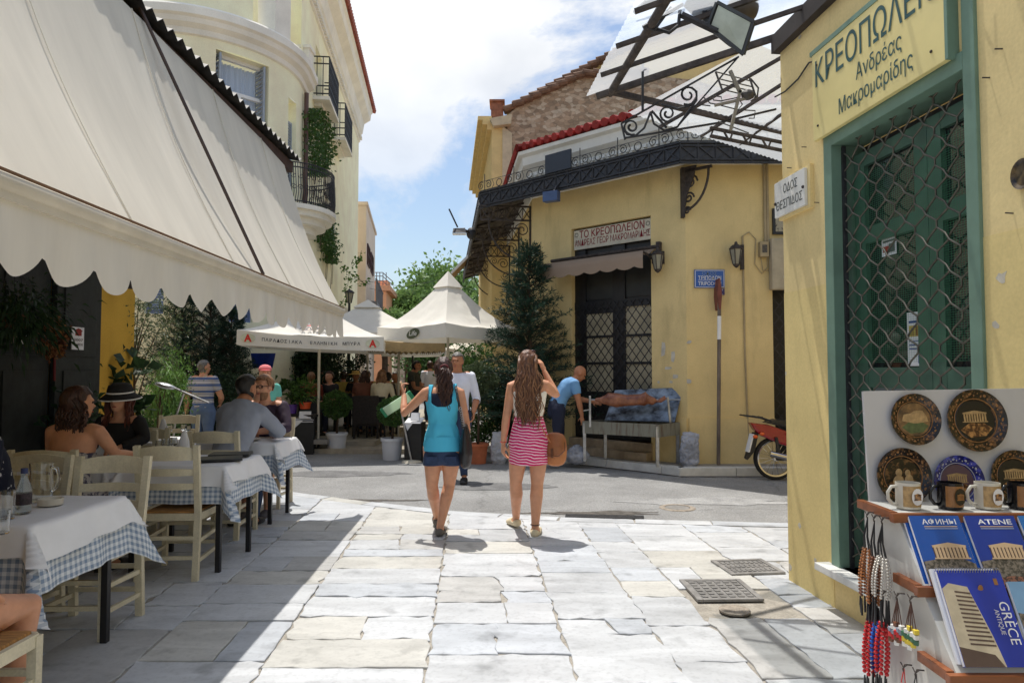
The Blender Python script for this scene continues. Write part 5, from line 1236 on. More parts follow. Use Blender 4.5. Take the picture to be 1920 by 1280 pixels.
mb=MB();ring(mb,J['wrL']+V3(.002,0,.01),V3(1,0,0),V3(0,1,.1),.027,.004,16);mb.build('bracelet',mat('red_thread',S(190,60,60)),B_.t,world=False)
mb=MB();ring(mb,J['anR']+V3(0,.0,.03),V3(1,0,0),V3(0,1,0),.040,.004,16);mb.build('anklet',M_black,B_.t,world=False)
M_tan=mat('tan_leather',S(172,108,58),rough=.5,var=.2,scale=9,bump=.2,bscale=40)
bg_=thing('shoulder_bag','tan leather satchel on the right hip of the woman in the striped skirt','bag',(pB.x+.235,pB.y-.02,.665),-.35)
mb=MB();chain(mb,[V3(0,0,.03),V3(0,0,.12),V3(0,0,.21)],[(.105,.06),(.115,.072),(.10,.05)],n=24);o=link('body',remesh(mb,.012,3),M_tan,bg_);o.data.shade_smooth()
mb=MB();chain(mb,[V3(0,-.02,.10),V3(0,-.012,.15),V3(.0,-.004,.225)],[(.10,.065),(.118,.074),(.105,.056)],n=24);o=link('flap',remesh(mb,.012,3),mat('tan_leather_dark',S(150,90,48),rough=.5,var=.2,scale=9),bg_);o.data.shade_smooth()
Mi=Matrix.Rotation(.35,3,'Z');off_=V3(.235,-.02,.665)
sp_=[V3(.19,-.10,.86),V3(.13,-.15,.96),V3(.085,-.155,1.06),V3(.03,-.125,1.16),V3(-.05,-.115,1.28),V3(-.11,-.07,1.40),V3(-.11,.0,1.43),V3(-.09,.07,1.38),V3(.02,.13,1.2),V3(.12,.14,1.0),V3(.2,.06,.88)]
mb=MB();pr_=[Mi@(p-off_)for p in sp_]
for a,b in zip(pr_,pr_[1:]):mb.bar(a,b+(b-a).normalized()*.006,.022,.006,up=(1,.3,.2))
mb.build('strap',M_tan,bg_,world=False)
mb=MB();mb.tube([V3(.112,-.075,.20),V3(.118,-.092,.13),V3(.06,-.098,.075),V3(-.06,-.092,.075),V3(-.115,-.085,.13),V3(-.105,-.07,.20)],.004,5);mb.bar(V3(.0,-.094,.14),V3(.0,-.098,.06),.022,.006,up=(0,1,0));mb.ell(V3(.0,-.101,.075),(.012,.005,.012),10,6);mb.build('trim',mat('dark_tan_leather',S(96,56,30),rough=.5),bg_,world=False)
for s in(-1,1):MB().prism([V3(s*.085+x,-.120+abs(x)*.10,z)for x,z in((-.05,.735),(.05,.735),(.05,.685),(0,.668),(-.05,.685))],V3(0,-.012,0)).build('back_pocket',M_denim,A_.t,world=False,bevel=.003)
# --- other people
def stand(label,loc,rz,H,top,bottom,hairm,skin,sex='m',sleeve=.6,fore=0,J=None,**k):
 Q=person(label,(loc[0],loc[1],loc[2]if len(loc)>2 else 0),rz,J or pose(H),skin,.012,sex,**k)
 shirt(Q,top,sleeve,fore);trousers(Q,bottom);shoes(Q,M_black,.012)
 if hairm:shorthair(Q,hairm,-.06)
 return Q
M_wshirt=mat('white_shirt',S(226,228,240),rough=.85,var=.05,scale=5,bump=.2,bscale=12)
M_blueshirt=mat('light_blue_shirt',S(112,160,206),rough=.85,var=.06,scale=5,bump=.2,bscale=12)
M_greyshirt=mat('pale_grey_shirt',S(150,156,170),rough=.85,var=.06,scale=5,bump=.25,bscale=10)
M_purple=mat('dark_purple_shirt',S(58,42,62),rough=.75,var=.15,scale=6,bump=.2,bscale=12)
M_blk=mat('black_jersey',(.012,.012,.014),rough=.85,var=.2)
p=G(857,896)
H=1.78;J=pose(H,knL=V3(-.09,.16,.50),anL=V3(-.12,.28,.08),knR=V3(.09,.05,.49),anR=V3(.10,-.12,.09),elL=V3(-.27,-.02,1.13),wrL=V3(-.24,.16,.96),elR=V3(.26,-.02,1.13),wrR=V3(.2,.18,1.0),face=V3(.25,1,0))
stand('man in a white shirt and jeans walking towards us, behind the woman in turquoise',(p.x,p.y-.0,-.02),PI,H,M_wshirt,M_denim,M_hairg,M_skin3,J=J,sleeve=1.1,fore=.25)
p=G(1050,878);H=1.74
J=pose(H,pelvis=V3(0,-.02,.90),waist=V3(0,.06,1.07),chest=V3(0,.17,1.22),neck=V3(0,.27,1.33),head=V3(0,.36,1.43),up=V3(0,.55,.83),face=V3(0,.85,-.5),shL=V3(-.185,.24,1.28),shR=V3(.185,.24,1.28),elR=V3(.21,.30,1.0),wrR=V3(.16,.36,.77),elL=V3(-.2,.36,1.02),wrL=V3(-.12,.58,.98),hdL=V3(0,1,-.3),knL=V3(-.09,.06,.5),anL=V3(-.1,.1,.08),knR=V3(.09,-.02,.49),anR=V3(.1,-.16,.08))
Q=person('bald man in a light blue shirt and navy trousers stooping over by the shop door',(p.x-.02,p.y+.25,.03),-PI/2+.1,J,M_skin3,.012,'m')
shirt(Q,M_blueshirt,.62);trousers(Q,M_navy);shoes(Q,mat('white_trainer',S(214,212,206),rough=.7),.013)
M_polo=bpy.data.materials.new('striped_polo');M_polo.use_nodes=True
n_=M_polo.node_tree.nodes;l_=M_polo.node_tree.links;tc_=n_.new('ShaderNodeTexCoord');sp=n_.new('ShaderNodeSeparateXYZ');l_.new(tc_.outputs['Object'],sp.inputs[0])
b_=n_.new('ShaderNodeMath');b_.operation='MULTIPLY';b_.inputs[1].default_value=9.5;l_.new(sp.outputs['Z'],b_.inputs[0]);c_=n_.new('ShaderNodeMath');c_.operation='FRACT';l_.new(b_.outputs[0],c_.inputs[0])
r_=n_.new('ShaderNodeValToRGB');r_.color_ramp.interpolation='CONSTANT';e_=r_.color_ramp.elements;e_[0].color=(*S(84,104,150),1);e_[1].position=.42;e_[1].color=(*S(214,206,196),1)
for ps,cc in((.54,S(120,136,172)),(.66,S(222,216,208)),(.78,S(66,84,128)),(.88,S(206,200,196))):q=e_.new(ps);q.color=(*cc,1)
l_.new(c_.outputs[0],r_.inputs[0]);l_.new(r_.outputs[0],n_['Principled BSDF'].inputs['Base Color']);n_['Principled BSDF'].inputs['Roughness'].default_value=.9
p=W(380,800,11.4);H=1.70;J=pose(H,face=V3(.6,.8,-.1),elR=V3(.28,.05,1.08),wrR=V3(.2,.2,.98),elL=V3(-.27,.0,1.06),wrL=V3(-.30,.06,.82))
stand('grey-haired man in a blue and white striped polo shirt, standing with his back to us',(p.x,p.y,-.02),0,H,M_polo,mat('faded_jeans',S(96,116,150),rough=.9,var=.15),M_hairg,M_skin,J=J,sleeve=.62,build_=1.08)
SZ=.50
H=1.74;Q=person('grey-haired man in a navy printed T-shirt at the left edge, cut by the frame',(-3.02,4.02,0),2.7,sit(H,SZ,.12,face=V3(.35,1,-.1)),M_skin,.012,'m')
M_tee=mat('navy_printed_tee',S(26,32,58),rough=.9,var=.3,scale=16,lo=.62,hi=.64,col2=S(214,214,220))
shirt(Q,M_tee,.7);trousers(Q,M_navy);shoes(Q,M_black);shorthair(Q,M_hairg,-.045)
H=1.66;J=sit(H,SZ,.06,wrR=V3(.30,.36,.86),elR=V3(.27,.12,.90),hdR=V3(-.1,1,-.1),face=V3(.5,.9,0))
Q=person('woman with bare shoulders and dark hair, sitting with her back to us',(-3.14,4.86,0),-.08,J,M_skin,.012,'f',build_=1.06)
garment(Q,'dress',mat('flowered_cotton',S(190,184,180),rough=.9,var=.3,scale=28,col2=S(70,66,84),lo=.5,hi=.56),lambda l,t,c:(is_(l,'torso')&(t<.64))|(is_(l,'thighL','thighR')),off=.012,it=3,fold=.006)
shoes(Q,M_black);garment(Q,'scalp_hair',M_hair,hairpred(Q,-.06,.03),off=.02,it=1,fold=.012,fs=40)
strands(Q,M_hair,None,110,.33,wav=.014,r=.010,seed=2,width=.085,back=-.075)
H=1.64;J=sit(H,SZ,.07,elL=V3(-.24,.10,.92),wrL=V3(-.12,.26,.86),elR=V3(.24,.10,.92),wrR=V3(.1,.27,.86),face=V3(-.15,1,-.05))
Q=person('red-haired woman in black with a white-striped black sun hat, facing us',(-3.38,6.02,0),PI-.1,J,M_skin2,.012,'f')
shirt(Q,M_blk,1.1,.95,neck=.93,name='top');trousers(Q,M_blk);shoes(Q,M_black)
M_red_hair=hairmat('auburn_hair',S(74,30,22),S(120,56,40));garment(Q,'scalp_hair',M_red_hair,hairpred(Q,-.06,.03),off=.012,it=1,fold=.006)
mb=MB();rr=random.Random(4)
for s in(-1,1):
 for i in range(26):
  x0=s*(.040+.016*rr.random());p0=Q.A(x0,.02-.06*rr.random(),.01);ph=rr.uniform(0,6);L_=rr.uniform(.22,.32)
  mb.tube([p0+V3(s*.02*f+.01*math.sin(ph+f*9),.03*f+.008*math.cos(ph+f*8),-L_*f)for f in np.linspace(0,1,9)],[.009*(1-.6*f)for f in np.linspace(0,1,9)],5)
mb.build('hair',M_red_hair,Q.t,world=False,smooth=True)
ho=thing('sun_hat','black sun hat with white bands on the head of the seated red-haired woman','hat',(-3.38,6.02,0),PI-.1)
c0=Q.A(0,-.004,.030);Mt=Q.Mh@Matrix.Rotation(-.10,4,'X')
MB().lathe([(.062*H,.0),(.060*H,.022*H),(.052*H,.046*H),(.03*H,.056*H),(0,.057*H)],c0,28,Mt,sx=1,sy=1.15).build('crown',M_blk,ho,world=False,smooth=True)
MB().lathe([(.063*H,.004*H),(.075*H,-.006*H),(.10*H,-.026*H),(.099*H,-.028*H),(.074*H,-.009*H),(.060*H,.0)],c0,32,Mt,sx=1,sy=1.12).build('brim',M_blk,ho,world=False,smooth=True)
mb=MB();mb.lathe([(.0625*H,.004*H),(.0635*H,.004*H),(.0625*H,.011*H),(.061*H,.011*H)],c0,28,Mt,sx=1,sy=1.15);mb.lathe([(.097*H,-.0225*H),(.1015*H,-.0262*H),(.1005*H,-.0285*H)],c0,32,Mt,sx=1,sy=1.12);mb.build('band',M_linen,ho,world=False)
H=1.74;J=sit(H,SZ,.30,elR=V3(.30,.52,.90),wrR=V3(.13,.72,.87),elL=V3(-.28,.5,.90),wrL=V3(-.1,.68,.87),face=V3(.35,.9,-.15),head=V3(.01,.40,1.34),neck=V3(0,.33,1.20))
Q=person('dark-haired man in a pale grey shirt leaning on a table, back to us',(-2.62,6.28,0),-.06,J,M_skin3,.012,'m',build_=1.05)
shirt(Q,M_greyshirt,1.1,.9);trousers(Q,M_denim);shoes(Q,M_black);shorthair(Q,M_hairk,-.095,.03,.013)
H=1.80;J=sit(H,SZ,.16,elR=V3(.24,.34,.93),wrR=V3(.06,.30,1.16),hdR=V3(-.2,-.05,1),pnR=V3(-.2,-1,0),elL=V3(-.27,.30,.90),wrL=V3(.0,.42,.87),hdL=V3(1,.2,0),face=V3(.3,1,-.12))
Q=person('bearded man in glasses and dark purple shirt, chin on his hand',(-2.66,7.52,0),PI+.05,J,M_skin2,.011,'m')
shirt(Q,M_purple,1.1,.3);garment(Q,'shorts',mat('brown_shorts',S(84,62,54),rough=.9),lambda l,t,c:(is_(l,'torso')&(t<.18))|is_(l,'thighL','thighR'),off=.014,it=3);shoes(Q,mat('grey_trainer',S(84,82,84),rough=.8));shorthair(Q,M_hairb,-.02,.045,.018)
garment(Q,'beard',M_hairb,lambda l,t,c:is_(l,'head')&(((c-np.array(Q.A(0,0,0)))@np.array(Q.up))/Q.H<-.028)&(((c-np.array(Q.A(0,0,0)))@np.array(Q.fc))/Q.H>.004),off=.006,it=1,fold=.003,fs=60)
mb=MB()
for s in(-1,1):mb.tube([Q.A(s*.019+.014*math.cos(a),.056,.003+.010*math.sin(a))for a in np.linspace(0,2*PI,14)],.0035,5);mb.tube([Q.A(s*.033,.055,.005),Q.A(s*.046,.03,.006),Q.A(s*.05,-.01,.002)],.0035,5)
mb.tube([Q.A(-.006,.058,.006),Q.A(.006,.058,.006)],.003,5);mb.build('glasses',M_black,Q.t,world=False)
H=1.6;Q=person('person in a pink cap and turquoise top standing behind the bearded man',(W(497,700,9.6).x,9.6,-.02),PI+.4,pose(H),M_skin2,.014,'f')
shirt(Q,mat('sea_green_top',S(110,190,176),rough=.9),.5);trousers(Q,M_navy);shoes(Q,M_black);garment(Q,'hair',M_hairb,hairpred(Q,-.05,.02),off=.012)
co_=thing('cap','pink baseball cap on the person behind the bearded man','hat',(W(497,700,9.6).x,9.6,-.02),PI+.4);M_pinkcap=mat('pink_cotton',S(226,128,132),rough=.9)
c0=Q.A(0,-.004,.022);MB().lathe([(.056*H,0),(.055*H,.02*H),(.042*H,.042*H),(.02*H,.052*H),(0,.054*H)],c0,22,Q.Mh,sy=1.15).build('crown',M_pinkcap,co_,world=False,smooth=True)
MB().prism([Q.A(-.042,.045,.026),Q.A(-.036,.085,.024),Q.A(0,.105,.022),Q.A(.036,.085,.024),Q.A(.042,.045,.026)],Vector(Q.up)*.006).build('peak',M_pinkcap,co_,world=False)
H=1.74;Q=person('person with bare tanned legs at the lower left corner, only a knee in view',(-2.16,2.42,0),-.12,sit(H,SZ,-.02,knR=V3(.12,.44,.54),anR=V3(.06,.42,.08),knL=V3(-.14,.42,.54),elR=V3(.28,-.1,.86),wrR=V3(.2,.12,.66),elL=V3(-.28,-.1,.86),wrL=V3(-.2,.12,.66)),M_skin,.012,'m')
shirt(Q,M_navy,.6);garment(Q,'shorts',M_navy,lambda l,t,c:(is_(l,'torso')&(t<.18))|(is_(l,'thighL','thighR')&(t<.5)),off=.014,it=3);shoes(Q,M_black);shorthair(Q,M_hair)
TZF=.16
cr_=[(583,14.3,0.3,'red',M_hairb,'guest in a rust-red top behind the black menu stand'),(628,14.6,2.6,'dark',M_hair,'guest in a dark top beside the umbrella pole'),(682,14.2,0.1,'brown',M_hair,'guest with long dark hair, back to us, by the wicker chair'),(712,14.0,-.2,'cream',M_hairb,'guest with fair hair and a cream blouse, back to us'),(738,14.8,1.2,'dark',M_hairk,'guest in black between the umbrella poles'),(672,16.3,3.0,'dark',M_hair,'guest in a straw hat under the white umbrellas'),(694,16.8,2.7,'red',M_hair,'guest in dark red under the white umbrellas'),(716,16.4,3.3,'yellow',M_hairb,'guest in a yellow top under the white umbrellas'),(752,17.3,2.4,'cream',M_hairg,'guest in beige at the far end of the terrace'),(645,16.2,.4,'yellow',M_hair,'guest in mustard deep in the shade'),(608,15.6,2.9,'cream',M_hairk,'guest in a pale top left of the umbrella pole')]
MC={'red':mat('rust_top',S(142,66,50),rough=.9),'dark':mat('charcoal_top',S(40,38,42),rough=.9),'brown':mat('brown_top',S(110,66,50),rough=.9),'cream':mat('cream_top',S(226,214,186),rough=.9),'yellow':mat('yellow_top',S(214,186,96),rough=.9)}
for i,(px,Y,rz,c,hm,lab)in enumerate(cr_):
 p=W(px,750,Y);H=1.62+.03*(i%4);Q=person(lab,(p.x,Y,TZF),rz,sit(H,.46,.1+.02*(i%3)),(M_skin,M_skin2,M_skin3)[i%3],.02,'f' if i%2 else 'm',hands=True,group='guests on the far terrace')
 shirt(Q,MC[c],.6 if i%3 else 1.1);trousers(Q,M_navy if i%2 else M_denim);shoes(Q,M_black);garment(Q,'hair',hm,hairpred(Q,-.05,.02),off=.015)
 if px in(682,712):strands(Q,hm,None,40,.34,wav=.012,r=.014,seed=i,width=.08,name='long_hair')
 if px==672:
  h_=thing('straw_hat','straw hat on a guest under the white umbrellas','hat',(p.x,Y,TZF),rz);MB().lathe([(.12*H,.0),(.058*H,.012*H),(.05*H,.05*H),(0,.056*H)],Q.A(0,0,.022),20,Q.Mh).build('crown',mat('straw',S(214,178,104),rough=.9,var=.2,scale=40),h_,world=False)
 ct=thing('terrace_chair','dark chair of the '+lab.split(' behind')[0].split(' under')[0].split(',')[0],'chair',(p.x,Y,TZF),rz,'dark chairs on the far terrace')
 MB().box((0,0,.44),(.44,.44,.05)).build('seat',M_black,ct,world=False);MB().box((0,-.23,.64),(.42,.03,.36)).build('backrest',M_black,ct,world=False)
 for sx in(-1,1):
  for sy in(-1,1):MB().box((sx*.19,sy*.19,.21),(.035,.035,.42)).build('leg',M_black,ct,world=False)
p=W(776,760,16.5);H=1.76
stand('man in a dark striped shirt standing among the far tables, facing right',(p.x,16.5,0.0),-PI/2-.2,H,mat('dark_striped_shirt',S(64,66,62),rough=.9,var=.5,scale=14,stretch=(5,5,.2)),M_navy,M_hairk,M_skin3,J=pose(H,elR=V3(.26,.1,1.1),wrR=V3(.12,.32,1.05),elL=V3(-.26,.1,1.1),wrL=V3(-.1,.32,1.05),head=V3(0,.07,1.62),face=V3(0,1,-.5)))
p=W(806,760,19.5)
stand('man in a white shirt walking away far down the street',(p.x,19.5,0.0),.1,1.78,M_wshirt,M_navy,M_hair,M_skin2,sleeve=.9)
# ------------------------------------------------------------------ shop door, lattice, signs on the right
M_gr2=mat('dark_green_paint',S(74,106,90),rough=.5,var=.2,scale=5)
Q3=lambda t,z,k:Vector((*(SC+SDR*t+SNR*k),z))
SA=Vector((SDR.x,SDR.y,0));SNv=Vector((SNR.x,SNR.y,0))
dm=sh_(1706,650)[0];e=.1
dr=MB();dr.pbox(SC,SDR,dt0+.055,dt1-.06,dz0,dz1-.06,-.215,-.19);door=dr.build('door',mat('dim_room',(.03,.03,.035)),shop)
f=MB();zmid=1.52;ztop=dz1-.12
for a,b in((dt0+.06,dm-.002),(dm+.002,dt1-.065)):
 for s0,s1 in((a,a+e),(b-e,b)):f.pbox(SC,SDR,s0,s1,dz0+.01,ztop,-.18,-.125)
 for z0,z1 in((dz0+.01,dz0+.16),(zmid-.12,zmid),(2.28,2.38),(ztop-.09,ztop)):f.pbox(SC,SDR,a+e,b-e,z0,z1,-.178,-.127)
 f.pbox(SC,SDR,a+e,b-e,dz0+.16,1.0,-.17,-.15)
f.build('rails',M_gr2,door)
for a,b in((dt0+.06,dm),(dm,dt1-.065)):
 MB().pbox(SC,SDR,a+e,b-e,zmid,2.28,-.158,-.154).build('pane',M_glassdark,door);MB().pbox(SC,SDR,a+e,b-e,2.38,ztop-.09,-.158,-.154).build('pane',M_glassdark,door)
 MB().pbox(SC,SDR,a+e,b-e,1.0,zmid-.12,-.158,-.154).build('panel',mat('greyed_pane',S(130,138,146),rough=.4,var=.15),door)
nb=MB();t0,t1=dt0+.07,dm+.30
for i in range(52):t=t0+(t1-t0)*i/51;nb.add([Q3(t,1.55,-.10),Q3(t+.0014,1.55,-.10),Q3(t+.0014,dz1-.25,-.10),Q3(t,dz1-.25,-.10)],[(0,1,2,3)])
for i in range(95):z=1.55+(dz1-1.82)*i/94;nb.add([Q3(t0,z,-.099),Q3(t1,z,-.099),Q3(t1,z+.0014,-.099),Q3(t0,z+.0014,-.099)],[(0,1,2,3)])
tag(nb.build('netting',mat('green_net',S(60,132,92),rough=.6)),'bright green plastic netting behind the iron lattice of the shop door','netting')
g=MB();pu,pz=.160,.160
def bent(t,z,dirn):
 pts=[];
 while z<dz1-.05 and dt0+.04<t<dt1-.04:
  pts+=[Q3(t,z-.018,-.055),Q3(t,z+.018,-.055),Q3(t+dirn*pu*.42,z+pz*.38,-.055-dirn*.006),Q3(t+dirn*pu*.58,z+pz*.62,-.055-dirn*.006)]
  t+=dirn*pu;z+=pz
 if len(pts)>3:g.tube(pts,.0058,5)
nu=int((dt1-dt0-.12)/pu);nz_=int((dz1-dz0)/pz)
for d_ in(1,-1):
 for i in range(nu+1):
  bent(dt0+.06+i*pu,dz0+.05,d_)
 for j in range(1,nz_):
  t=dt0+.06 if d_>0 else dt0+.06+nu*pu
  bent(t,dz0+.05+j*pz,d_)
gl=g.build('lattice_grille',mat('brown_steel',S(104,100,90),rough=.4,metal=.6,var=.3,scale=20),shop,smooth=True)
fr_=MB()
for t in(dt0+.062,dt1-.075):fr_.bar(Q3(t,dz0,-.055),Q3(t,dz1-.06,-.055),.022,.022)
fr_.build('grille_rail',M_iron,shop)
def flyer(x0,x1,y0,y1,m_,lab,cat='poster',k=-.145,lines=()):
 a,z1=sh_(x0,y0);b,_=sh_(x1,y0);_,z0=sh_((x0+x1)/2,y1)
 t=thing(cat,lab,cat,Q3(a,z0,k));MB().pbox(SC,SDR,a,b,z0,z1,k-.002,k).build('sheet',m_,t)
 for u0,u1,v0,v1,mm in lines:MB().pbox(SC,SDR,a+(b-a)*u0,a+(b-a)*u1,z0+(z1-z0)*v0,z0+(z1-z0)*v1,k,k+.002).build('print',mm,t)
Mb_,Mr_,My_=mat('print_blue',S(52,70,150)),mat('print_red',S(170,40,40)),mat('print_yellow',S(210,180,90))
flyer(1655,1690,586,686,M_paper,'tall white and blue flyer in the shop door behind the lattice',lines=((.1,.95,.55,.75,My_),(.2,.35,.56,.72,Mr_),(.45,.55,.56,.73,Mr_),(.55,.95,.05,.2,Mb_),(.1,.9,.80,.84,Mb_),(.1,.9,.45,.47,Mb_),(.1,.8,.38,.40,Mb_),(.1,.85,.31,.33,Mb_)))
flyer(1610,1636,446,478,M_paper,'small square card in the upper part of the shop door',lines=((.1,.5,.2,.5,Mr_),(.5,.9,.15,.6,mat('print_grey',S(90,90,90))),(.1,.9,.7,.8,mat('print_grey',S(90,90,90)))))
s0=sh_(1539,200)[0];s1=sh_(1792,60)[0];sz0=sh_(1548,262)[1];sz1=sh_(1538,106)[1]
sg=thing('shop_sign','large cream signboard with dark green Greek lettering over the shop door','sign',Q3(s0,sz0,.05))
MB().pbox(SC,SDR,s0,s1,sz0,sz1,.025,.055).build('board',mat('cream_board',S(232,214,146),rough=.45,var=.06,scale=3),sg,bevel=.004)
f=MB();f.pbox(SC,SDR,s0-.02,s1+.02,sz1,sz1+.03,.0,.06);f.pbox(SC,SDR,s1,s1+.02,sz0,sz1,0,.06);f.build('frame',M_gr,sg)
M_sg=mat('sign_green',S(44,84,84),rough=.5);hS=sz1-sz0;wS=s1-s0
lettering('ΚΡΕΟΠΩΛΕΙΟΝ',hS*.31,M_sg,sg,Q3(s0+wS*.035,sz0+hS*.60,.0565),SA,Vector((0,0,1)),width=wS*1.06,bold=.004)
lettering('Ανδρέας',hS*.165,M_sg,sg,Q3(s0+wS*.40,sz0+hS*.36,.0565),SA,Vector((0,0,1)),width=wS*.34,bold=.003)
lettering('Μακρομαρίδης',hS*.165,M_sg,sg,Q3(s0+wS*.25,sz0+hS*.12,.0565),SA,Vector((0,0,1)),width=wS*.56,bold=.003)
m=MB()
for u,v in((.05,.15),(.05,.85),(.92,.15),(.92,.85)):m.ell(Q3(s0+wS*u,sz0+hS*v,.057),(.008,.008,.008),8,5)
m.build('screws',M_rust,sg)
a,z1=sh_(1464,348);b,_=sh_(1521,306);z0=sh_(1466,410)[1];z1=sh_(1464,346)[1]
sp_=thing('street_sign','white marble street plate with carved Greek letters by the shop corner','sign',Q3(a,z0,.03));wd=b-a
MB().pbox(SC,SDR,a,b,z0,z1,.03,.05).build('plate',mat('white_marble_plate',S(222,220,214),rough=.4,var=.08,scale=6),sp_,bevel=.003);MB().pbox(SC,SDR,a+.02,b+.03,z0-.02,z1+.02,0,.029).build('backing',M_yel2,sp_)
lettering('ΟΔΟΣ',(z1-z0)*.24,M_ink,sp_,Q3(a+wd*.32,z0+(z1-z0)*.60,.0502),SA,Vector((0,0,1)),width=wd*.46,bold=.0)
lettering('ΘΕΣΠΙΔΟΣ',(z1-z0)*.24,M_ink,sp_,Q3(a+wd*.07,z0+(z1-z0)*.18,.0502),SA,Vector((0,0,1)),width=wd*.86,bold=.0)
m=MB()
for u,v in((.04,.4),(.96,.5)):m.ell(Q3(a+wd*u,z0+(z1-z0)*v,.052),(.012,.012,.012),8,5)
m.build('screws',M_rust,sp_)
cb=MB();cb.tube([Q3(sh_(x,y)[0],sh_(x,y)[1],.012)for x,y in((1456,182),(1475,172),(1500,148),(1520,118),(1534,114),(1538,180),(1540,262))],.006,5)
tag(cb.build('cable',M_iron),'thin black cable looping along the yellow wall to the signboard','cable')
pl_=thing('wall_plate','dark decorative plate hanging on the yellow wall at the right edge','plate',Q3(sh_(1922,326)[0],sh_(1922,326)[1],.02))
p=Q3(sh_(1926,326)[0],sh_(1926,326)[1],.012);MB().lathe([(0,.004),(.05,.004),(.065,.014),(.065,.008),(.05,-.004),(0,-.004)],p,24,Matrix.Rotation(-PI/2,4,'Y')).build('dish',mat('dark_glaze',S(40,34,34),rough=.3,var=.6,scale=30,col2=S(120,100,70)),pl_)
# ------------------------------------------------------------------ glass canopy on iron frame
M_poly=bpy.data.materials.new('milky_corrugated_sheet');M_poly.use_nodes=True
n_=M_poly.node_tree.nodes;l_=M_poly.node_tree.links;P_=n_['Principled BSDF'];P_.inputs['Base Color'].default_value=(.86,.90,.93,1);P_.inputs['Roughness'].default_value=.35
tr_=n_.new('ShaderNodeBsdfTranslucent');tr_.inputs[0].default_value=(.9,.93,.96,1);tp_=n_.new('ShaderNodeBsdfTransparent');tp_.inputs[0].default_value=(.88,.92,.94,1)
m1=n_.new('ShaderNodeMixShader');m1 .inputs[0].default_value=.72;m2=n_.new('ShaderNodeMixShader');m2 .inputs[0].default_value=.60
l_.new(P_.outputs[0],m1 .inputs[1]);l_.new(tr_.outputs[0],m1 .inputs[2]);l_.new(m1 .outputs[0],m2 .inputs[1]);l_.new(tp_.outputs[0],m2 .inputs[2]);l_.new(m2 .outputs[0],n_['Material Output'].inputs['Surface'])
cp=thing('glass_canopy','milky sheet canopy on a rusty iron frame over the shop corner, upper right','canopy',(SC.x,SC.y,TOPZ))
C1=W(1146,172,5.35);D2f=Vector((.886,.464,0));Wc=Vector((SC.x,SC.y,TOPZ+.06));SDv=SA
Ln=3.2;Lf=2.4
W1=Wc+SDv*Ln;O1=C1+SDv*Ln;W2=Wc+D2f*Lf;O2=W(1470,248,6.35);O2d=(O2-C1).normalized()
def sheet(A,B,C,D_,n):
 m=MB()
 for i in range(n+1):
  f=i/n;o=.006*(1 if i%2 else-1);a=A.lerp(B,f);d_=D_.lerp(C,f);m.v+=[(a.x,a.y,a.z+o+.035),(d_.x,d_.y,d_.z+o+.035)]
 m.f=[(2*i,2*i+2,2*i+3,2*i+1)for i in range(n)];m.mi=[0]*n;return m
ov=(C1-Wc)*.16
sheet(Wc,W1,O1+ov,C1+ov,90).build('glazing',M_poly,cp)
dn2=Vector((-.464,.886,-.25)).normalized()
E1=C1+O2d*.35+dn2*.25;E2=W(1475,312,6.9)
sheet(Wc,W2,E2,E1,70).build('glazing',M_poly,cp)
m=MB();m.tube([C1+SDv*-.04,O1],.030,10);m.bar(C1,C1+O2d*3.0,.034,.044);m.bar(C1+(C1-Wc).normalized()*.12,Wc,.034,.046)
for f in(.45,.9,1.35,1.9,2.5):a=C1+SDv*f;m.bar(a+(C1-Wc)*.15,Wc+SDv*(f*.98),.022,.030)
for f in(.45,.95,1.45):m.bar(C1+O2d*(f+.3)+dn2*.3,Wc+D2f*f*.6,.020,.026)
m.build('frame',M_rust,cp)
m=MB();q=lambda x,y,Y=5.15:W(x,y,Y)
for a,b in(((1165,232),(1385,107)),((1172,259),(1345,231)),((1165,232),(1172,262)),((1345,231),(1455,205)),((1222,208),(1250,240)),((1205,210),(1205,110))):m.bar(q(*a),q(*b),.018,.012)
def spiral(x,y,r,a0,s,turns=1.5):
 c=q(x,y);k=r*5.15/1280;scroll(m,c,Vector((1,0,0)),Vector((0,0,1)),k,.25,turns,a0=a0,s=s,th=.009,n=22)
spiral(1184,238,16,-1.2,-1);spiral(1252,213,17,-1.0,-1);spiral(1290,178,20,-2.0,1)
m.tube([q(1168,240),q(1176,252),q(1192,254),q(1208,240),q(1220,210)],.009,5);m.tube([q(1220,210),q(1226,232),q(1246,245),q(1270,238),q(1290,210),q(1306,188),q(1306,172),q(1296,164)],.009,5);m.tube([q(1240,196),q(1270,204),q(1295,198),q(1306,182)],.009,5);m.bar(q(1270,238),q(1382,110),.012)
m.build('scroll_bracket',M_iron,cp)
m=MB();Yt=5.9
for y0,y1 in((240,268),(255,283)):m.bar(W(1332,y0,Yt),W(1470,y1,Yt+.3),.025)
for i in range(7):x=1338+i*18;m.bar(W(x,241+i*3.6,Yt+.02),W(x+(9 if i%2 else-6),257+i*3.6,Yt+.02),.014)
m.build('truss',M_rust,cp)
an=thing('tv_antenna','old yagi television antenna with bent rods hanging under the canopy','antenna',W(1375,200,5.0))
q=lambda x,y,d=0:W(x,y,5.0+d)
m=MB();m.bar(q(1369,133),q(1388,175),.022);m.bar(q(1388,170),q(1370,244),.022);m.bar(q(1340,198),q(1412,182),.018);m.build('boom',mat('grey_alloy',S(150,144,132),rough=.5,metal=.4),an)
m=MB()
for a,b in(((1342,135),(1406,152)),((1347,148),(1410,163)),((1350,158),(1414,172)),((1354,168),(1420,184))):m.tube([q(*a),q(*b,.15)],.005,5)
m.tube([q(1342,135),q(1354,168)],.008,5);m.tube([q(1406,147),q(1418,184)],.008,5);m.tube([q(1408,148),q(1422,165),q(1420,182),q(1408,190)],.007,5)
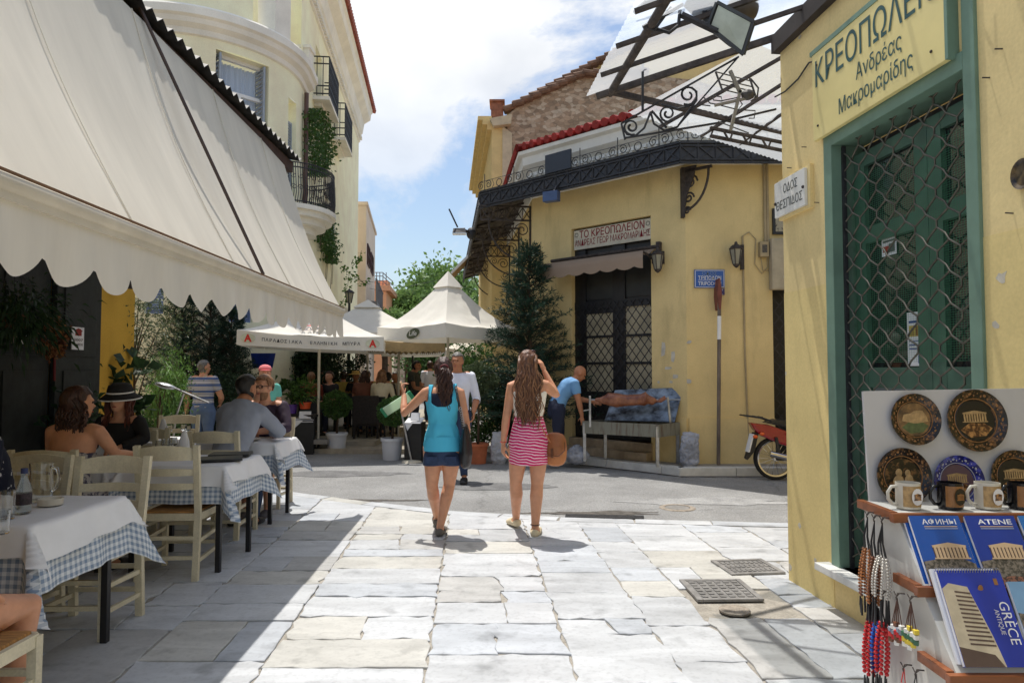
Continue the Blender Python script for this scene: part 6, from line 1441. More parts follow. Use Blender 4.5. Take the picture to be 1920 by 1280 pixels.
for a in(((1318,182),(1332,194),(1345,196)),((1316,197),(1332,199)),((1338,180),(1352,182),(1354,190),(1338,188),(1336,180)),((1350,190),(1384,183),(1392,196),(1384,206),(1352,198)),((1382,206),(1416,208),(1414,222),(1404,222)),((1346,228),(1404,250))):m.tube([q(*p)for p in a],.005,5)
m.ell(q(1402,178),(.05,.04,.04),10,7);m.build('rods',mat('dark_rods',S(74,70,68),rough=.5),an)
fl_=thing('floodlight','grey square floodlight with a glass front under the canopy, top of the picture','lamp',W(1360,40,4.3))
gq=[W(1348,11,4.25),W(1408,43,4.18),W(1391,96,4.22),W(1334,50,4.3)];cen=sum(gq,Vector())/4;nf=(gq[1]-gq[0]).cross(gq[3]-gq[0]).normalized();nf=nf if nf.y<0 else-nf
ex=[cen+(p-cen)*1.14 for p in gq];bk=[cen+(p-cen)*1.0-nf*.22+Vector((-.13,.02,.08))for p in gq]
MB().add(ex+bk,[(0,1,5,4),(1,2,6,5),(2,3,7,6),(3,0,4,7),(4,5,6,7),(0,1,2,3)]).build('housing',mat('grey_casting',S(62,64,66),rough=.5,var=.2,metal=.3),fl_)
MB().prism([p+nf*.006 for p in gq],nf*.006).build('glass',mat('dusty_lens',S(176,184,172),rough=.2,var=.15,scale=8),fl_)
m=MB()
for a,b in zip(ex,ex[1:]+ex[:1]):m.bar(a+nf*.004,b+nf*.004,.022,.02)
m.build('rim',mat('grey_casting',S(62,64,66)),fl_)
MB().ell(W(1392,18,4.45),(.105,.10,.10),18,12).build('ballast',mat('brown_casting',S(84,72,58),rough=.6,var=.2),fl_,smooth=True)
m=MB();m.bar(W(1278,28,4.3),W(1345,60,4.28),.05,.02);m.tube([W(1232,55,4.35),W(1255,62,4.3),W(1272,48,4.3),W(1275,20,4.3)],.012,6);m.bar(W(1300,-10,4.4),W(1330,20,4.4),.12,.14);m.build('bracket',M_iron,fl_)
m=MB();m.tube([W(1190,24,4.3),W(1210,5,4.3),W(1245,-4,4.25)],.016,6);m.tube([W(1206,52,4.3),W(1280,8,4.28)],.014,6);m.tube([W(1212,50,4.3),W(1226,58,4.3),W(1258,14,4.3)],.010,6)
tag(m.build('bent_bracket',M_iron),'bent iron arm holding the floodlight at the end of the canopy pipe','bracket')
nl=thing('wall_nails','rusty nails sticking out of the yellow wall beside the green door frame','nails',Q3(sh_(1860,190)[0],2.5,0))
for x,y in((1880,92),(1856,146),(1900,400),(1512,276),(1484,315),(1536,380)):t_,z_=sh_(x,y);MB().bar(Q3(t_,z_,0),Q3(t_-.012,z_+.004,.028),.005).build('nail',M_rust,nl)
ck=thing('plaster_chips','chips of missing plaster along the corner and base of the yellow shop wall','plaster chips',Q3(0,0,0));rr=random.Random(12)
for x,y,r in((1482,1062,.03),(1505,1110,.025),(1560,1140,.035),(1600,1166,.03),(1474,700,.018),(1470,520,.014),(1880,520,.03),(1500,985,.02),(1530,1050,.016),(1868,610,.02),(1462,150,.03),(1500,70,.02)):
 t_,z_=sh_(x,y);MB().prism([Q3(max(.003,t_+r*rr.uniform(.5,1.3)*math.cos(a)),max(.01,z_+r*rr.uniform(.5,1.2)*math.sin(a)),.0032)for a in np.linspace(0,2*PI,9)[:-1]],SNv*.0008).build('chip',mat('bare_plaster',S(198,190,174),rough=1,var=.2,scale=30),ck)
# ------------------------------------------------------------------ souvenir stand, lower right
SXL=1.36
st=thing('souvenir_stand','white stepped souvenir stand with brown wooden edges, lower right corner','stand',(1.7,2.4,0))
M_stw=mat('white_board',S(206,204,198),rough=.6,var=.08,scale=4);M_edge=mat('varnished_wood',S(132,76,42),rough=.4,var=.25,scale=4,stretch=(1,6,6))
stp=[(2.66,0),(2.66,1.0),(2.42,1.0),(2.42,.97),(2.285,.79),(2.285,.76),(2.13,.575),(2.13,.55),(2.0,.36),(2.0,.0)]
SXR=2.10
MB().prism([(SXL,y,z)for y,z in stp],(SXR-SXL,0,0)).build('body',M_stw,st)
m=MB()
for yb,yf,z in((2.66,2.42,1.0),(2.42,2.285,.79),(2.285,2.13,.575),(2.13,2.0,.37)):
 m.box(((SXL+SXR)/2-.01,yf-.012,z-.012),(SXR-SXL+.05,.024,.032));m.box((SXL-.012,(yb+yf)/2+.01,z-.012),(.024,yb-yf,.032))
m.build('wooden_edge',M_edge,st,bevel=.003)
bd=[W(1618,733,2.70),W(1905,722,2.72),W(1925,952,2.655),W(1632,958,2.645)];bd[1].x=SXR-.02;bd[2].x=SXR-.02;bd[1].z=bd[0].z+.012;bd[2].z=bd[3].z
bn=(bd[1]-bd[0]).cross(bd[3]-bd[0]).normalized();bn=bn if bn.y<0 else-bn
MB().prism(bd,-bn*.012).build('display_board',mat('pale_grey_board',S(196,194,194),rough=.45,var=.06,scale=3),st,bevel=.002)
BX=(bd[1]-bd[0]).normalized();BZ=BX.cross(bn);BZ=BZ if BZ.z>0 else-BZ
MBt=Matrix((BX,BZ,bn)).transposed().to_4x4()
M_cop=mat('copper_glaze',S(104,62,38),rough=.3,var=.5,scale=60,col2=S(190,140,84),lo=.45,hi=.6);M_bron=mat('dark_bronze_glaze',S(34,24,20),rough=.25,var=.5,scale=45,col2=S(112,78,48),lo=.5,hi=.6)
M_gold=mat('gold_print',S(150,104,60),rough=.35,var=.2,scale=40);M_nightblack=mat('glossy_black',(.01,.01,.012),rough=.15);M_bluegl=mat('cobalt_glaze',S(34,40,130),rough=.2,var=.4,scale=40,col2=S(70,76,180),lo=.5,hi=.6);M_silv=mat('silver_rim',S(176,176,190),rough=.3);M_sand=mat('sand_print',S(178,146,100),rough=.5,var=.3,scale=60);M_green=mat('olive_print',S(92,104,62),rough=.6,var=.3,scale=50)
def at(c,x,y,k=0):return c+BX*x+BZ*y+bn*k
def temple(mb,O,ax,up,nn,w,h,cols=8,per=.0):
 """a little columned temple front: steps, columns, architrave, gable"""
 O=Vector(O);P=lambda x,y:O+ax*x+up*y
 def r(x0,x1,y0,y1):mb.prism([P(x0,y0+per*x0),P(x1,y0+per*x1),P(x1,y1+per*x1),P(x0,y1+per*x0)],nn*.0012)
 r(0,w,0,h*.08);r(w*.03,w*.97,.70*h,.82*h)
 for i in range(cols):x=w*(.04+.92*(i+.2)/cols);r(x,x+w*.6/cols,h*.08,h*.70)
 mb.prism([P(0,.82*h),P(w,(.82+0)*h+per*w),P(w*.5,h+per*w*.5)],nn*.0012)
def plate(px,py,r,lab,rim,well,kind,k=.012):
 p0=W(px,py,2.65);d=(bd[0]-p0).dot(bn);c=p0+bn*0
 rr_=ray(px,py);s=(bd[0]-CAM).dot(bn)/rr_.dot(bn);c=CAM+rr_*s+bn*.006
 t=thing('plate',lab,'plate',c,0,'souvenir plates')
 MB().lathe([(0,.0),(r*.66,.0),(r*.72,.004),(r*.98,.016),(r,.015),(r*.98,.010),(r*.7,-.004),(0,-.004)],c,40,MBt).build('rim',rim,t,smooth='auto')
 MB().lathe([(0,.0012),(r*.64,.0012),(r*.66,.0)],c,36,MBt).build('well',well,t)
 m=MB()
 for i in range(44):
  a=2*PI*i/44;rq=r*(.80 if i%2 else.88);q=at(c,rq*math.cos(a),rq*math.sin(a),.0105);ra=r*(.026 if i%4 else.06);m.ell(q,(ra,.0015,ra*1.2),8,5)
 ring(m,at(c,0,0,.004),BX,BZ,r*.70,r*.018,40);m.build('ornament',M_gold if rim is not M_bluegl else M_silv,t)
 m=MB()
 if kind=='temple':temple(m,at(c,-r*.42,-r*.06,.0014),BX,BZ,bn,r*.84,r*.38,9)
 elif kind=='rock':m.prism([at(c,x*r,y*r,.0014)for x,y in((-.5,-.05),(-.4,.2),(-.1,.24),(.0,.32),(.35,.34),(.5,.1),(.55,-.1),(0,-.16))],bn*.0012)
 elif kind=='bust':
  m.ell(at(c,-.12*r,.12*r,.002),(.12*r,.002,.15*r));m.ell(at(c,-.16*r,-.2*r,.002),(.2*r,.002,.24*r));m.ell(at(c,.2*r,.1*r,.002),(.1*r,.002,.13*r));m.ell(at(c,.22*r,-.18*r,.002),(.16*r,.002,.24*r))
 m.build('picture',M_sand,t)
 if kind in('temple','rock'):
  m=MB();m.prism([at(c,x*r,y*r,.0013)for x,y in((-.52,-.3),(-.2,-.08),(.3,-.1),(.54,-.26),(.3,-.5),(-.2,-.55))],bn*.001);m.build('foreground',M_green if kind=='rock' else M_cop,t)
 return t
plate(1712,786,.100,'copper plate with a rock citadel picture, upper left on the board',M_bron,mat('plate_sky',S(80,66,56),rough=.3,var=.5,scale=20,col2=S(170,130,84)),'rock')
plate(1826,788,.121,'largest dark plate with a columned temple, upper right on the board',M_bron,M_nightblack,'temple')
plate(1690,892,.108,'dark bronze plate with figures, behind the white mug on the left',M_bron,M_bron,'bust')
plate(1793,902,.100,'cobalt blue plate with a silver ring and small temple',M_bluegl,mat('violet_brown',S(96,72,86),rough=.3),'temple')
plate(1900,894,.104,'dark plate with a temple at the right edge, beside the blue one',M_bron,M_nightblack,'temple')
def mug(px,py,lab,body,band,blk=False):
 c=G(px,py,1.003);c=W(px,py,2.50);c.z=1.004
 t=thing('mug',lab,'mug',c,0,'souvenir mugs');r,h=.041,.092
 MB().lathe([(0,0),(r*.94,0),(r,.005),(r,h),(r*.93,h),(r*.9,.006),(0,.006)],(0,0,0),30).build('body',body,t,world=False,smooth='auto')
 MB().tube([(-r*.97,0,h*.85),(-r*1.45,0,h*.84),(-r*1.78,0,h*.62),(-r*1.75,0,h*.36),(-r*1.4,0,h*.16),(-r*.96,0,h*.14)],.0062,8).build('handle',body,t,world=False,smooth=True)
 m=MB();
 for i in range(14):
  a0,a1=[-PI/2-.9+2.5*(i+d)/14 for d in(0,1)];R_=r+.0006
  m.add([(R_*math.cos(a0),R_*math.sin(a0),h*.1),(R_*math.cos(a1),R_*math.sin(a1),h*.1),(R_*math.cos(a1),R_*math.sin(a1),h*.9),(R_*math.cos(a0),R_*math.sin(a0),h*.9)],[(0,1,2,3)])
 m.build('print',band,t,world=False)
 m=MB();ca,sa=math.cos(-PI/2+.25),math.sin(-PI/2+.25);q=Vector((ca*(r+.0012),sa*(r+.0012),h*.5));axm=Vector((-sa,ca,0));nn=Vector((ca,sa,0))
 m.prism([q+axm*(.024*math.cos(a))+Vector((0,0,.030*math.sin(a)))for a in np.linspace(0,2*PI,16)[:-1]],nn*.0008);m.build('picture',M_paper if not blk else M_nightblack,t,world=False)
 m=MB();temple(m,q+axm*-.016+Vector((0,0,-.012))+nn*.001,axm,Vector((0,0,1)),nn,.032,.024,5);m.build('figure',M_cop if not blk else M_gold,t,world=False)
mug(1703,952,'white mug with handle at left, leftmost on the top shelf',mat('white_ceramic',S(214,208,194)),M_sand)
mug(1782,950,'black mug with a gold print, between the two white mugs',M_nightblack,M_gold,True)
mug(1852,948,'second white mug from the left, with a temple print',mat('white_ceramic',S(214,208,194)),M_sand)
mug(1915,946,'black mug cut by the right edge of the picture',M_nightblack,M_gold,True)
def book(label,x0,w,h,yb,zb,lean,cover,title,fn,th=.012,copies=3,spiral_=False,group='guidebooks on the stand'):
 up=Vector((0,math.sin(lean),math.cos(lean)));ax=Vector((1,0,0));nn=Vector((0,-math.cos(lean),math.sin(lean)));O=Vector((x0,yb,zb))
 t=thing('guidebook',label,'book',O,0,group)
 P=lambda x,y,k=0:O+ax*x+up*y+nn*k
 MB().add([P(x,y,k)for k in(0,-th)for x,y in((0,0),(w,0),(w,h),(0,h))],[(0,1,2,3),(7,6,5,4),(0,4,5,1),(1,5,6,2),(2,6,7,3),(3,7,4,0)]).build('cover',cover,t)
 MB().add([P(x,y,k)for k in(-.002,-th+.002)for x,y in((-.0007,.002),(w-.01,.002),(w-.01,h-.002),(-.0007,h-.002))],[(0,1,2,3),(7,6,5,4),(0,4,5,1),(1,5,6,2),(2,6,7,3),(3,7,4,0)]).build('pages',M_paper,t)
 fn(t,P,ax,up,nn,w,h)
 return t
M_cov=mat('blue_cover',S(30,84,168),rough=.25,var=.12,scale=5);M_covt=mat('navy_cover_top',S(30,60,150),rough=.25,var=.1);M_rock=mat('rock_print',S(150,138,124),rough=.5,var=.3,scale=90,col2=S(70,66,58),lo=.44,hi=.56);M_temp=mat('temple_print',S(206,176,140),rough=.5,var=.1);M_shad=mat('shadow_print',S(92,74,66),rough=.5);M_wht=mat('white_print',S(236,236,240),rough=.5);M_gryp=mat('grey_print',S(150,166,196),rough=.5);M_town=mat('town_print',S(176,120,96),rough=.5,var=.3,scale=110,col2=S(70,54,50),lo=.46,hi=.54)
def acropolis(title,sub):
 def fn(t,P,ax,up,nn,w,h):
  MB().prism([P(0,h*.0,.0005),P(w,0,.0005),P(w,h*.30,.0005),P(w*.7,h*.40,.0005),P(w*.4,h*.38,.0005),P(.0,h*.33,.0005)],nn*.0004).build('picture',M_rock,t)
  MB().prism([P(0,0,.001),P(w,0,.001),P(w,h*.10,.001),P(w*.5,h*.13,.001),P(0,h*.08,.001)],nn*.0004).build('picture',M_town,t)
  MB().prism([P(w*.26,h*.37,.001),P(w*.92,h*.37,.001),P(w*.92,h*.56,.001),P(w*.26,h*.56,.001)],nn*.0003).build('picture',M_shad,t)
  m=MB();temple(m,P(w*.24,h*.365,.0014),ax,up,nn,w*.70,h*.235,9);m.build('picture',M_temp,t)
  if title:lettering(title,h*.075,M_wht,t,P(w*.22,h*.87,.001),ax,up,width=w*.68,bold=.012,ext=.0008,name='title')
  for v,c in((.83,M_temp),(.80,M_gryp)):MB().prism([P(w*.24,h*v,.0008),P(w*.9,h*v,.0008),P(w*.9,h*(v+.012),.0008),P(w*.24,h*(v+.012),.0008)],nn*.0003).build('subtitle',c,t)
 return fn
ln=math.atan2(.12,.2)
book('blue guidebook with a white Cyrillic title and a temple on the cover',SXL+.016,.172,.235,2.272,.797,ln,M_cov,'',acropolis('АФИНЫ',1))
book('blue guidebook titled ATENE with a reddish temple on the cover',SXL+.208,.172,.235,2.272,.797,ln,M_covt,'',acropolis('ATENE',1))
book('third blue guidebook on the upper row, cut by the right edge',SXL+.395,.172,.235,2.272,.797,ln,mat('light_blue_cover',S(40,110,180),rough=.25),'',acropolis('',1))
for i,x in((0,-.010),(1,.184)):
 book('spare copy behind the '+('Cyrillic-titled' if i==0 else 'ATENE')+' guidebook',SXL+.016+x,.172,.234,2.290,.797,ln,M_cov,'',lambda*a:None)
def greece(t,P,ax,up,nn,w,h):
 MB().prism([P(0,0,.0005),P(w*.62,0,.0005),P(w*.56,h*.30,.0005),P(w*.40,h*.82,.0005),P(w*.12,h*.86,.0005),P(0,h*.80,.0005)],nn*.0004).build('picture',mat('stone_print',S(196,182,156),rough=.5,var=.15,scale=20),t)
 m=MB();
 for i in range(13):y=h*(.22+.045*i);m.prism([P(w*.18,y,.001),P(w*(.56-.012*i),y-h*.02,.001),P(w*(.56-.012*i),y-h*.002,.001),P(w*.18,y+h*.018,.001)],nn*.0004)
 m.prism([P(0,h*.0,.001),P(w*.6,0,.001),P(w*.5,h*.12,.001),P(0,h*.2,.001)],nn*.0004);m.build('picture',M_shad,t)
 lettering('GRÈCE',h*.11,M_wht,t,P(w*.80,h*.66,.001),-up,ax,width=h*.44,ext=.0008,name='title');lettering('ANTIQUE',h*.05,M_wht,t,P(w*.70,h*.58,.001),-up,ax,width=h*.26,ext=.0008,name='title')
 m=MB();m.ell(P(w*.60,h*.80,.001),(.009,.002,.012),12,6);m.prism([P(w*.84,h*.84,.001),P(w*.9,h*.84,.001),P(w*.9,h*.91,.001),P(w*.84,h*.91,.001)],nn*.0005);m.build('emblem',M_gold,t)
 m=MB()
 for i in range(24):x=w*(i+.5)/24;ring(m,P(x,h*1.0,-.005),up,nn,.0085,.0012,10)
 m.build('spiral_binding',M_steel,t)
ln2=math.atan2(.13,.25)
book('large spiral-bound blue book with white vertical title, lower row',SXL+.02,.205,.285,2.118,.60,ln2,mat('royal_blue_cover',S(36,60,168),rough=.2,var=.12,scale=4),'',greece,th=.014)
book('white spare copy behind the large spiral-bound book',SXL+.012,.205,.284,2.138,.60,ln2,M_paper,'',lambda*a:None)
def ruin(t,P,ax,up,nn,w,h):
 MB().prism([P(0,0,.0005),P(w,0,.0005),P(w,h*.5,.0005),P(0,h*.62,.0005)],nn*.0004).build('picture',M_rock,t);m=MB();temple(m,P(w*.1,h*.4,.001),ax,up,nn,w*.8,h*.3,7);m.build('picture',M_temp,t)
book('pale blue book with stone ruins beside the spiral-bound book, cut by the edge',SXL+.238,.19,.25,2.118,.60,ln2,mat('sky_cover',S(120,160,196),rough=.3),'',ruin)
def hook(t,p):
 m=MB();m.tube([p+Vector((.012,0,.01)),p+Vector((-.012,0,.012)),p+Vector((-.02,-.004,.0)),p+Vector((-.016,0,-.01))],.0025,5);m.tube([p+Vector((-.014,-.018,.018)),p+Vector((-.014,.004,.0)),p+Vector((-.014,.02,.012))],.002,5);m.build('hook',M_rust,t)
def beads(px,py,lab,top,bot,m1,m2,n=6,r=.0058,tail=None,spread=.03):
 Y=(SXL-.02)*F/(px-960);p=W(px,py,Y);t=thing('bead_strands',lab,'beads',p,0,'strings of beads hanging on the stand');hook(t,p)
 rr=random.Random(px);c=MB();b=MB();b2=MB();tl=MB()
 z0=p.z-top;z1=p.z-bot
 for i in range(n):
  a=2*PI*i/n;ox,oy=spread*.55*math.cos(a)-.012,spread*math.sin(a);q=Vector((p.x-.012+ox*.5,p.y+oy*.7,z0));q1=Vector((p.x-.014+ox,p.y+oy,z1))
  c.tube([p+Vector((-.014,0,-.005)),p.lerp(q,.6)+Vector((-.012,0,0)),q],.0016,4)
  k=int((z0-z1)/(r*1.9))
  for j in range(k):
   e=q.lerp(q1,j/k)+Vector((.006*math.cos(a)*math.sin(PI*j/k),.012*math.sin(a)*math.sin(PI*j/k),0));(b if j<k*.8 else b2).ell(e,(r,r,r*.92),7,5)
  if tail:tl.tube([q1,q1+Vector((0,0,-tail*.5)),q1+Vector((rr.uniform(-.004,.004),rr.uniform(-.006,.006),-tail))],[.003,.0045,.004],5)
 c.build('cords',M_black,t);b.build('beads',m1,t,smooth=True)
 if b2 .v:b2 .build('end_beads',m2,t,smooth=True)
 if tail:tl.build('tassels',M_black,t)
M_amb=mat('amber_bead',S(168,104,52),rough=.3,var=.3,scale=60);M_cer=mat('brown_bead',S(122,74,46),rough=.35,var=.3,scale=50);M_pearl=mat('silver_bead',S(206,200,190),rough=.25,metal=.4);M_redb=mat('red_bead',S(190,30,34),rough=.35);M_blueb=mat('blue_bead',S(36,96,190),rough=.3)
beads(1634,966,'amber and brown bead strands, nearest the door',.125,.30,M_amb,M_cer,6,tail=.06)
beads(1647,972,'brown bead strands next to the amber ones',.14,.31,M_cer,M_amb,6,tail=.06,spread=.026)
beads(1662,976,'silver bead strands on the side of the stand',.13,.27,M_pearl,M_pearl,8,r=.0052,tail=.09,spread=.036)
beads(1640,1110,'red bead strands hanging below the brown ones',.10,.30,M_redb,M_redb,5,r=.0075,tail=.05,spread=.022)
beads(1652,1112,'blue bead strands between the two red bunches',.10,.28,M_blueb,mat('dark_blue_bead',S(26,40,110),rough=.3),3,r=.0075,tail=.05,spread=.012)
beads(1664,1114,'second bunch of red bead strands, nearer the camera',.10,.28,M_redb,M_redb,5,r=.0075,tail=.05,spread=.022)
def charms(px,py,lab,cols):
 Y=(SXL-.02)*F/(px-960);p=W(px,py,Y);t=thing('key_charms',lab,'key charms',p,0,'charms hanging on the stand');hook(t,p);c=MB();rr=random.Random(px)
 for i in range(6):
  e=p+Vector((-.016-.003*(i%3),(i-2.5)*.011,-.085-.012*(i%3)));c.tube([p+Vector((-.014,0,-.005)),e],.0016,4)
  for j in range(3):MB().box(e+Vector((0,0,-.008-.017*j)),(.015,.015,.015),rr.uniform(0,1)).build('charm_bead',cols[(i+j)%len(cols)],t,bevel=.002)
 c.build('cords',mat('brown_cord',S(80,54,44)),t)
Mwh,Myl,Mgn=mat('white_bead',S(220,218,212),rough=.4),mat('yellow_bead',S(214,190,60),rough=.4),mat('green_bead',S(60,104,76),rough=.4)
charms(1690,1118,'charms with white, grey and red beads, nearer the bead strands',[Mwh,mat('grey_bead',S(130,136,150)),M_redb,M_cer])
charms(1716,1124,'charms with yellow, white and green cubes by the spiral-bound book',[Myl,Mwh,Mgn])
for px,py in((1703,1252),(1726,1262)):
 Y=(SXL-.02)*F/(px-960);p=W(px,py,Y);t=thing('key_charms','red-corded charm on a lower hook' if px<1710 else 'black-corded charm on a lower hook, nearer the camera','key charms',p,0,'charms hanging on the stand');hook(t,p)
 MB().tube([p+Vector((-.014,.0,0)),p+Vector((-.018,.012,-.05)),p+Vector((-.018,-.012,-.05)),p+Vector((-.014,0,0))],.0018,4).build('cords',M_redb if px<1710 else M_black,t)
 MB().ell(p+Vector((-.018,0,-.065)),(.012,.012,.014),10,7).build('charm_bead',Mwh,t)
# ------------------------------------------------------------------ plants
def leafmat(name,c,tr=.3,var=.45,scale=9,rough=.55):
 m=cloth_translucent(name,c,tr,rough,var);
 for n in m.node_tree.nodes:
  if n.type=='TEX_NOISE':n.inputs['Scale'].default_value=scale
 m.node_tree.nodes['Principled BSDF'].inputs['Specular IOR Level'].default_value=.4
 return m
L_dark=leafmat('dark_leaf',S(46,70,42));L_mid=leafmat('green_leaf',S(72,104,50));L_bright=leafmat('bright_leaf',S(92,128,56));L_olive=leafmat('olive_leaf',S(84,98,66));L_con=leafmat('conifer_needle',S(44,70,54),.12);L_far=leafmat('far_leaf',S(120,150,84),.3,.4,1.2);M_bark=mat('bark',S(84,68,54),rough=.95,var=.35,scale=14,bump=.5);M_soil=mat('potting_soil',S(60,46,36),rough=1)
def leafmesh(name,P,D,ln,wd,m,parent,seed=0,droop=.0,world=True):
 """P points, D leaf directions (n x 3): diamond leaves folded along the rib"""
 rg=np.random.default_rng(seed);n=len(P);D=D/np.linalg.norm(D,axis=1,keepdims=True).clip(1e-6)
 q=rg.normal(size=(n,3));s=np.cross(D,q);s/=np.linalg.norm(s,axis=1,keepdims=True).clip(1e-6);nn=np.cross(s,D)
 l=ln*rg.uniform(.7,1.25,(n,1));w_=wd*rg.uniform(.75,1.2,(n,1))
 a=P;b=P+D*l*.45+s*w_*.5+nn*w_*.12;c=P+D*l;c[:,2]-=droop*l[:,0];d=P+D*l*.45-s*w_*.5+nn*w_*.12
 v=np.stack([a,b,c,d],1).reshape(-1,3)
 if parent is not None and world:
  I=np.array(ROOTM[parent.name].inverted());v=v@I[:3,:3].T+I[:3,3]
 me=bpy.data.meshes.new(name);me.vertices.add(4*n);me.vertices.foreach_set('co',v.ravel());me.loops.add(4*n);me.loops.foreach_set('vertex_index',np.arange(4*n));me.polygons.add(n);me.polygons.foreach_set('loop_start',np.arange(0,4*n,4));me.polygons.foreach_set('loop_total',np.full(n,4));me.update();me.validate()
 me.materials.append(m);return link(name,me,None,parent)
def rdir(rg,n):d=rg.normal(size=(n,3));return d/np.linalg.norm(d,axis=1,keepdims=True)
def bush(label,cat,base,h0,h1,rx,ry,nl,ln,wd,m,clumps=26,seed=1,name='bush',group=None,pot=None,tr=.02,shell=.5,lean=(0,0),updir=.4,droop=.1,spread=.17):
 rg=np.random.default_rng(seed);t=thing(name,label,cat,base,0,group);B=Vector(base);z0=(h0+h1)/2;rz=(h1-h0)/2
 c=rdir(rg,clumps)*rg.uniform(shell,1,(clumps,1))**.6*np.array([rx,ry,rz])*.86;cc=c+np.array(B)+np.array([lean[0],lean[1],z0])
 w_=rg.uniform(.5,1.3,clumps);idx=rg.choice(clumps,nl,p=w_/w_.sum());sp=spread*2*min(rx,ry,rz)*rg.uniform(.6,1.2,clumps)
 P=cc[idx]+rg.normal(size=(nl,3))*sp[idx][:,None]*np.array([1,1,.8]);D=rdir(rg,nl)+(P-cc.mean(0))/max(rx,rz)*.5+np.array([0,0,updir])
 leafmesh('foliage',P,D,ln,wd,m,t,seed,droop)
 m_=MB();top=Vector(cc.mean(0))
 zb=pot[1]-.06 if pot else 0
 m_.tube([B+Vector((0,0,zb)),B.lerp(top,.4)+Vector((rg.normal()*.03,0,0)),top],[tr,tr*.85,tr*.6],7)
 for i in range(0,clumps,2):p=B.lerp(top,.45+.4*rg.random());m_.tube([p,p.lerp(Vector(cc[i]),.5)+Vector((0,0,.04)),Vector(cc[i])],[tr*.5,tr*.35,tr*.2],5)
 m_.build('trunk',M_bark,t,smooth=True)
 return t
def pot(label,base,r,h,m,taper=.78,group=None,rim=True,name='flower_pot'):
 t=thing(name,label,'pot',base,0,group);rb=r*taper
 MB().lathe([(0,0),(rb,0),(rb*1.02,h*.05),(r*.96,h*.86),(r*1.06 if rim else r,h*.87),(r*1.06 if rim else r,h),(r*.93,h),(r*.9,h*.9),(0,h*.9)],(0,0,0),28).build('body',m,t,world=False,smooth='auto')
 MB().lathe([(0,h*.915),(r*.9,h*.905)],(0,0,0),20).build('soil',M_soil,t,world=False);return t
def topiary(label,base,r,zc,nl,m,stem0,seed,group='clipped ball trees'):
 rg=np.random.default_rng(seed);t=thing('ball_topiary',label,'topiary',base,0,group);B=np.array(base)
 d=rdir(rg,nl);rad=r*(1-.45*rg.random((nl,1))**2.2)*(1+.10*np.sin(d[:,:1]*7+seed)*np.cos(d[:,2:]*6)+.06*np.sin(d[:,1:2]*13));P=B+np.array([0,0,zc])+d*rad*np.array([1,1,.95])
 leafmesh('foliage',P,d+rdir(rg,nl)*.7,.045,.026,m,t,seed);MB().tube([Vector(base)+Vector((0,0,stem0)),Vector(base)+Vector((.015,0,(stem0+zc)/2)),Vector(base)+Vector((0,0,zc))],[.022,.018,.02],7).build('trunk',M_bark,t,smooth=True)
 mb=MB();rr=random.Random(seed)
 for i in range(16):q=Vector(d[i]*r*.8);mb.tube([Vector(base)+Vector((0,0,zc-r*.3)),Vector(base)+Vector((0,0,zc))+q],[.008,.004],4)
 mb.build('twigs',M_bark,t);return t
def conifer(label,base,h,r,seed,z0=.35,nb=120,m=None,group=None,ntw=13):
 rg=np.random.default_rng(seed);t=thing('conifer',label,'conifer',base,0,group);B=np.array(base);PS=[];DS=[];tw=MB();up=np.array([0,0,1.])
 for i in range(nb):
  f=(i+rg.random())/nb;z=z0+(h-z0)*f**.92;L_=r*(1-f)**.95*rg.uniform(.6,1.15)+.10;a=rg.uniform(0,2*PI);d=np.array([math.cos(a),math.sin(a),.15+.6*f]);d/=np.linalg.norm(d);p0=B+up*z;e=p0+d*L_-up*.06*L_
  tw.tube([Vector(p0),Vector(p0+d*L_*.5+up*.04),Vector(e)],[.010,.007,.003],4)
  k=int(ntw*(L_/r)+4)
  for j in range(k):
   s=(j+rg.random())/k;q=p0*(1-s)+e*s+up*.05*math.sin(s*PI);sd=np.cross(d,up)*rg.uniform(-1,1)+d*rg.uniform(.5,1.0)+up*rg.uniform(-.35,.5);sd/=np.linalg.norm(sd);sl=rg.uniform(.10,.22)*(1.15-s*.4)
   nn_=11;u=rg.random((nn_,1));PS.append(q+sd*sl*u);DS.append(sd*.9+rdir(rg,nn_)*.75)
 P=np.concatenate(PS);D=np.concatenate(DS);leafmesh('foliage',P,D,.085,.013,m or L_con,t,seed);tw.build('branches',M_bark,t)
 MB().tube([Vector(base),Vector(base)+Vector((.02,0,h*.5)),Vector(base)+Vector((0,0,h*.97))],[.05,.035,.008],8).build('trunk',M_bark,t,smooth=True);return t
b=G(640,850);
o=W(252,800,8.7);bush('olive-leaved tree with a thin bent stem by the end of the taverna wall','tree',(o.x,o.y,0),1.3,2.75,.48,.48,3600,.065,.016,L_olive,34,3,'olive_tree',tr=.022,spread=.20)
o=W(206,800,8.05);bush('plant with big round leaves beside the ochre wall','plant',(o.x+.1,o.y,.0),.75,2.15,.26,.3,150,.20,.16,L_dark,16,5,'round_leaved_plant',spread=.2)
pot('square-looking yellow pot on the floor by the ochre wall',(o.x+.12,o.y-.1,0),.19,1.02,mat('yellow_glaze',S(196,146,44),rough=.5,var=.15),.85)
o=W(150,800,6.9);bush('dark glossy plant in front of the dark shutters','plant',(o.x+.1,o.y,0),.5,1.35,.34,.34,420,.16,.05,L_dark,16,7,'glossy_plant',updir=.9,droop=.4)
o=W(182,800,7.4);bush('low plant with arching leaves by the foot of the ochre wall','plant',(o.x+.1,o.y,0),.5,.95,.22,.22,160,.16,.03,L_mid,10,8,'arching_plant',updir=1.2,droop=.6)
o=W(24,590,5.6);ft=thing('hanging_fern','green fern in a hanging basket at the left edge under the awning','fern',(o.x,o.y,o.z))
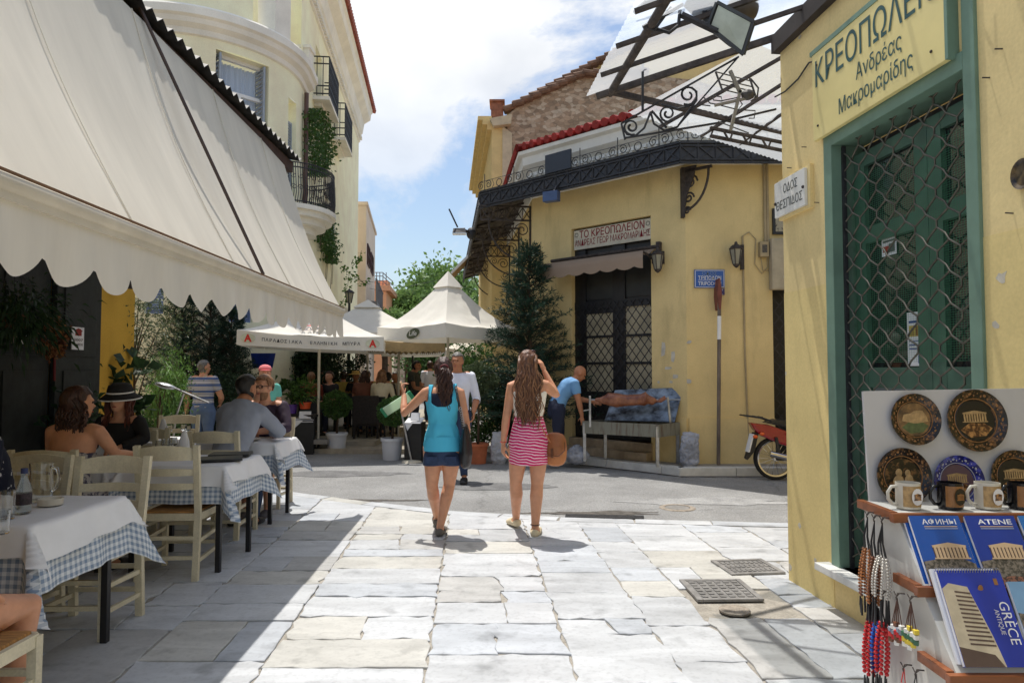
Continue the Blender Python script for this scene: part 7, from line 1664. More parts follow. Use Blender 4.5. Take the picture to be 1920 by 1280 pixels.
rg=np.random.default_rng(4);n=1500;P=np.array(o)+rg.normal(size=(n,3))*np.array([.17,.17,.12]);leafmesh('foliage',P,rdir(rg,n)*.6+(P-np.array(o))*4+np.array([0,0,-.3]),.08,.022,L_dark,ft,4,.5);MB().lathe([(0,-.12),(.1,-.11),(.13,.0),(.12,.0),(.09,-.1),(0,-.1)],o,16).build('basket',mat('wicker',S(96,70,46),rough=.9),ft)
m=MB();
for a in range(3):m.tube([o+Vector((.12*math.cos(a*2.1),.12*math.sin(a*2.1),0)),o+Vector((0,0,.6))],.003,4)
m.build('chains',M_iron,ft)
t_,z_=onp(97,632,(XW+.16,0),(0,1));wc=np.array([XW+.16,t_,z_]);wt=thing('dried_wreath','wreath of dried red and brown flowers on the dark shutter','wreath',wc)
rg=np.random.default_rng(9);n=1100;a=rg.uniform(0,2*PI,n);P=wc+np.stack([rg.normal(size=n)*.03,np.cos(a)*.14+rg.normal(size=n)*.03,np.sin(a)*.15+rg.normal(size=n)*.032],1)
leafmesh('flowers',P,rdir(rg,n)+np.array([.5,0,0]),.035,.03,mat('dried_flower',S(120,60,44),rough=.9,var=.5,scale=14,col2=S(168,120,70)),wt,9);MB().tube([Vector(wc)+Vector((0,.05,-.16)),Vector(wc)+Vector((.01,.04,-.42))],.012,5).build('ribbon',mat('red_ribbon',S(110,30,36)),wt)
o=W(318,800,10.1);bush('narrow bright green clipped cypress bush behind the hat woman','bush',(o.x,o.y,-.02),.3,2.05,.24,.24,3800,.05,.014,L_bright,40,11,'thuja_bush',updir=1.1,spread=.22,shell=.2)
o=W(275,800,9.7);bush('leafy green shrub low behind the hat woman','bush',(o.x,o.y,-.02),.2,1.25,.5,.4,2200,.07,.03,L_mid,30,12,'leafy_shrub',shell=.3)
o=W(296,700,9.4);bush('small palm with light arching fronds','plant',(o.x,o.y,-.02),.9,1.75,.25,.25,420,.16,.018,L_bright,14,16,'small_palm',updir=.2,droop=.8)
for i,(px,Y,h,r,lab)in enumerate(((392,12.7,3.15,1.0,'tall dark conifer behind the man in the striped polo shirt'),(340,12.3,2.9,.8,'second dark conifer, left of the striped polo man'),(432,12.9,2.6,.6,'slim dark conifer next to the lettered umbrella'))):
 o=W(px,700,Y);conifer(lab,(o.x,o.y,-.02),h,r*1.1,20+i,.2,130,group='dark conifers by the corner house')
o=W(440,712,12.0);bush('rounded dark shrub beside the striped polo man','bush',(o.x,o.y,-.02),.55,1.6,.42,.36,2600,.05,.025,L_dark,30,13,'round_shrub',shell=.4)
o=W(375,712,12.2);bush('dark shrub hiding the wall behind the striped polo man','bush',(o.x,o.y,-.02),.0,1.5,.6,.36,2600,.06,.03,L_dark,34,14,'round_shrub',shell=.3)
for px,Y,lab,sd in((575,15.3,'dark ficus hedge added for the shade behind the guests left of the umbrella pole',61),(632,16.8,'dark ficus hedge added for the shade behind the guests right of the umbrella pole',62)):
 o=W(px,700,Y);bush(lab,'hedge',(o.x,o.y,.16),.2,2.35,.85,.35,4200,.09,.045,L_dark,44,sd,'hedge',shell=.2)  # hedges added to make the background behind the guests dark
M_wpot=mat('white_plastic_pot',S(206,208,214),rough=.5,var=.06)
for px,py,r,zc,rb,lab in((631,846,.19,.87,.29,'left of the wicker chair'),(735,859,.185,.80,.28,'right of the wicker chair, by her pointing hand')):
 o=G(px,py);pot('white plastic pot of the ball tree '+lab,(o.x,o.y,-.02),r,.37,M_wpot,.82,'white pots');topiary('clipped ball tree in a white pot '+lab,(o.x,o.y,-.02),rb*.9,zc+.02,3200,L_mid,.3,px)
o=G(896,866);pot('terracotta pot behind the woman in turquoise',(o.x,o.y,-.02),.17,.33,mat('terracotta',S(186,108,74),rough=.85,var=.2,scale=6),.76);topiary('taller ball tree in a terracotta pot between the two women',(o.x,o.y,-.02),.31,1.35,4200,L_olive,.28,77)
o=W(905,800,12.6);bush('dense green shrub behind the terracotta pot','bush',(o.x,o.y,.0),.1,1.35,.5,.4,3200,.07,.035,L_mid,34,15,'leafy_shrub',shell=.3)
o=W(955,800,12.3);bush('dark green laurel bush under the big conifer','bush',(o.x,o.y,.0),.1,1.5,.42,.36,3000,.08,.035,L_dark,34,17,'laurel_bush',shell=.3)
o=W(885,690,14.5);bush('leafy bush under the peaked umbrella','bush',(o.x,o.y,.0),.6,2.2,.55,.5,2400,.09,.045,L_mid,30,18,'leafy_shrub',shell=.3)
o=W(992,800,11.75);conifer('big feathery conifer in front of the butcher shop, behind the women',(o.x,o.y,.05),3.5,1.15,31,.55,210,ntw=17)
for px,py,Y,lab in((935,866,11.4,'silvery sack by the terracotta pot'),(1293,872,10.25,'grey paper sack leaning on the ochre wall by the grill'),(1082,862,10.9,'crumpled blue-grey bag on the shop doorstep')):
 o=G(px,py,.0 if px<1000 else PZ);mb=MB();lo_=px==1082
 if lo_:chain(mb,[V3(0,0,.06),V3(0,0,.14),V3(0,0,.2)],[(.2,.13),(.17,.11),(.08,.05)],n=24)
 else:chain(mb,[V3(0,0,.05),V3(0,0,.2),V3(.01,0,.36),V3(.02,0,.47)],[(.14,.10),(.15,.11),(.13,.08),(.13,.03)],n=24)
 me=remesh(mb,.014,1);
 from mathutils import noise as _ns
 for v in me.vertices:v.co+=v.normal*(.03*(abs(_ns.noise(v.co*9+Vector((px,0,0))))-.25)+.012*_ns.noise(v.co*26))
 oo=link('sack',me,mat('grey_sack',S(156,160,172),rough=.7,var=.35,scale=5)if px!=935 else mat('silver_sack',S(186,188,196),rough=.5,var=.2,scale=5));oo.location=(o.x,o.y,o.z);tag(oo,lab,'bag' if lo_ else 'sack')
def ivy(label,y0,y1,pxs,seed,out=.16,n=2600,hang=0):
 t=thing('ivy',label,'ivy',(sO.x,sO.y,5),0,'ivy on the corner house');rg=np.random.default_rng(seed);P=[]
 k=0
 while len(P)<n and k<80000:
  k+=1;y=rg.uniform(y0,y1);f=(y-y0)/(y1-y0);a,b=np.interp(f,[0,.25,.6,1],pxs[0]),np.interp(f,[0,.25,.6,1],pxs[1]);x=rg.uniform(a,b)+rg.normal()*3
  e=math.sin(x*.35+seed)*math.sin(y*.16+seed*2)
  if e<-.45:continue
  s,z=side(x,y);
  if s<.05:s=.05+rg.random()*.1
  q=sO+SD*s+SN*rg.uniform(.02,out*(1.3+e));P.append((q.x,q.y,z))
 P=np.array(P);leafmesh('foliage',P,rdir(rg,len(P))*.8+np.array([SN.x*.5,SN.y*.5,-.5]),.085,.06,L_mid if seed%2 else L_dark,t,seed)
 m=MB()
 for i in range(10):q=P[rg.integers(len(P))];q2=q+np.array([0,0,-.8]);m.tube([Vector(q),Vector((q+q2)/2)+Vector((.02,0,0)),Vector(q2)],.008,4)
 m.build('stems',M_bark,t)
ivy('ivy hanging on the side wall above the round balcony',204,330,((568,566,566,575),(585,612,618,600)),3)
ivy('lower ivy under the round balcony',384,492,((580,576,590,606),(600,612,618,622)),5,n=2200)
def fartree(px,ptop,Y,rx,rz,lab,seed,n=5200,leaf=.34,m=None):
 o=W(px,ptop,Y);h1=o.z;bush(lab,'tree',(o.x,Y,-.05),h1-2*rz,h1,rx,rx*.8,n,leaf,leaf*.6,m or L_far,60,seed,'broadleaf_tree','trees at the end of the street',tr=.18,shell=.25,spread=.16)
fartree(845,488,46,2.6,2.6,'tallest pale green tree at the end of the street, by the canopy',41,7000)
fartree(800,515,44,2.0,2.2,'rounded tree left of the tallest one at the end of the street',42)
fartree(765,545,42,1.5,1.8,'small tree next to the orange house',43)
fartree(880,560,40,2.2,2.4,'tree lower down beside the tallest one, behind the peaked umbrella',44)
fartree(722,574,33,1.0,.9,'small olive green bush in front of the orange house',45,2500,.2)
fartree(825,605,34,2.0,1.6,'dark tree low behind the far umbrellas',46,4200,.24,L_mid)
rg=np.random.default_rng(8);vt=thing('vine_tendril','yellow-green vine tendril hanging out from the corner house','vine',W(655,520,21));m=MB();P=[]
for pl_ in(((640,500),(655,512),(652,535),(645,545)),((655,512),(668,520),(684,532),(690,528)),((645,560),(636,575),(640,590)),((660,500),(672,488),(678,470))):
 q=[W(x,y,21+.2*i)for i,(x,y)in enumerate(pl_)];m.tube(q,.008,4)
 for a,b_ in zip(q,q[1:]):
  for i in range(14):P.append(np.array(a.lerp(b_,rg.random()))+rg.normal(size=3)*.06)
P=np.array(P);m.build('stem',M_bark,vt);leafmesh('foliage',P,rdir(rg,len(P)),.12,.09,L_bright,vt,2)
MB().prism([(-9,52,-.1),(14,48,-.1),(14,48,3.4),(-9,52,4.4)],(0,.5,0)).build('garden_wall',M_rub)
tag(bpy.data.objects['garden_wall'],'long rubble garden wall across the far end of the street','wall')
# ------------------------------------------------------------------ umbrellas
def umbrella(label,c,side_,rot,zr,za,zb=.0,val=.24,m=None,pole=None,curve=1.35,group='cafe umbrellas',tilt=(0,0),vent=True,fringe=False,name='cafe_umbrella'):
 m=m or M_umb;t=thing(name,label,'umbrella',(c[0],c[1],zb),0,group);ca,sa=math.cos(rot),math.sin(rot);h=side_/2
 def P(u,v,z):return Vector((c[0]+u*ca-v*sa,c[1]+u*sa+v*ca,z+tilt[0]*u+tilt[1]*v))
 cs=[(-h,-h),(h,-h),(h,h),(-h,h)];cm=MB();n=12
 for k in range(4):
  a,b=cs[k],cs[(k+1)%4];rows=[]
  for i in range(n+1):
   f=i/n;row=[]
   for j in range(n+1):
    g=j/n;u=(a[0]+(b[0]-a[0])*g)*f;v=(a[1]+(b[1]-a[1])*g)*f;sag=-.05*math.sin(PI*g)*f;wr=(.014*math.sin(g*19+i)+.012*math.sin(g*7+i*1.9)+.010*math.sin(i*2.4+k))*min(1,f*2)*math.sin(PI*g)
    row.append(P(u,v,zr+(za-zr)*(1-f)**curve+sag+wr))
   rows+=row
  cm.add(rows,[(i*(n+1)+j,i*(n+1)+j+1,(i+1)*(n+1)+j+1,(i+1)*(n+1)+j)for i in range(n)for j in range(n)])
 cm.build('canopy',m,t,smooth='auto');vm=MB()
 for k in range(4):
  a,b=cs[k],cs[(k+1)%4];r=[]
  for j in range(25):
   g=j/24;u=a[0]+(b[0]-a[0])*g;v=a[1]+(b[1]-a[1])*g;sg=-.05*math.sin(PI*g);o=1.004+.006*math.sin(g*21+k)
   r+=[P(u,v,zr+sg),P(u*o,v*o,zr+sg*.9-val*(1-.12*math.sin(PI*g))-(.04*(j%2)if fringe else 0))]
  vm.add(r,[(2*j,2*j+2,2*j+3,2*j+1)for j in range(24)])
 vm.build('valance',m,t)
 if vent:
  v_=MB()
  for k in range(4):a,b=cs[k],cs[(k+1)%4];q=.22;v_.add([P(0,0,za+.07),P(a[0]*q,a[1]*q,zr+(za-zr)*(1-q)**curve+.06),P(b[0]*q,b[1]*q,zr+(za-zr)*(1-q)**curve+.06)],[(0,1,2)])
  v_.build('vent',m,t)
 pm=pole or mat('cream_pole',S(206,198,180),rough=.5);MB().tube([(c[0],c[1],zb),P(0,0,za+.03)],.026,10).build('pole',pm,t,smooth='auto')
 r=MB()
 for a in cs:
  r.tube([P(a[0]*f,a[1]*f,zr+(za-zr)*(1-f)**curve-.022)for f in np.linspace(.02,.995,10)],.011,5);r.bar(P(0,0,zr-.12),P(a[0]*.5,a[1]*.5,zr+(za-zr)*.5**curve-.02),.018)
 r.build('ribs',pm,t)
 MB().box((c[0],c[1],zb+.04),(.45,.45,.08)).build('base',mat('concrete_base',S(140,136,130),rough=.9),t,bevel=.01)
 return t,P
rot=.17;a0=W(444,630,11.35);b0=W(719,640,11.75);sd_=(b0-a0).to_2d().length;rot=math.atan2(b0 .y-a0 .y,b0 .x-a0 .x);mid=(a0+b0)/2;cc=Vector((mid.x-math.sin(rot)*sd_/2,mid.y+math.cos(rot)*sd_/2))
zl_=W(444,618,11.35).z;zr_=W(719,631,11.75).z;zc_=(zl_+zr_)/2;tl_=(zr_-zl_)/sd_
um,P=umbrella('wide cream umbrella with red letter A and Greek beer lettering on its valance',(cc.x,cc.y),sd_,rot,zc_,zc_+.62,.16,.25,tilt=(tl_,0))
ax=Vector((math.cos(rot),math.sin(rot),tl_));up=Vector((0,0,1));fO=P(-sd_/2,-sd_/2,zc_);nO=Vector((math.sin(rot),-math.cos(rot),0))*.018
M_blackink=mat('black_ink',S(44,44,48),rough=.7);M_reda=mat('red_letter',S(214,50,40),rough=.7);M_palg=mat('pale_hop_print',S(206,208,184),rough=.8)
zt_=lambda u:-.165-.05*math.sin(PI*u)*.9
for u in(.075,.925):
 m=MB();q=fO+ax*(sd_*u)+up*(zt_(u)+.045)+nO*1.0;m.prism([q+ax*(.12*math.cos(a))+up*(.075*math.sin(a))for a in np.linspace(0,2*PI,20)[:-1]],nO*.1);m.build('emblem',M_palg,um)
 lettering('A',.115,M_reda,um,fO+ax*(sd_*u)+up*(zt_(u)-.01)+nO*1.2,ax,up,align='CENTER',bold=.045,width=.125)
for s_,u0,u1 in(('ΠΑΡΑΔΟΣΙΑΚΑ',.165,.44),('ΕΛΛΗΝΙΚΗ',.49,.68),('ΜΠΥΡΑ',.715,.84)):
 k=len(s_);
 for i,chx in enumerate(s_):
  u=u0+(u1-u0)*(i+.5)/k;lettering(chx,.052,M_blackink,um,fO+ax*(sd_*u)+up*(zt_(u)+.02)+nO*1.25,ax,up,align='CENTER',bold=.012)
pA1=P(0,-sd_*.30,zc_+.62*.4**1.35-.03*.6);pA0=P(0,-sd_*.44,zc_+.62*.12**1.35-.045);us_=(pA1-pA0).normalized();nsl=ax.cross(us_).normalized();nsl=nsl if nsl.z>0 else-nsl
lettering('ΑΛΦΑ',.10,M_blackink,um,pA0+nsl*.05+us_*.08,ax,us_,align='CENTER',width=.46,bold=.02)
m=MB();q=pA0+nsl*.05+us_*.23
for x0,x1,hh in((-.2,-.08,.06),(-.10,.06,.11),(.06,.2,.08)):m.prism([q+ax*x0,q+ax*x1,q+ax*((x0+x1)/2)+us_*hh],nsl*.003)
m.build('mountain_print',M_reda,um)
o=W(840,600,12.6);lu,P=umbrella('tall peaked white umbrella with a dark green leaf logo on its valance',(o.x,o.y),1.82,PI/4+.06,2.30,3.28,.0,.24,curve=1.5)
ca,sa=math.cos(PI/4+.06),math.sin(PI/4+.06);e1=Vector((-sa,ca,0));h=.91
q0=P(-h,h,2.30);q1=P(-h,-h,2.30);axl=(q1-q0).normalized();nl_=Vector((-ca,-sa,0));q=q0 .lerp(q1,.56)+up*-.155+nl_*.02
m=MB();m.prism([q+axl*(.17*math.cos(a))+up*(.085*math.sin(a)+.03*math.cos(a))for a in np.linspace(0,2*PI,22)[:-1]],nl_*.003);m.build('emblem',mat('dark_green_print',S(84,90,62),rough=.8),lu)
lettering('Life',.085,M_umb,lu,q+up*-.035+nl_*.006,axl,up,align='CENTER',width=.2,bold=.02,shear=.2)
for px,Y,sd_,rt_,ptop,zr,lab,mm,fr_ in((690,15.6,2.7,.1,567,2.36,'white umbrella behind the lettered one',None,False),(748,14.6,1.5,.5,632,2.12,'tan umbrella with a fringed edge under the peaked one',mat('tan_fringe_cloth',S(176,152,112),rough=.95),True),(774,18.2,1.6,.2,632,2.10,'smaller white umbrella on a black pole farther down the street',None,False),(880,22.5,1.7,.3,628,2.2,'far white umbrella under the right side of the peaked one',None,False),(668,19.5,2.6,.1,582,2.5,'farthest large white umbrella on the left side of the street',None,False)):
 o=W(px,ptop,Y);umbrella(lab,(o.x,Y),sd_,rt_,zr,o.z,.16 if px<745 else 0,.2,mm,M_black if px==774 else None,1.3,fringe=fr_)
# ------------------------------------------------------------------ street things by the butcher's
def lantern(P0,d,n,label):
 t=thing('wall_lantern',label,'lantern',P0,0,'black wall lanterns');n=Vector((n.x,n.y,0));c=P0+n*.16;m=MB()
 m.bar(P0+Z*.10,c+Z*.21,.018);m.bar(P0+n*.01+Z*.0,P0+n*.01+Z*.2,.06,.02,up=n);m.build('bracket',M_rust,t)
 m=MB();m.lathe([(.105,.12),(.11,.135),(.055,.19),(.03,.2),(.02,.235),(.0,.25)],c,6);m.lathe([(.0,-.16),(.02,-.15),(.05,-.12),(.055,-.10)],c,6)
 for i in range(6):a=2*PI*i/6;m.bar(c+Vector((.055*math.cos(a),.055*math.sin(a),-.10)),c+Vector((.097*math.cos(a),.097*math.sin(a),.125)),.012)
 m.build('cage',M_rust,t);MB().lathe([(.05,-.10),(.092,.12)],c,6).build('glass',mat('lamp_glass',S(150,146,130),rough=.15,var=.2),t)
 MB().ell(c+Z*.02,(.03,.03,.05),10,7).build('bulb',M_white_paint,t,smooth=True)
tq,zq=fr(1243,495);p=WL+CD*tq;lantern(Vector((p.x,p.y,zq)),CD,NF,'black lantern to the right of the butcher door awning')
tq,zq=onp(1374,486,WC,RD);p=WC+RD*tq;lantern(Vector((p.x,p.y,zq)),RD,NR,'black lantern above the blue street sign')
R3=lambda t,z,k=0:Vector((WC.x+t,WC.y-k,z))
a,z1=onp(1301,506,WC,RD);b,z0=onp(1358,540,WC,RD)
s_=thing('street_sign','blue street sign with white Greek and Latin lettering on the ochre wall','sign',R3(a,z0,.02))
Mbl=mat('enamel_blue',S(44,92,168),rough=.35,var=.12,scale=5);MB().pbox(WC,RD,a,b,z0,z1,.015,.028).build('plate',Mbl,s_,bevel=.003)
m=MB();hh=z1-z0;ww=b-a
for u0,u1,v0,v1 in((.02,.98,.03,.055),(.02,.98,.945,.97),(.02,.035,.03,.97),(.965,.98,.03,.97),(.12,.88,.405,.425)):m.pbox(WC,RD,a+ww*u0,a+ww*u1,z0+hh*v0,z0+hh*v1,.028,.030)
m.build('border',M_white_paint,s_)
for tx,v,wdt,mm in(('ΟΔΟΣ',.70,.5,mat('faded_white',S(120,140,170))),('ΤΡΙΠΟΔΩΝ',.45,.76,M_white_paint),('TRIPODON',.14,.76,M_white_paint)):lettering(tx,hh*.2,mm,s_,R3(a+ww*.5,z0+hh*v,.029),(1,0,0),(0,0,1),width=ww*wdt,align='CENTER',bold=.006)
a2=onp(1340,545,WC,RD)[0];b2,z3=onp(1358,553,WC,RD)
t=tag(MB().pbox(WC,RD,a2,b2,z3,z0-.01,.012,.022).build('small_sign',mat('violet_enamel',S(70,62,130),rough=.5,var=.4,scale=30,col2=S(200,200,220),lo=.6,hi=.65)),'small violet plate under the blue street sign','sign')
p=G(1346,868,PZ);p.y-=.16;p.x-=.04;pt_=W(1349,532,p.y);sp_=thing('sign_post','worn steel post with a sign seen edge-on, in front of the ochre wall','post',p)
MB().tube([p,pt_],.028,10).build('pole',mat('worn_grey_pole',S(112,100,90),rough=.7,var=.4,scale=6,stretch=(3,3,.6)),sp_,smooth='auto')
MB().tube([p.lerp(pt_,.69),p.lerp(pt_,.82)],.0295,10).build('white_band',M_white_paint,sp_)
q0=p.lerp(pt_,.86);q1=p.lerp(pt_,1.0)
m=MB();m.prism([q0+Vector((x*.62,-.035,z))for x,z in((-.012,-.02),(.03,.0),(.055,.2),(.04,.36),(.02,.46),(-.02,.46),(-.045,.34),(-.055,.2),(-.03,.02))],(0,.22,0));m.build('sign_edge',mat('faded_red_paint',S(120,66,54),rough=.7,var=.3,scale=7),sp_,bevel=.008)
nbz0=fr(1072,478)[1];zt1=zt-.03
nb_=thing('name_board','weathered white board with dark red Greek lettering over the butcher door','sign',Vector((WL.x,WL.y,zt)))
B3=lambda t,z,k=0:Vector((*(WL+CD*t+NF*k),z));CDv=Vector((CD.x,CD.y,0))
zt_l=zt-.01;MB().pbox(WL,CD,tl+.02,tr-.01,zt_l-.36,zt_l-.02,-.08,-.05).build('board',mat('weathered_white',S(206,198,178),rough=.8,var=.15,scale=6),nb_)
M_wine=mat('wine_red',S(132,24,32),rough=.7)
lettering('ΤΟ ΚΡΕΟΠΩΛΕΙΟΝ',.125,M_wine,nb_,B3((tl+tr)/2,zt_l-.165,-.049),CDv,Z,width=(tr-tl)*.82,align='CENTER',bold=.012);lettering('ΑΝΔΡΕΑΣ ΓΕΩΡ ΜΑΚΡΟΜΑΡΙΔΗΣ',.105,M_wine,nb_,B3((tl+tr)/2,zt_l-.30,-.049),CDv,Z,width=(tr-tl)*.95,align='CENTER',bold=.006)
m=MB()
for sx in(tl+.06,tr-.1):ring(m,B3(sx+.02,zt_l-.1,-.048),CDv,Z,.035,.006,8);ring(m,B3(sx+.02,zt_l-.22,-.048),CDv,Z,.02,.005,8)
m.build('ornament',mat('grey_print2',S(120,116,104)),nb_)
aw2=thing('door_awning','small dusty brown scalloped awning over the butcher door','awning',B3((tl+tr)/2,3,0))
ta,za1=fr(1040,478);tb,_=fr(1236,446);za1=(za1+fr(1236,446)[1])/2;zb1=(fr(1035,508)[1]+fr(1224,480)[1])/2-.06;za1-=.13
m=MB();n=70;M_brown=cloth_translucent('dusty_brown_canvas',S(162,142,124),.15,bump=.2,bscale=6)
for i in range(n+1):
 f=i/n;t=ta+(tb-.04-ta)*f;sc_=abs(math.sin(f*PI*6.5))**.7;wv=.012*math.sin(f*31)
 for k_,z in((.05,za1-.02),(.24,za1-.13+wv),(.42,zb1+.10),(.43,zb1-.02+wv),(.425,zb1-.12-.05*sc_)):p=B3(t,z,k_);m.v.append(tuple(p))
m.f=[(i*5+j,(i+1)*5+j,(i+1)*5+j+1,i*5+j+1)for i in range(n)for j in range(4)];m.mi=[0]*len(m.f);m.build('canvas',M_brown,aw2,smooth=True)
m=MB();m.tube([B3(ta-.03,za1,.06),B3(tb+.02,za1,.06)],.03,8);m.box(B3(tb+.02,za1,.05),(.06,.08,.14),math.atan2(CD.y,CD.x));m.box(B3(tb-.06,za1-.22,.05),(.05,.08,.1),math.atan2(CD.y,CD.x));m.bar(B3(tb-.06,za1-.22,.05),B3(tb-.05,zb1+.09,.4),.02);m.bar(B3(ta+.02,za1-.22,.05),B3(ta+.03,zb1+.09,.4),.02);m.build('bar',M_rust,aw2)
L4=[G(1096,864,PZ),G(1135,859,PZ),G(1271,868,PZ),G(1233,875,PZ)];zt5=.69
gl_=thing('grill','long steel spit-roast grill on legs in front of the butcher door','grill',(L4[0]+L4[2])/2)
M_grl=mat('stained_tin',S(150,150,138),rough=.5,var=.25,scale=4,col2=S(96,76,60),stretch=(5,5,.6),lo=.5,hi=.72,metal=.3)
for q in L4:MB().bar(q,Vector((q.x,q.y,zt5)),.045,.045).build('leg',M_steel,gl_)
T4=[Vector((q.x,q.y,0))for q in L4];cc4=sum(T4,Vector())/4;T4=[cc4+(q-cc4)*1.04 for q in T4]
m=MB()
for a,b in zip(T4,T4[1:]+T4[:1]):m.prism([a+Z*(zt5-.16),b+Z*(zt5-.16),b+Z*(zt5+.03),a+Z*(zt5+.03)],(b-a).cross(Z).normalized()*-.008)
m.build('tray_side',M_grl,gl_);MB().prism([q+Z*(zt5-.12)for q in T4],(0,0,-.02)).build('tray',mat('charred',(.02,.018,.016),rough=.9,var=.5,scale=20),gl_)
bx=[W(1153,731,10.95),W(1281,726,10.55),W(1265,791,10.42),W(1134,787,10.80)];nbk=(bx[1]-bx[0]).cross(bx[3]-bx[0]).normalized();nbk=nbk if nbk.y>0 else-nbk
MB().prism(bx,nbk*.012).build('splash_sheet',mat('scorched_zinc',S(150,164,180),rough=.35,var=.2,scale=3.2,col2=S(44,46,52),lo=.42,hi=.6,metal=.5,stretch=(1,1,1.4)),gl_)
sp0=W(1106,749,10.55);sp1=W(1276,749,10.35);m=MB();m.tube([sp0,sp1],.010,8)
m.bar(Vector((sp0 .x,sp0 .y,zt5-.05)),sp0+Z*.06,.03,.03);q=sp0 .lerp(sp1,.86);m.bar(Vector((q.x+.05,q.y,zt5-.12)),q+Z*.04,.028,.028);m.bar(sp0-Z*.15,sp0+Vector((-.10,0,-.17)),.016);m.build('spit',M_steel,gl_)
lm=thing('roast_lamb','whole lamb roasting on the spit of the grill','meat',sp0 .lerp(sp1,.4));S_=lambda f,dz=0,dy=0:sp0 .lerp(sp1,f)+Vector((0,dy,dz))
mb=MB();chain(mb,[S_(.13,.0),S_(.20,.01),S_(.30,-.01),S_(.42,-.012),S_(.54,.0),S_(.61,.012),S_(.67,-.015)],[(.035,.035),(.085,.10),(.095,.115),(.078,.085),(.075,.09),(.095,.12),(.05,.055)],n=18)
for dz in(.03,-.04):chain(mb,[S_(.24,dz),S_(.16,dz*1.3),S_(.09,dz*.35)],[.04,.026,.014],n=10)
chain(mb,[S_(.64,.0),S_(.70,-.045),S_(.76,-.02),S_(.83,.055)],[.06,.045,.026,.012],n=12);chain(mb,[S_(.64,.03),S_(.71,.0),S_(.78,-.03),S_(.85,.02)],[.05,.034,.026,.014],n=12);mb.ell(S_(.10,.0),(.07,.04,.035),12,8)
o=link('carcass',remesh(mb,.016,2),mat('roast_skin',S(176,116,84),rough=.4,var=.2,scale=9,col2=S(96,46,32),spec=.6),lm)
I=ROOTM[lm.name].inverted()
for v in o.data.vertices:v.co=I@v.co
o.data.shade_smooth()
a,z1=onp(1421,455,WC,RD);b,z0=onp(1438,483,WC,RD)
mt=thing('meter_box','beige electricity meter box with grey conduits on the ochre wall','meter',R3(a,z0,.05));M_cond=mat('beige_plastic',S(168,150,116),rough=.6,var=.15)
MB().pbox(WC,RD,a,b,z0,z1,.0,.10).build('box',M_cond,mt,bevel=.01);MB().pbox(WC,RD,a+.03,b-.03,z0+.06,z1-.05,.1,.103).build('label',mat('dark_plate',S(90,84,76),var=.5,scale=40),mt)
m=MB()
for x in(1433,1438):tq=onp(x,400,WC,RD)[0];m.tube([R3(tq,ZW+.1,.03),R3(tq,z1-.02,.03)],.022,8)
tq=onp(1394,600,WC,RD)[0];m.tube([R3(tq,z1+.1,.02),R3(tq+.01,1.8,.02),R3(tq+.05,.2,.02)],.014,6)
m.tube([R3(tq,z1+.1,.02),R3(tq+.1,z1+.16,.02),R3(tq+.2,z1+.05,.02),R3(a-.06,z0-.1,.02),R3(a+.05,z0-.25,.02),R3(b,z0-.15,.02),R3(b,z0,.02)],.008,5);m.tube([R3(a+.03,z0,.03),R3(a+.06,z0-.2,.03),R3(b+.1,z0-.22,.03),R3(b+.12,z0-.02,.03)],.008,5);m.build('conduit',M_cond,mt)
pf=thing('framed_notice','framed black and white notice at the right end of the ochre wall','notice',R3(3,3,.03));a,z1=onp(1447,392,WC,RD);_,z0=onp(1447,440,WC,RD)
MB().pbox(WC,RD,a,a+.5,z0,z1,.0,.04).build('frame',M_black,pf);MB().pbox(WC,RD,a+.04,a+.46,z0+.04,z1-.04,.04,.044).build('sheet',mat('printed_sheet',S(206,196,170),var=.4,scale=34,col2=S(90,80,70),lo=.55,hi=.6),pf)
bn_=thing('bracket_arm','brown vertical iron bracket beside the lantern','bracket',R3(1,3,.05));tq,z1=onp(1387,460,WC,RD);MB().pbox(WC,RD,tq,tq+.05,z1-.38,z1,0,.05).build('plate',M_rust,bn_)
tp=thing('torn_paper','scraps of torn white paper left on the ochre wall beside the door','paper',B3(tr+.3,1.7));rr=random.Random(6)
for x,y,w_,h_ in((1244,655,10,26),(1262,668,8,20),(1252,690,18,5),(1266,705,12,8),(1235,716,6,5),(1258,716,8,5),(1291,715,10,8),(1292,641,10,6)):
 tq,zq=fr(x,y);k=10.6/1280;MB().prism([B3(tq+dx*w_*k*rr.uniform(.6,1.1),zq+dz*h_*k*rr.uniform(.6,1.1),.002)for dx,dz in((-.5,-.5),(.1,-.6),(.5,-.4),(.55,.2),(.4,.5),(-.4,.55))],Vector((NF.x,NF.y,0))*.002).build('scrap',mat('old_paper',S(196,190,178),rough=.9,var=.2,scale=9),tp)
u=lambda f:out[1].lerp(out[2],f);dq=(out[2]-out[1]).normalized();nq=Vector((dq.y,-dq.x));nq=nq if nq.y<0 else-nq
def onf(px,py):return onp(px,py,out[1],dq)
a,z1=onf(1026,300);b,_=onf(1074,300);_,z0=onf(1050,336)
tag(MB().pbox(out[1],dq,a,b,ZF1+.02,ZF1+.34,.03,.06).build('plaque',mat('black_board',(.02,.024,.035),rough=.4)),'black board standing on the edge of the iron canopy','board')
fl2=thing('floodlight','blue floodlight under the edge of the iron canopy','lamp',W(1035,368,11.2));c=W(1034,369,11.3);MB().box(c,(.27,.14,.17),-.5).build('housing',mat('blue_enamel',S(62,82,120),rough=.4),fl2,bevel=.015);MB().bar(c,c+Vector((.1,.12,.22)),.03).build('bracket',M_iron,fl2)
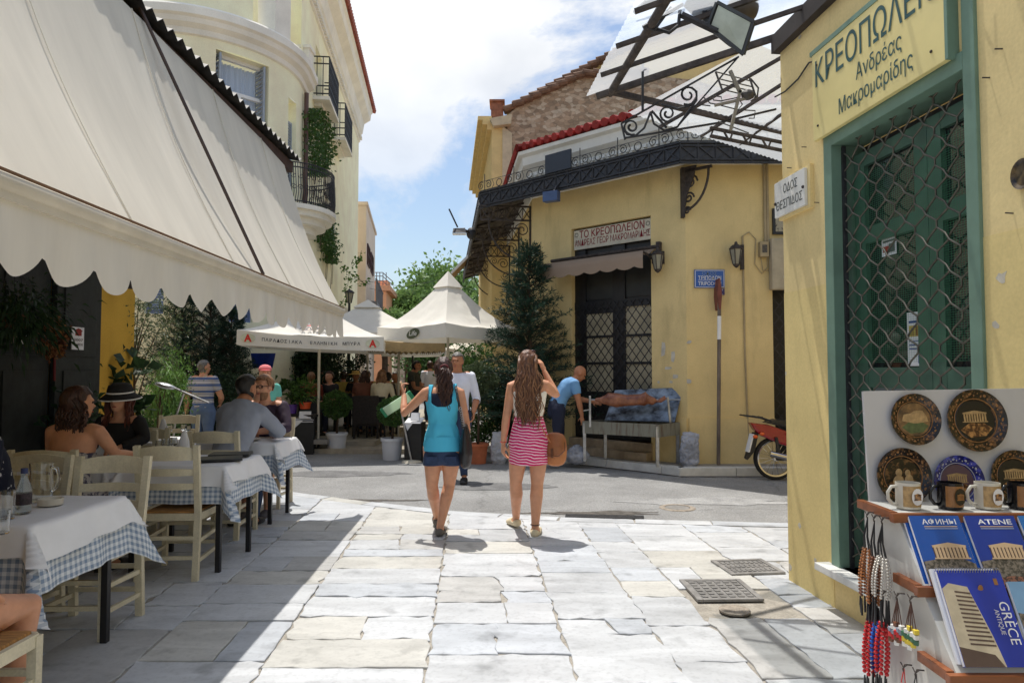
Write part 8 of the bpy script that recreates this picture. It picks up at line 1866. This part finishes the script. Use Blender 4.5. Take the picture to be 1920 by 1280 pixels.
fl3=thing('street_floodlight','black floodlight with a striped arm sticking out from the canopy corner','lamp',W(862,434,13));m=MB();m.add([W(850,428,13.0),W(872,428,12.8),W(874,437,12.7),W(848,437,12.9),W(852,428,13.3),W(872,427,13.2),W(874,436,13.3),W(850,436,13.3)],[(0,1,2,3),(4,5,6,7),(0,1,5,4),(1,2,6,5),(0,3,7,4)]);m.build('housing',M_iron,fl3)
MB().add([W(848,437.5,12.9),W(874,437.5,12.7),W(874,441,13.2),W(849,441,13.3)],[(0,1,2,3)]).build('glass',M_white_paint,fl3);m=MB();m.bar(W(842,392,13),W(858,426,13),.03);m.bar(W(872,432,13),W(884,440,13.2),.04);m.ell(W(884,438,13.2),(.1,.1,.12));m.build('arm',M_iron,fl3)
sa_=thing('side_awning','brown folding awning under the far side of the iron canopy','awning',W(870,495,19));m=MB();q=[W(890,468,18.5),W(893,478,21),W(850,522,21),W(846,512,18.5)];m.prism(q,(0.03,0,.03));m.build('canvas',mat('ochre_canvas',S(176,146,104),rough=.9),sa_);m=MB();m.bar(q[0],q[3],.08,.06);m.build('bar',M_white_paint,sa_)
o=W(655,560,19);sl=thing('street_lamp','black four-sided street lantern behind the end of the big awning','street lamp',(o.x,o.y,0));MB().tube([(o.x,o.y,0),(o.x,o.y,o.z-.12)],[.06,.035],8).build('pole',M_iron,sl)
MB().lathe([(.06,-.12),(.11,.16)],o,4).build('glass',mat('lamp_glass',S(150,146,130)),sl);m=MB();m.lathe([(.15,.16),(.14,.18),(.07,.24),(.03,.25),(.0,.30)],o,4)
for i in range(4):a=PI/2*i;m.bar(o+Vector((.06*math.cos(a),.06*math.sin(a),-.12)),o+Vector((.11*math.cos(a),.11*math.sin(a),.16)),.02)
m.build('cage',M_iron,sl)
def menustand(px,py,w_,h_,lab,rz,mm=M_black):
 o=G(px,py);t=thing('menu_stand',lab,'menu stand',(o.x,o.y,-.02),rz,'black menu stands');MB().box((0,0,h_/2),(w_,w_*.8,h_)).build('body',mm,t,world=False,bevel=.01)
 m=MB();m.box((0,-.03,h_+.025),(w_*.95,w_*.75,.012),M=Matrix.Rotation(.35,4,'X'));m.box((w_*.1,-.08,h_+.09),(w_*.5,.02,.14),M=Matrix.Rotation(-.4,4,'X'));m.prism([(-w_*.48,-w_*.42,h_+.0),(w_*.05,-w_*.42,h_+.0),(-w_*.3,-w_*.44,h_-.14)],(0,-.004,0));m.build('papers',M_paper,t,world=False);return t
menustand(568,848,.42,.62,'black menu stand with white papers behind the bearded man',.15);menustand(778,862,.30,.66,'black menu stand with a white sheet beside the woman in turquoise',-.2)
o=G(772,864);gs=thing('sign_stand','pale green sign with dark green ends on a thin grey post behind her arm','sign',(o.x,o.y,-.02));q0=W(722,772,o.y);q1=W(768,743,o.y)
MB().bar(q0,q1,.03,.16,up=(-.3,-.4,1)).build('board',cloth_translucent('pale_green_board',S(222,240,218),.5),gs,bevel=.01);m=MB();d_=(q1-q0).normalized();m.bar(q0-d_*.05,q0,.05,.17,up=(-.3,-.4,1));m.bar(q1,q1+d_*.06,.05,.17,up=(-.3,-.4,1));m.build('end_caps',mat('emerald_paint',S(38,138,96),rough=.4),gs,bevel=.01)
MB().tube([Vector((o.x,o.y,-.02)),W(752,770,o.y)],.016,8).build('post',M_steel,gs);MB().lathe([(0,0),(.17,0),(.15,.03),(0,.04)],(o.x,o.y,-.02),18).build('foot',mat('cream_pole',S(206,198,180)),gs)
o=G(684,838);wc_=thing('wicker_chair','dark wicker armchair with a green cushion between the two ball trees','chair',(o.x,o.y+.25,.07),.05);M_wick=mat('dark_wicker',S(44,38,36),rough=.8,var=.4,scale=40,bump=.5,bscale=60)
MB().box((0,-.24,.66),(.50,.05,.56)).build('backrest',M_wick,wc_,world=False,bevel=.02);MB().box((0,0,.37),(.50,.48,.06)).build('seat',M_wick,wc_,world=False,bevel=.01);MB().box((0,.0,.43),(.46,.46,.07)).build('cushion',mat('green_cushion',S(54,120,92),rough=.9),wc_,world=False,bevel=.025)
for sx in(-1,1):
 MB().box((sx*.25,0,.56),(.05,.46,.04)).build('armrest',M_wick,wc_,world=False,bevel=.01)
 for sy in(-1,1):MB().box((sx*.23,sy*.21,.27),(.045,.045,.56)).build('leg',M_wick,wc_,world=False)
q=[W(470,662,13.2),W(516,662,13.0),W(510,690,13.0),W(474,690,13.2)];tag(MB().prism(q,(0,.03,0)).build('blue_board',mat('deep_blue',S(30,56,150),rough=.4,var=.3,scale=9)),'deep blue board hanging under the left side of the lettered umbrella','board')
for px,py,r,h,mm,lab in((547,775,.10,.17,mat('purple_pot',S(96,60,150),rough=.5),'purple flower pot with a broad-leaved plant'),(572,766,.11,.12,mat('orange_pot',S(214,84,36),rough=.5),'orange flower pot with light green shoots')):
 o=W(px,py,12.7);pot(lab,(o.x,o.y,o.z),r,h,mm,.8);bush(('broad-leaved plant in the purple pot' if px==547 else 'light green shoots in the orange pot'),'plant',(o.x,o.y,o.z+h*.8),.03,.48,.24,.2,170 if px==547 else 420,.2 if px==547 else.12,.08 if px==547 else.02,L_mid if px==547 else L_bright,12,px,'potted_plant',updir=1.0,droop=.5,tr=.01)
o=W(560,800,12.75);tb=thing('plant_table','dark table carrying the purple and orange flower pots','table',(o.x,o.y,.07));zt_=W(560,776,12.75).z;MB().box((0,0,zt_-.07-.02),(.75,.4,.04)).build('tabletop',M_black,tb,world=False)
for sx in(-1,1):
 for sy in(-1,1):MB().box((sx*.33,sy*.16,(zt_-.11)/2),(.04,.04,zt_-.11)).build('leg',M_black,tb,world=False)
for px,Y,rz,lab in((700,15.2,.1,'table between the long-haired guest and the guests in the shade'),(610,15.0,.0,'table of the guests left of the umbrella pole')):
 o=W(px,800,Y);t=thing('terrace_table',lab,'table',(o.x,Y,.16),rz,'tables on the far terrace');MB().box((0,0,.72),(.8,.7,.03)).build('tabletop',M_linen,t,world=False);MB().tube([(0,0,0),(0,0,.7)],.04,8).build('leg',M_black,t,world=False);MB().box((0,0,.02),(.45,.45,.03)).build('foot',M_black,t,world=False)
# ------------------------------------------------------------------ motorbike
wc0=W(1453,848,9.62);wr=.30;wc0 .z=wr-.02;mo=thing('motorbike','red motorbike parked by the kerb, half hidden behind the yellow shop corner','motorbike',(wc0 .x,wc0 .y,-.02))
RY=Matrix.Rotation(PI/2,4,'X');M_tyre=mat('rubber',(.015,.015,.016),rough=.8,bump=.3,bscale=70);M_redp=mat('red_gloss_paint',S(146,0,26),rough=.25,var=.1,coat=.6);M_chr=mat('chrome',(.6,.6,.62),rough=.15,metal=1)
def wheel(c):
 wh=MB();wh.lathe([(wr-.045,-.03),(wr-.03,-.036),(wr-.01,-.034),(wr,-.018),(wr,.018),(wr-.01,.034),(wr-.03,.036),(wr-.045,.03),(wr-.045,-.03)],c,36,RY,caps=False);ty=wh.build('wheel',M_tyre,mo,smooth='auto')
 r=MB();r.lathe([(wr-.066,-.022),(wr-.043,-.028),(wr-.043,.028),(wr-.066,.022),(wr-.066,-.022)],c,36,RY,caps=False);r.lathe([(0,-.05),(.035,-.05),(.035,.05),(0,.05)],c,14,RY);r.build('rim',M_chr,ty,smooth='auto');s=MB()
 for i in range(18):a=2*PI*i/18;b=a+(.35 if i%2 else-.35);s.bar(c+Vector((.03*math.cos(b),.03*(1 if i%4<2 else-1),.03*math.sin(b))),c+Vector(((wr-.06)*math.cos(a),0,(wr-.06)*math.sin(a))),.004)
 s.build('spokes',M_chr,ty)
wheel(wc0);fc0=wc0+Vector((1.22,0,0));wheel(fc0);K=lambda x,z,y=0:wc0+Vector((x,y,z))
def slabm(pts,y,m_,nm,bev=.02):return MB().prism([K(x,z,-y)for x,z in pts],(0,2*y,0)).build(nm,m_,mo,bevel=bev)
slabm([(-.36,.50),(-.10,.47),(.15,.38),(.45,.30),(.55,.12),(.30,.13),(.05,.20),(-.22,.32),(-.30,.40)],.085,M_redp,'tail_fairing',.03);slabm([(.35,.32),(.62,.36),(.98,.62),(1.06,.55),(.85,.15),(.50,.10)],.10,M_redp,'leg_shield',.03)
slabm([(-.16,.50),(.0,.545),(.50,.50),(.62,.42),(.45,.36),(.1,.44)],.11,M_black,'seat',.03);slabm([(.2,.12),(.62,.12),(.62,-.10),(.25,-.10)],.12,mat('engine_grey',S(70,70,74),rough=.5,metal=.5),'engine',.03)
m=MB()
for y in(-.09,.09):m.tube([K(-.02,.50,y),K(-.18,.56,y),K(-.46,.60,y*.9)],.011,6)
for f in(-.2,-.28,-.36,-.45):m.tube([K(f,.575+(-.2-f)*.1,-.09),K(f,.575+(-.2-f)*.1,.09)],.010,6)
m.build('rack',M_black,mo);m=MB();m.prism([K(-.30,.36,-.05),K(-.24,.36,-.05),K(-.30,.10,-.05),K(-.40,-.02,-.05),K(-.42,0,-.05)],(0,.1,0));m.build('mudguard',M_black,mo)
tag(MB().prism([K(-.33,.34,-.07),K(-.31,.34,-.07),K(-.375,.09,-.07),K(-.395,.09,-.07)],(0,.14,0)).build('number_plate',M_white_paint,mo));
for x,z,y in((-.31,.31,-.11),(-.22,.35,-.12)):MB().ell(K(x,z,y),(.035,.03,.025),10,7).build('indicator',mat('amber_lens',S(220,96,30),rough=.2),mo,smooth=True)
MB().tube([K(-.12,.08,-.13),K(.12,.02,-.13),K(.45,-.08,-.12),K(.6,-.1,-.08)],[.04,.045,.035,.02],10).build('exhaust',M_chr,mo,smooth='auto');m=MB();m.bar(K(0,0,-.06),K(.45,.0,-.06),.03,.05);m.bar(K(-.02,.30,-.1),K(.03,.0,-.1),.035,.035);m.bar(K(1.22,0,-.07),K(.98,.72,-.07),.03);m.bar(K(1.22,0,.07),K(.98,.72,.07),.03);m.tube([K(.98,.72,-.3),K(.95,.74,0),K(.98,.72,.3)],.015,6);m.build('frame',M_iron,mo)
m=MB();m.prism([K(.12,.335,-.118),K(.40,.27,-.118),K(.40,.285,-.118),K(.12,.35,-.118)],(0,.003,0));m.build('stripe',M_white_paint,mo);MB().ell(K(1.08,.62),(.07,.09,.09),14,9).build('headlight',M_white_paint,mo,smooth=True)
w_=MB();w_.tube([W(640,520,24),W(760,538,30),W(850,520,22),W(880,505,18)],.008,4);w_.tube([W(690,540,30),W(790,560,28),W(860,535,22)],.008,4);tag(w_.build('overhead_wires',M_iron),'thin overhead wires crossing the street in the distance','wires')
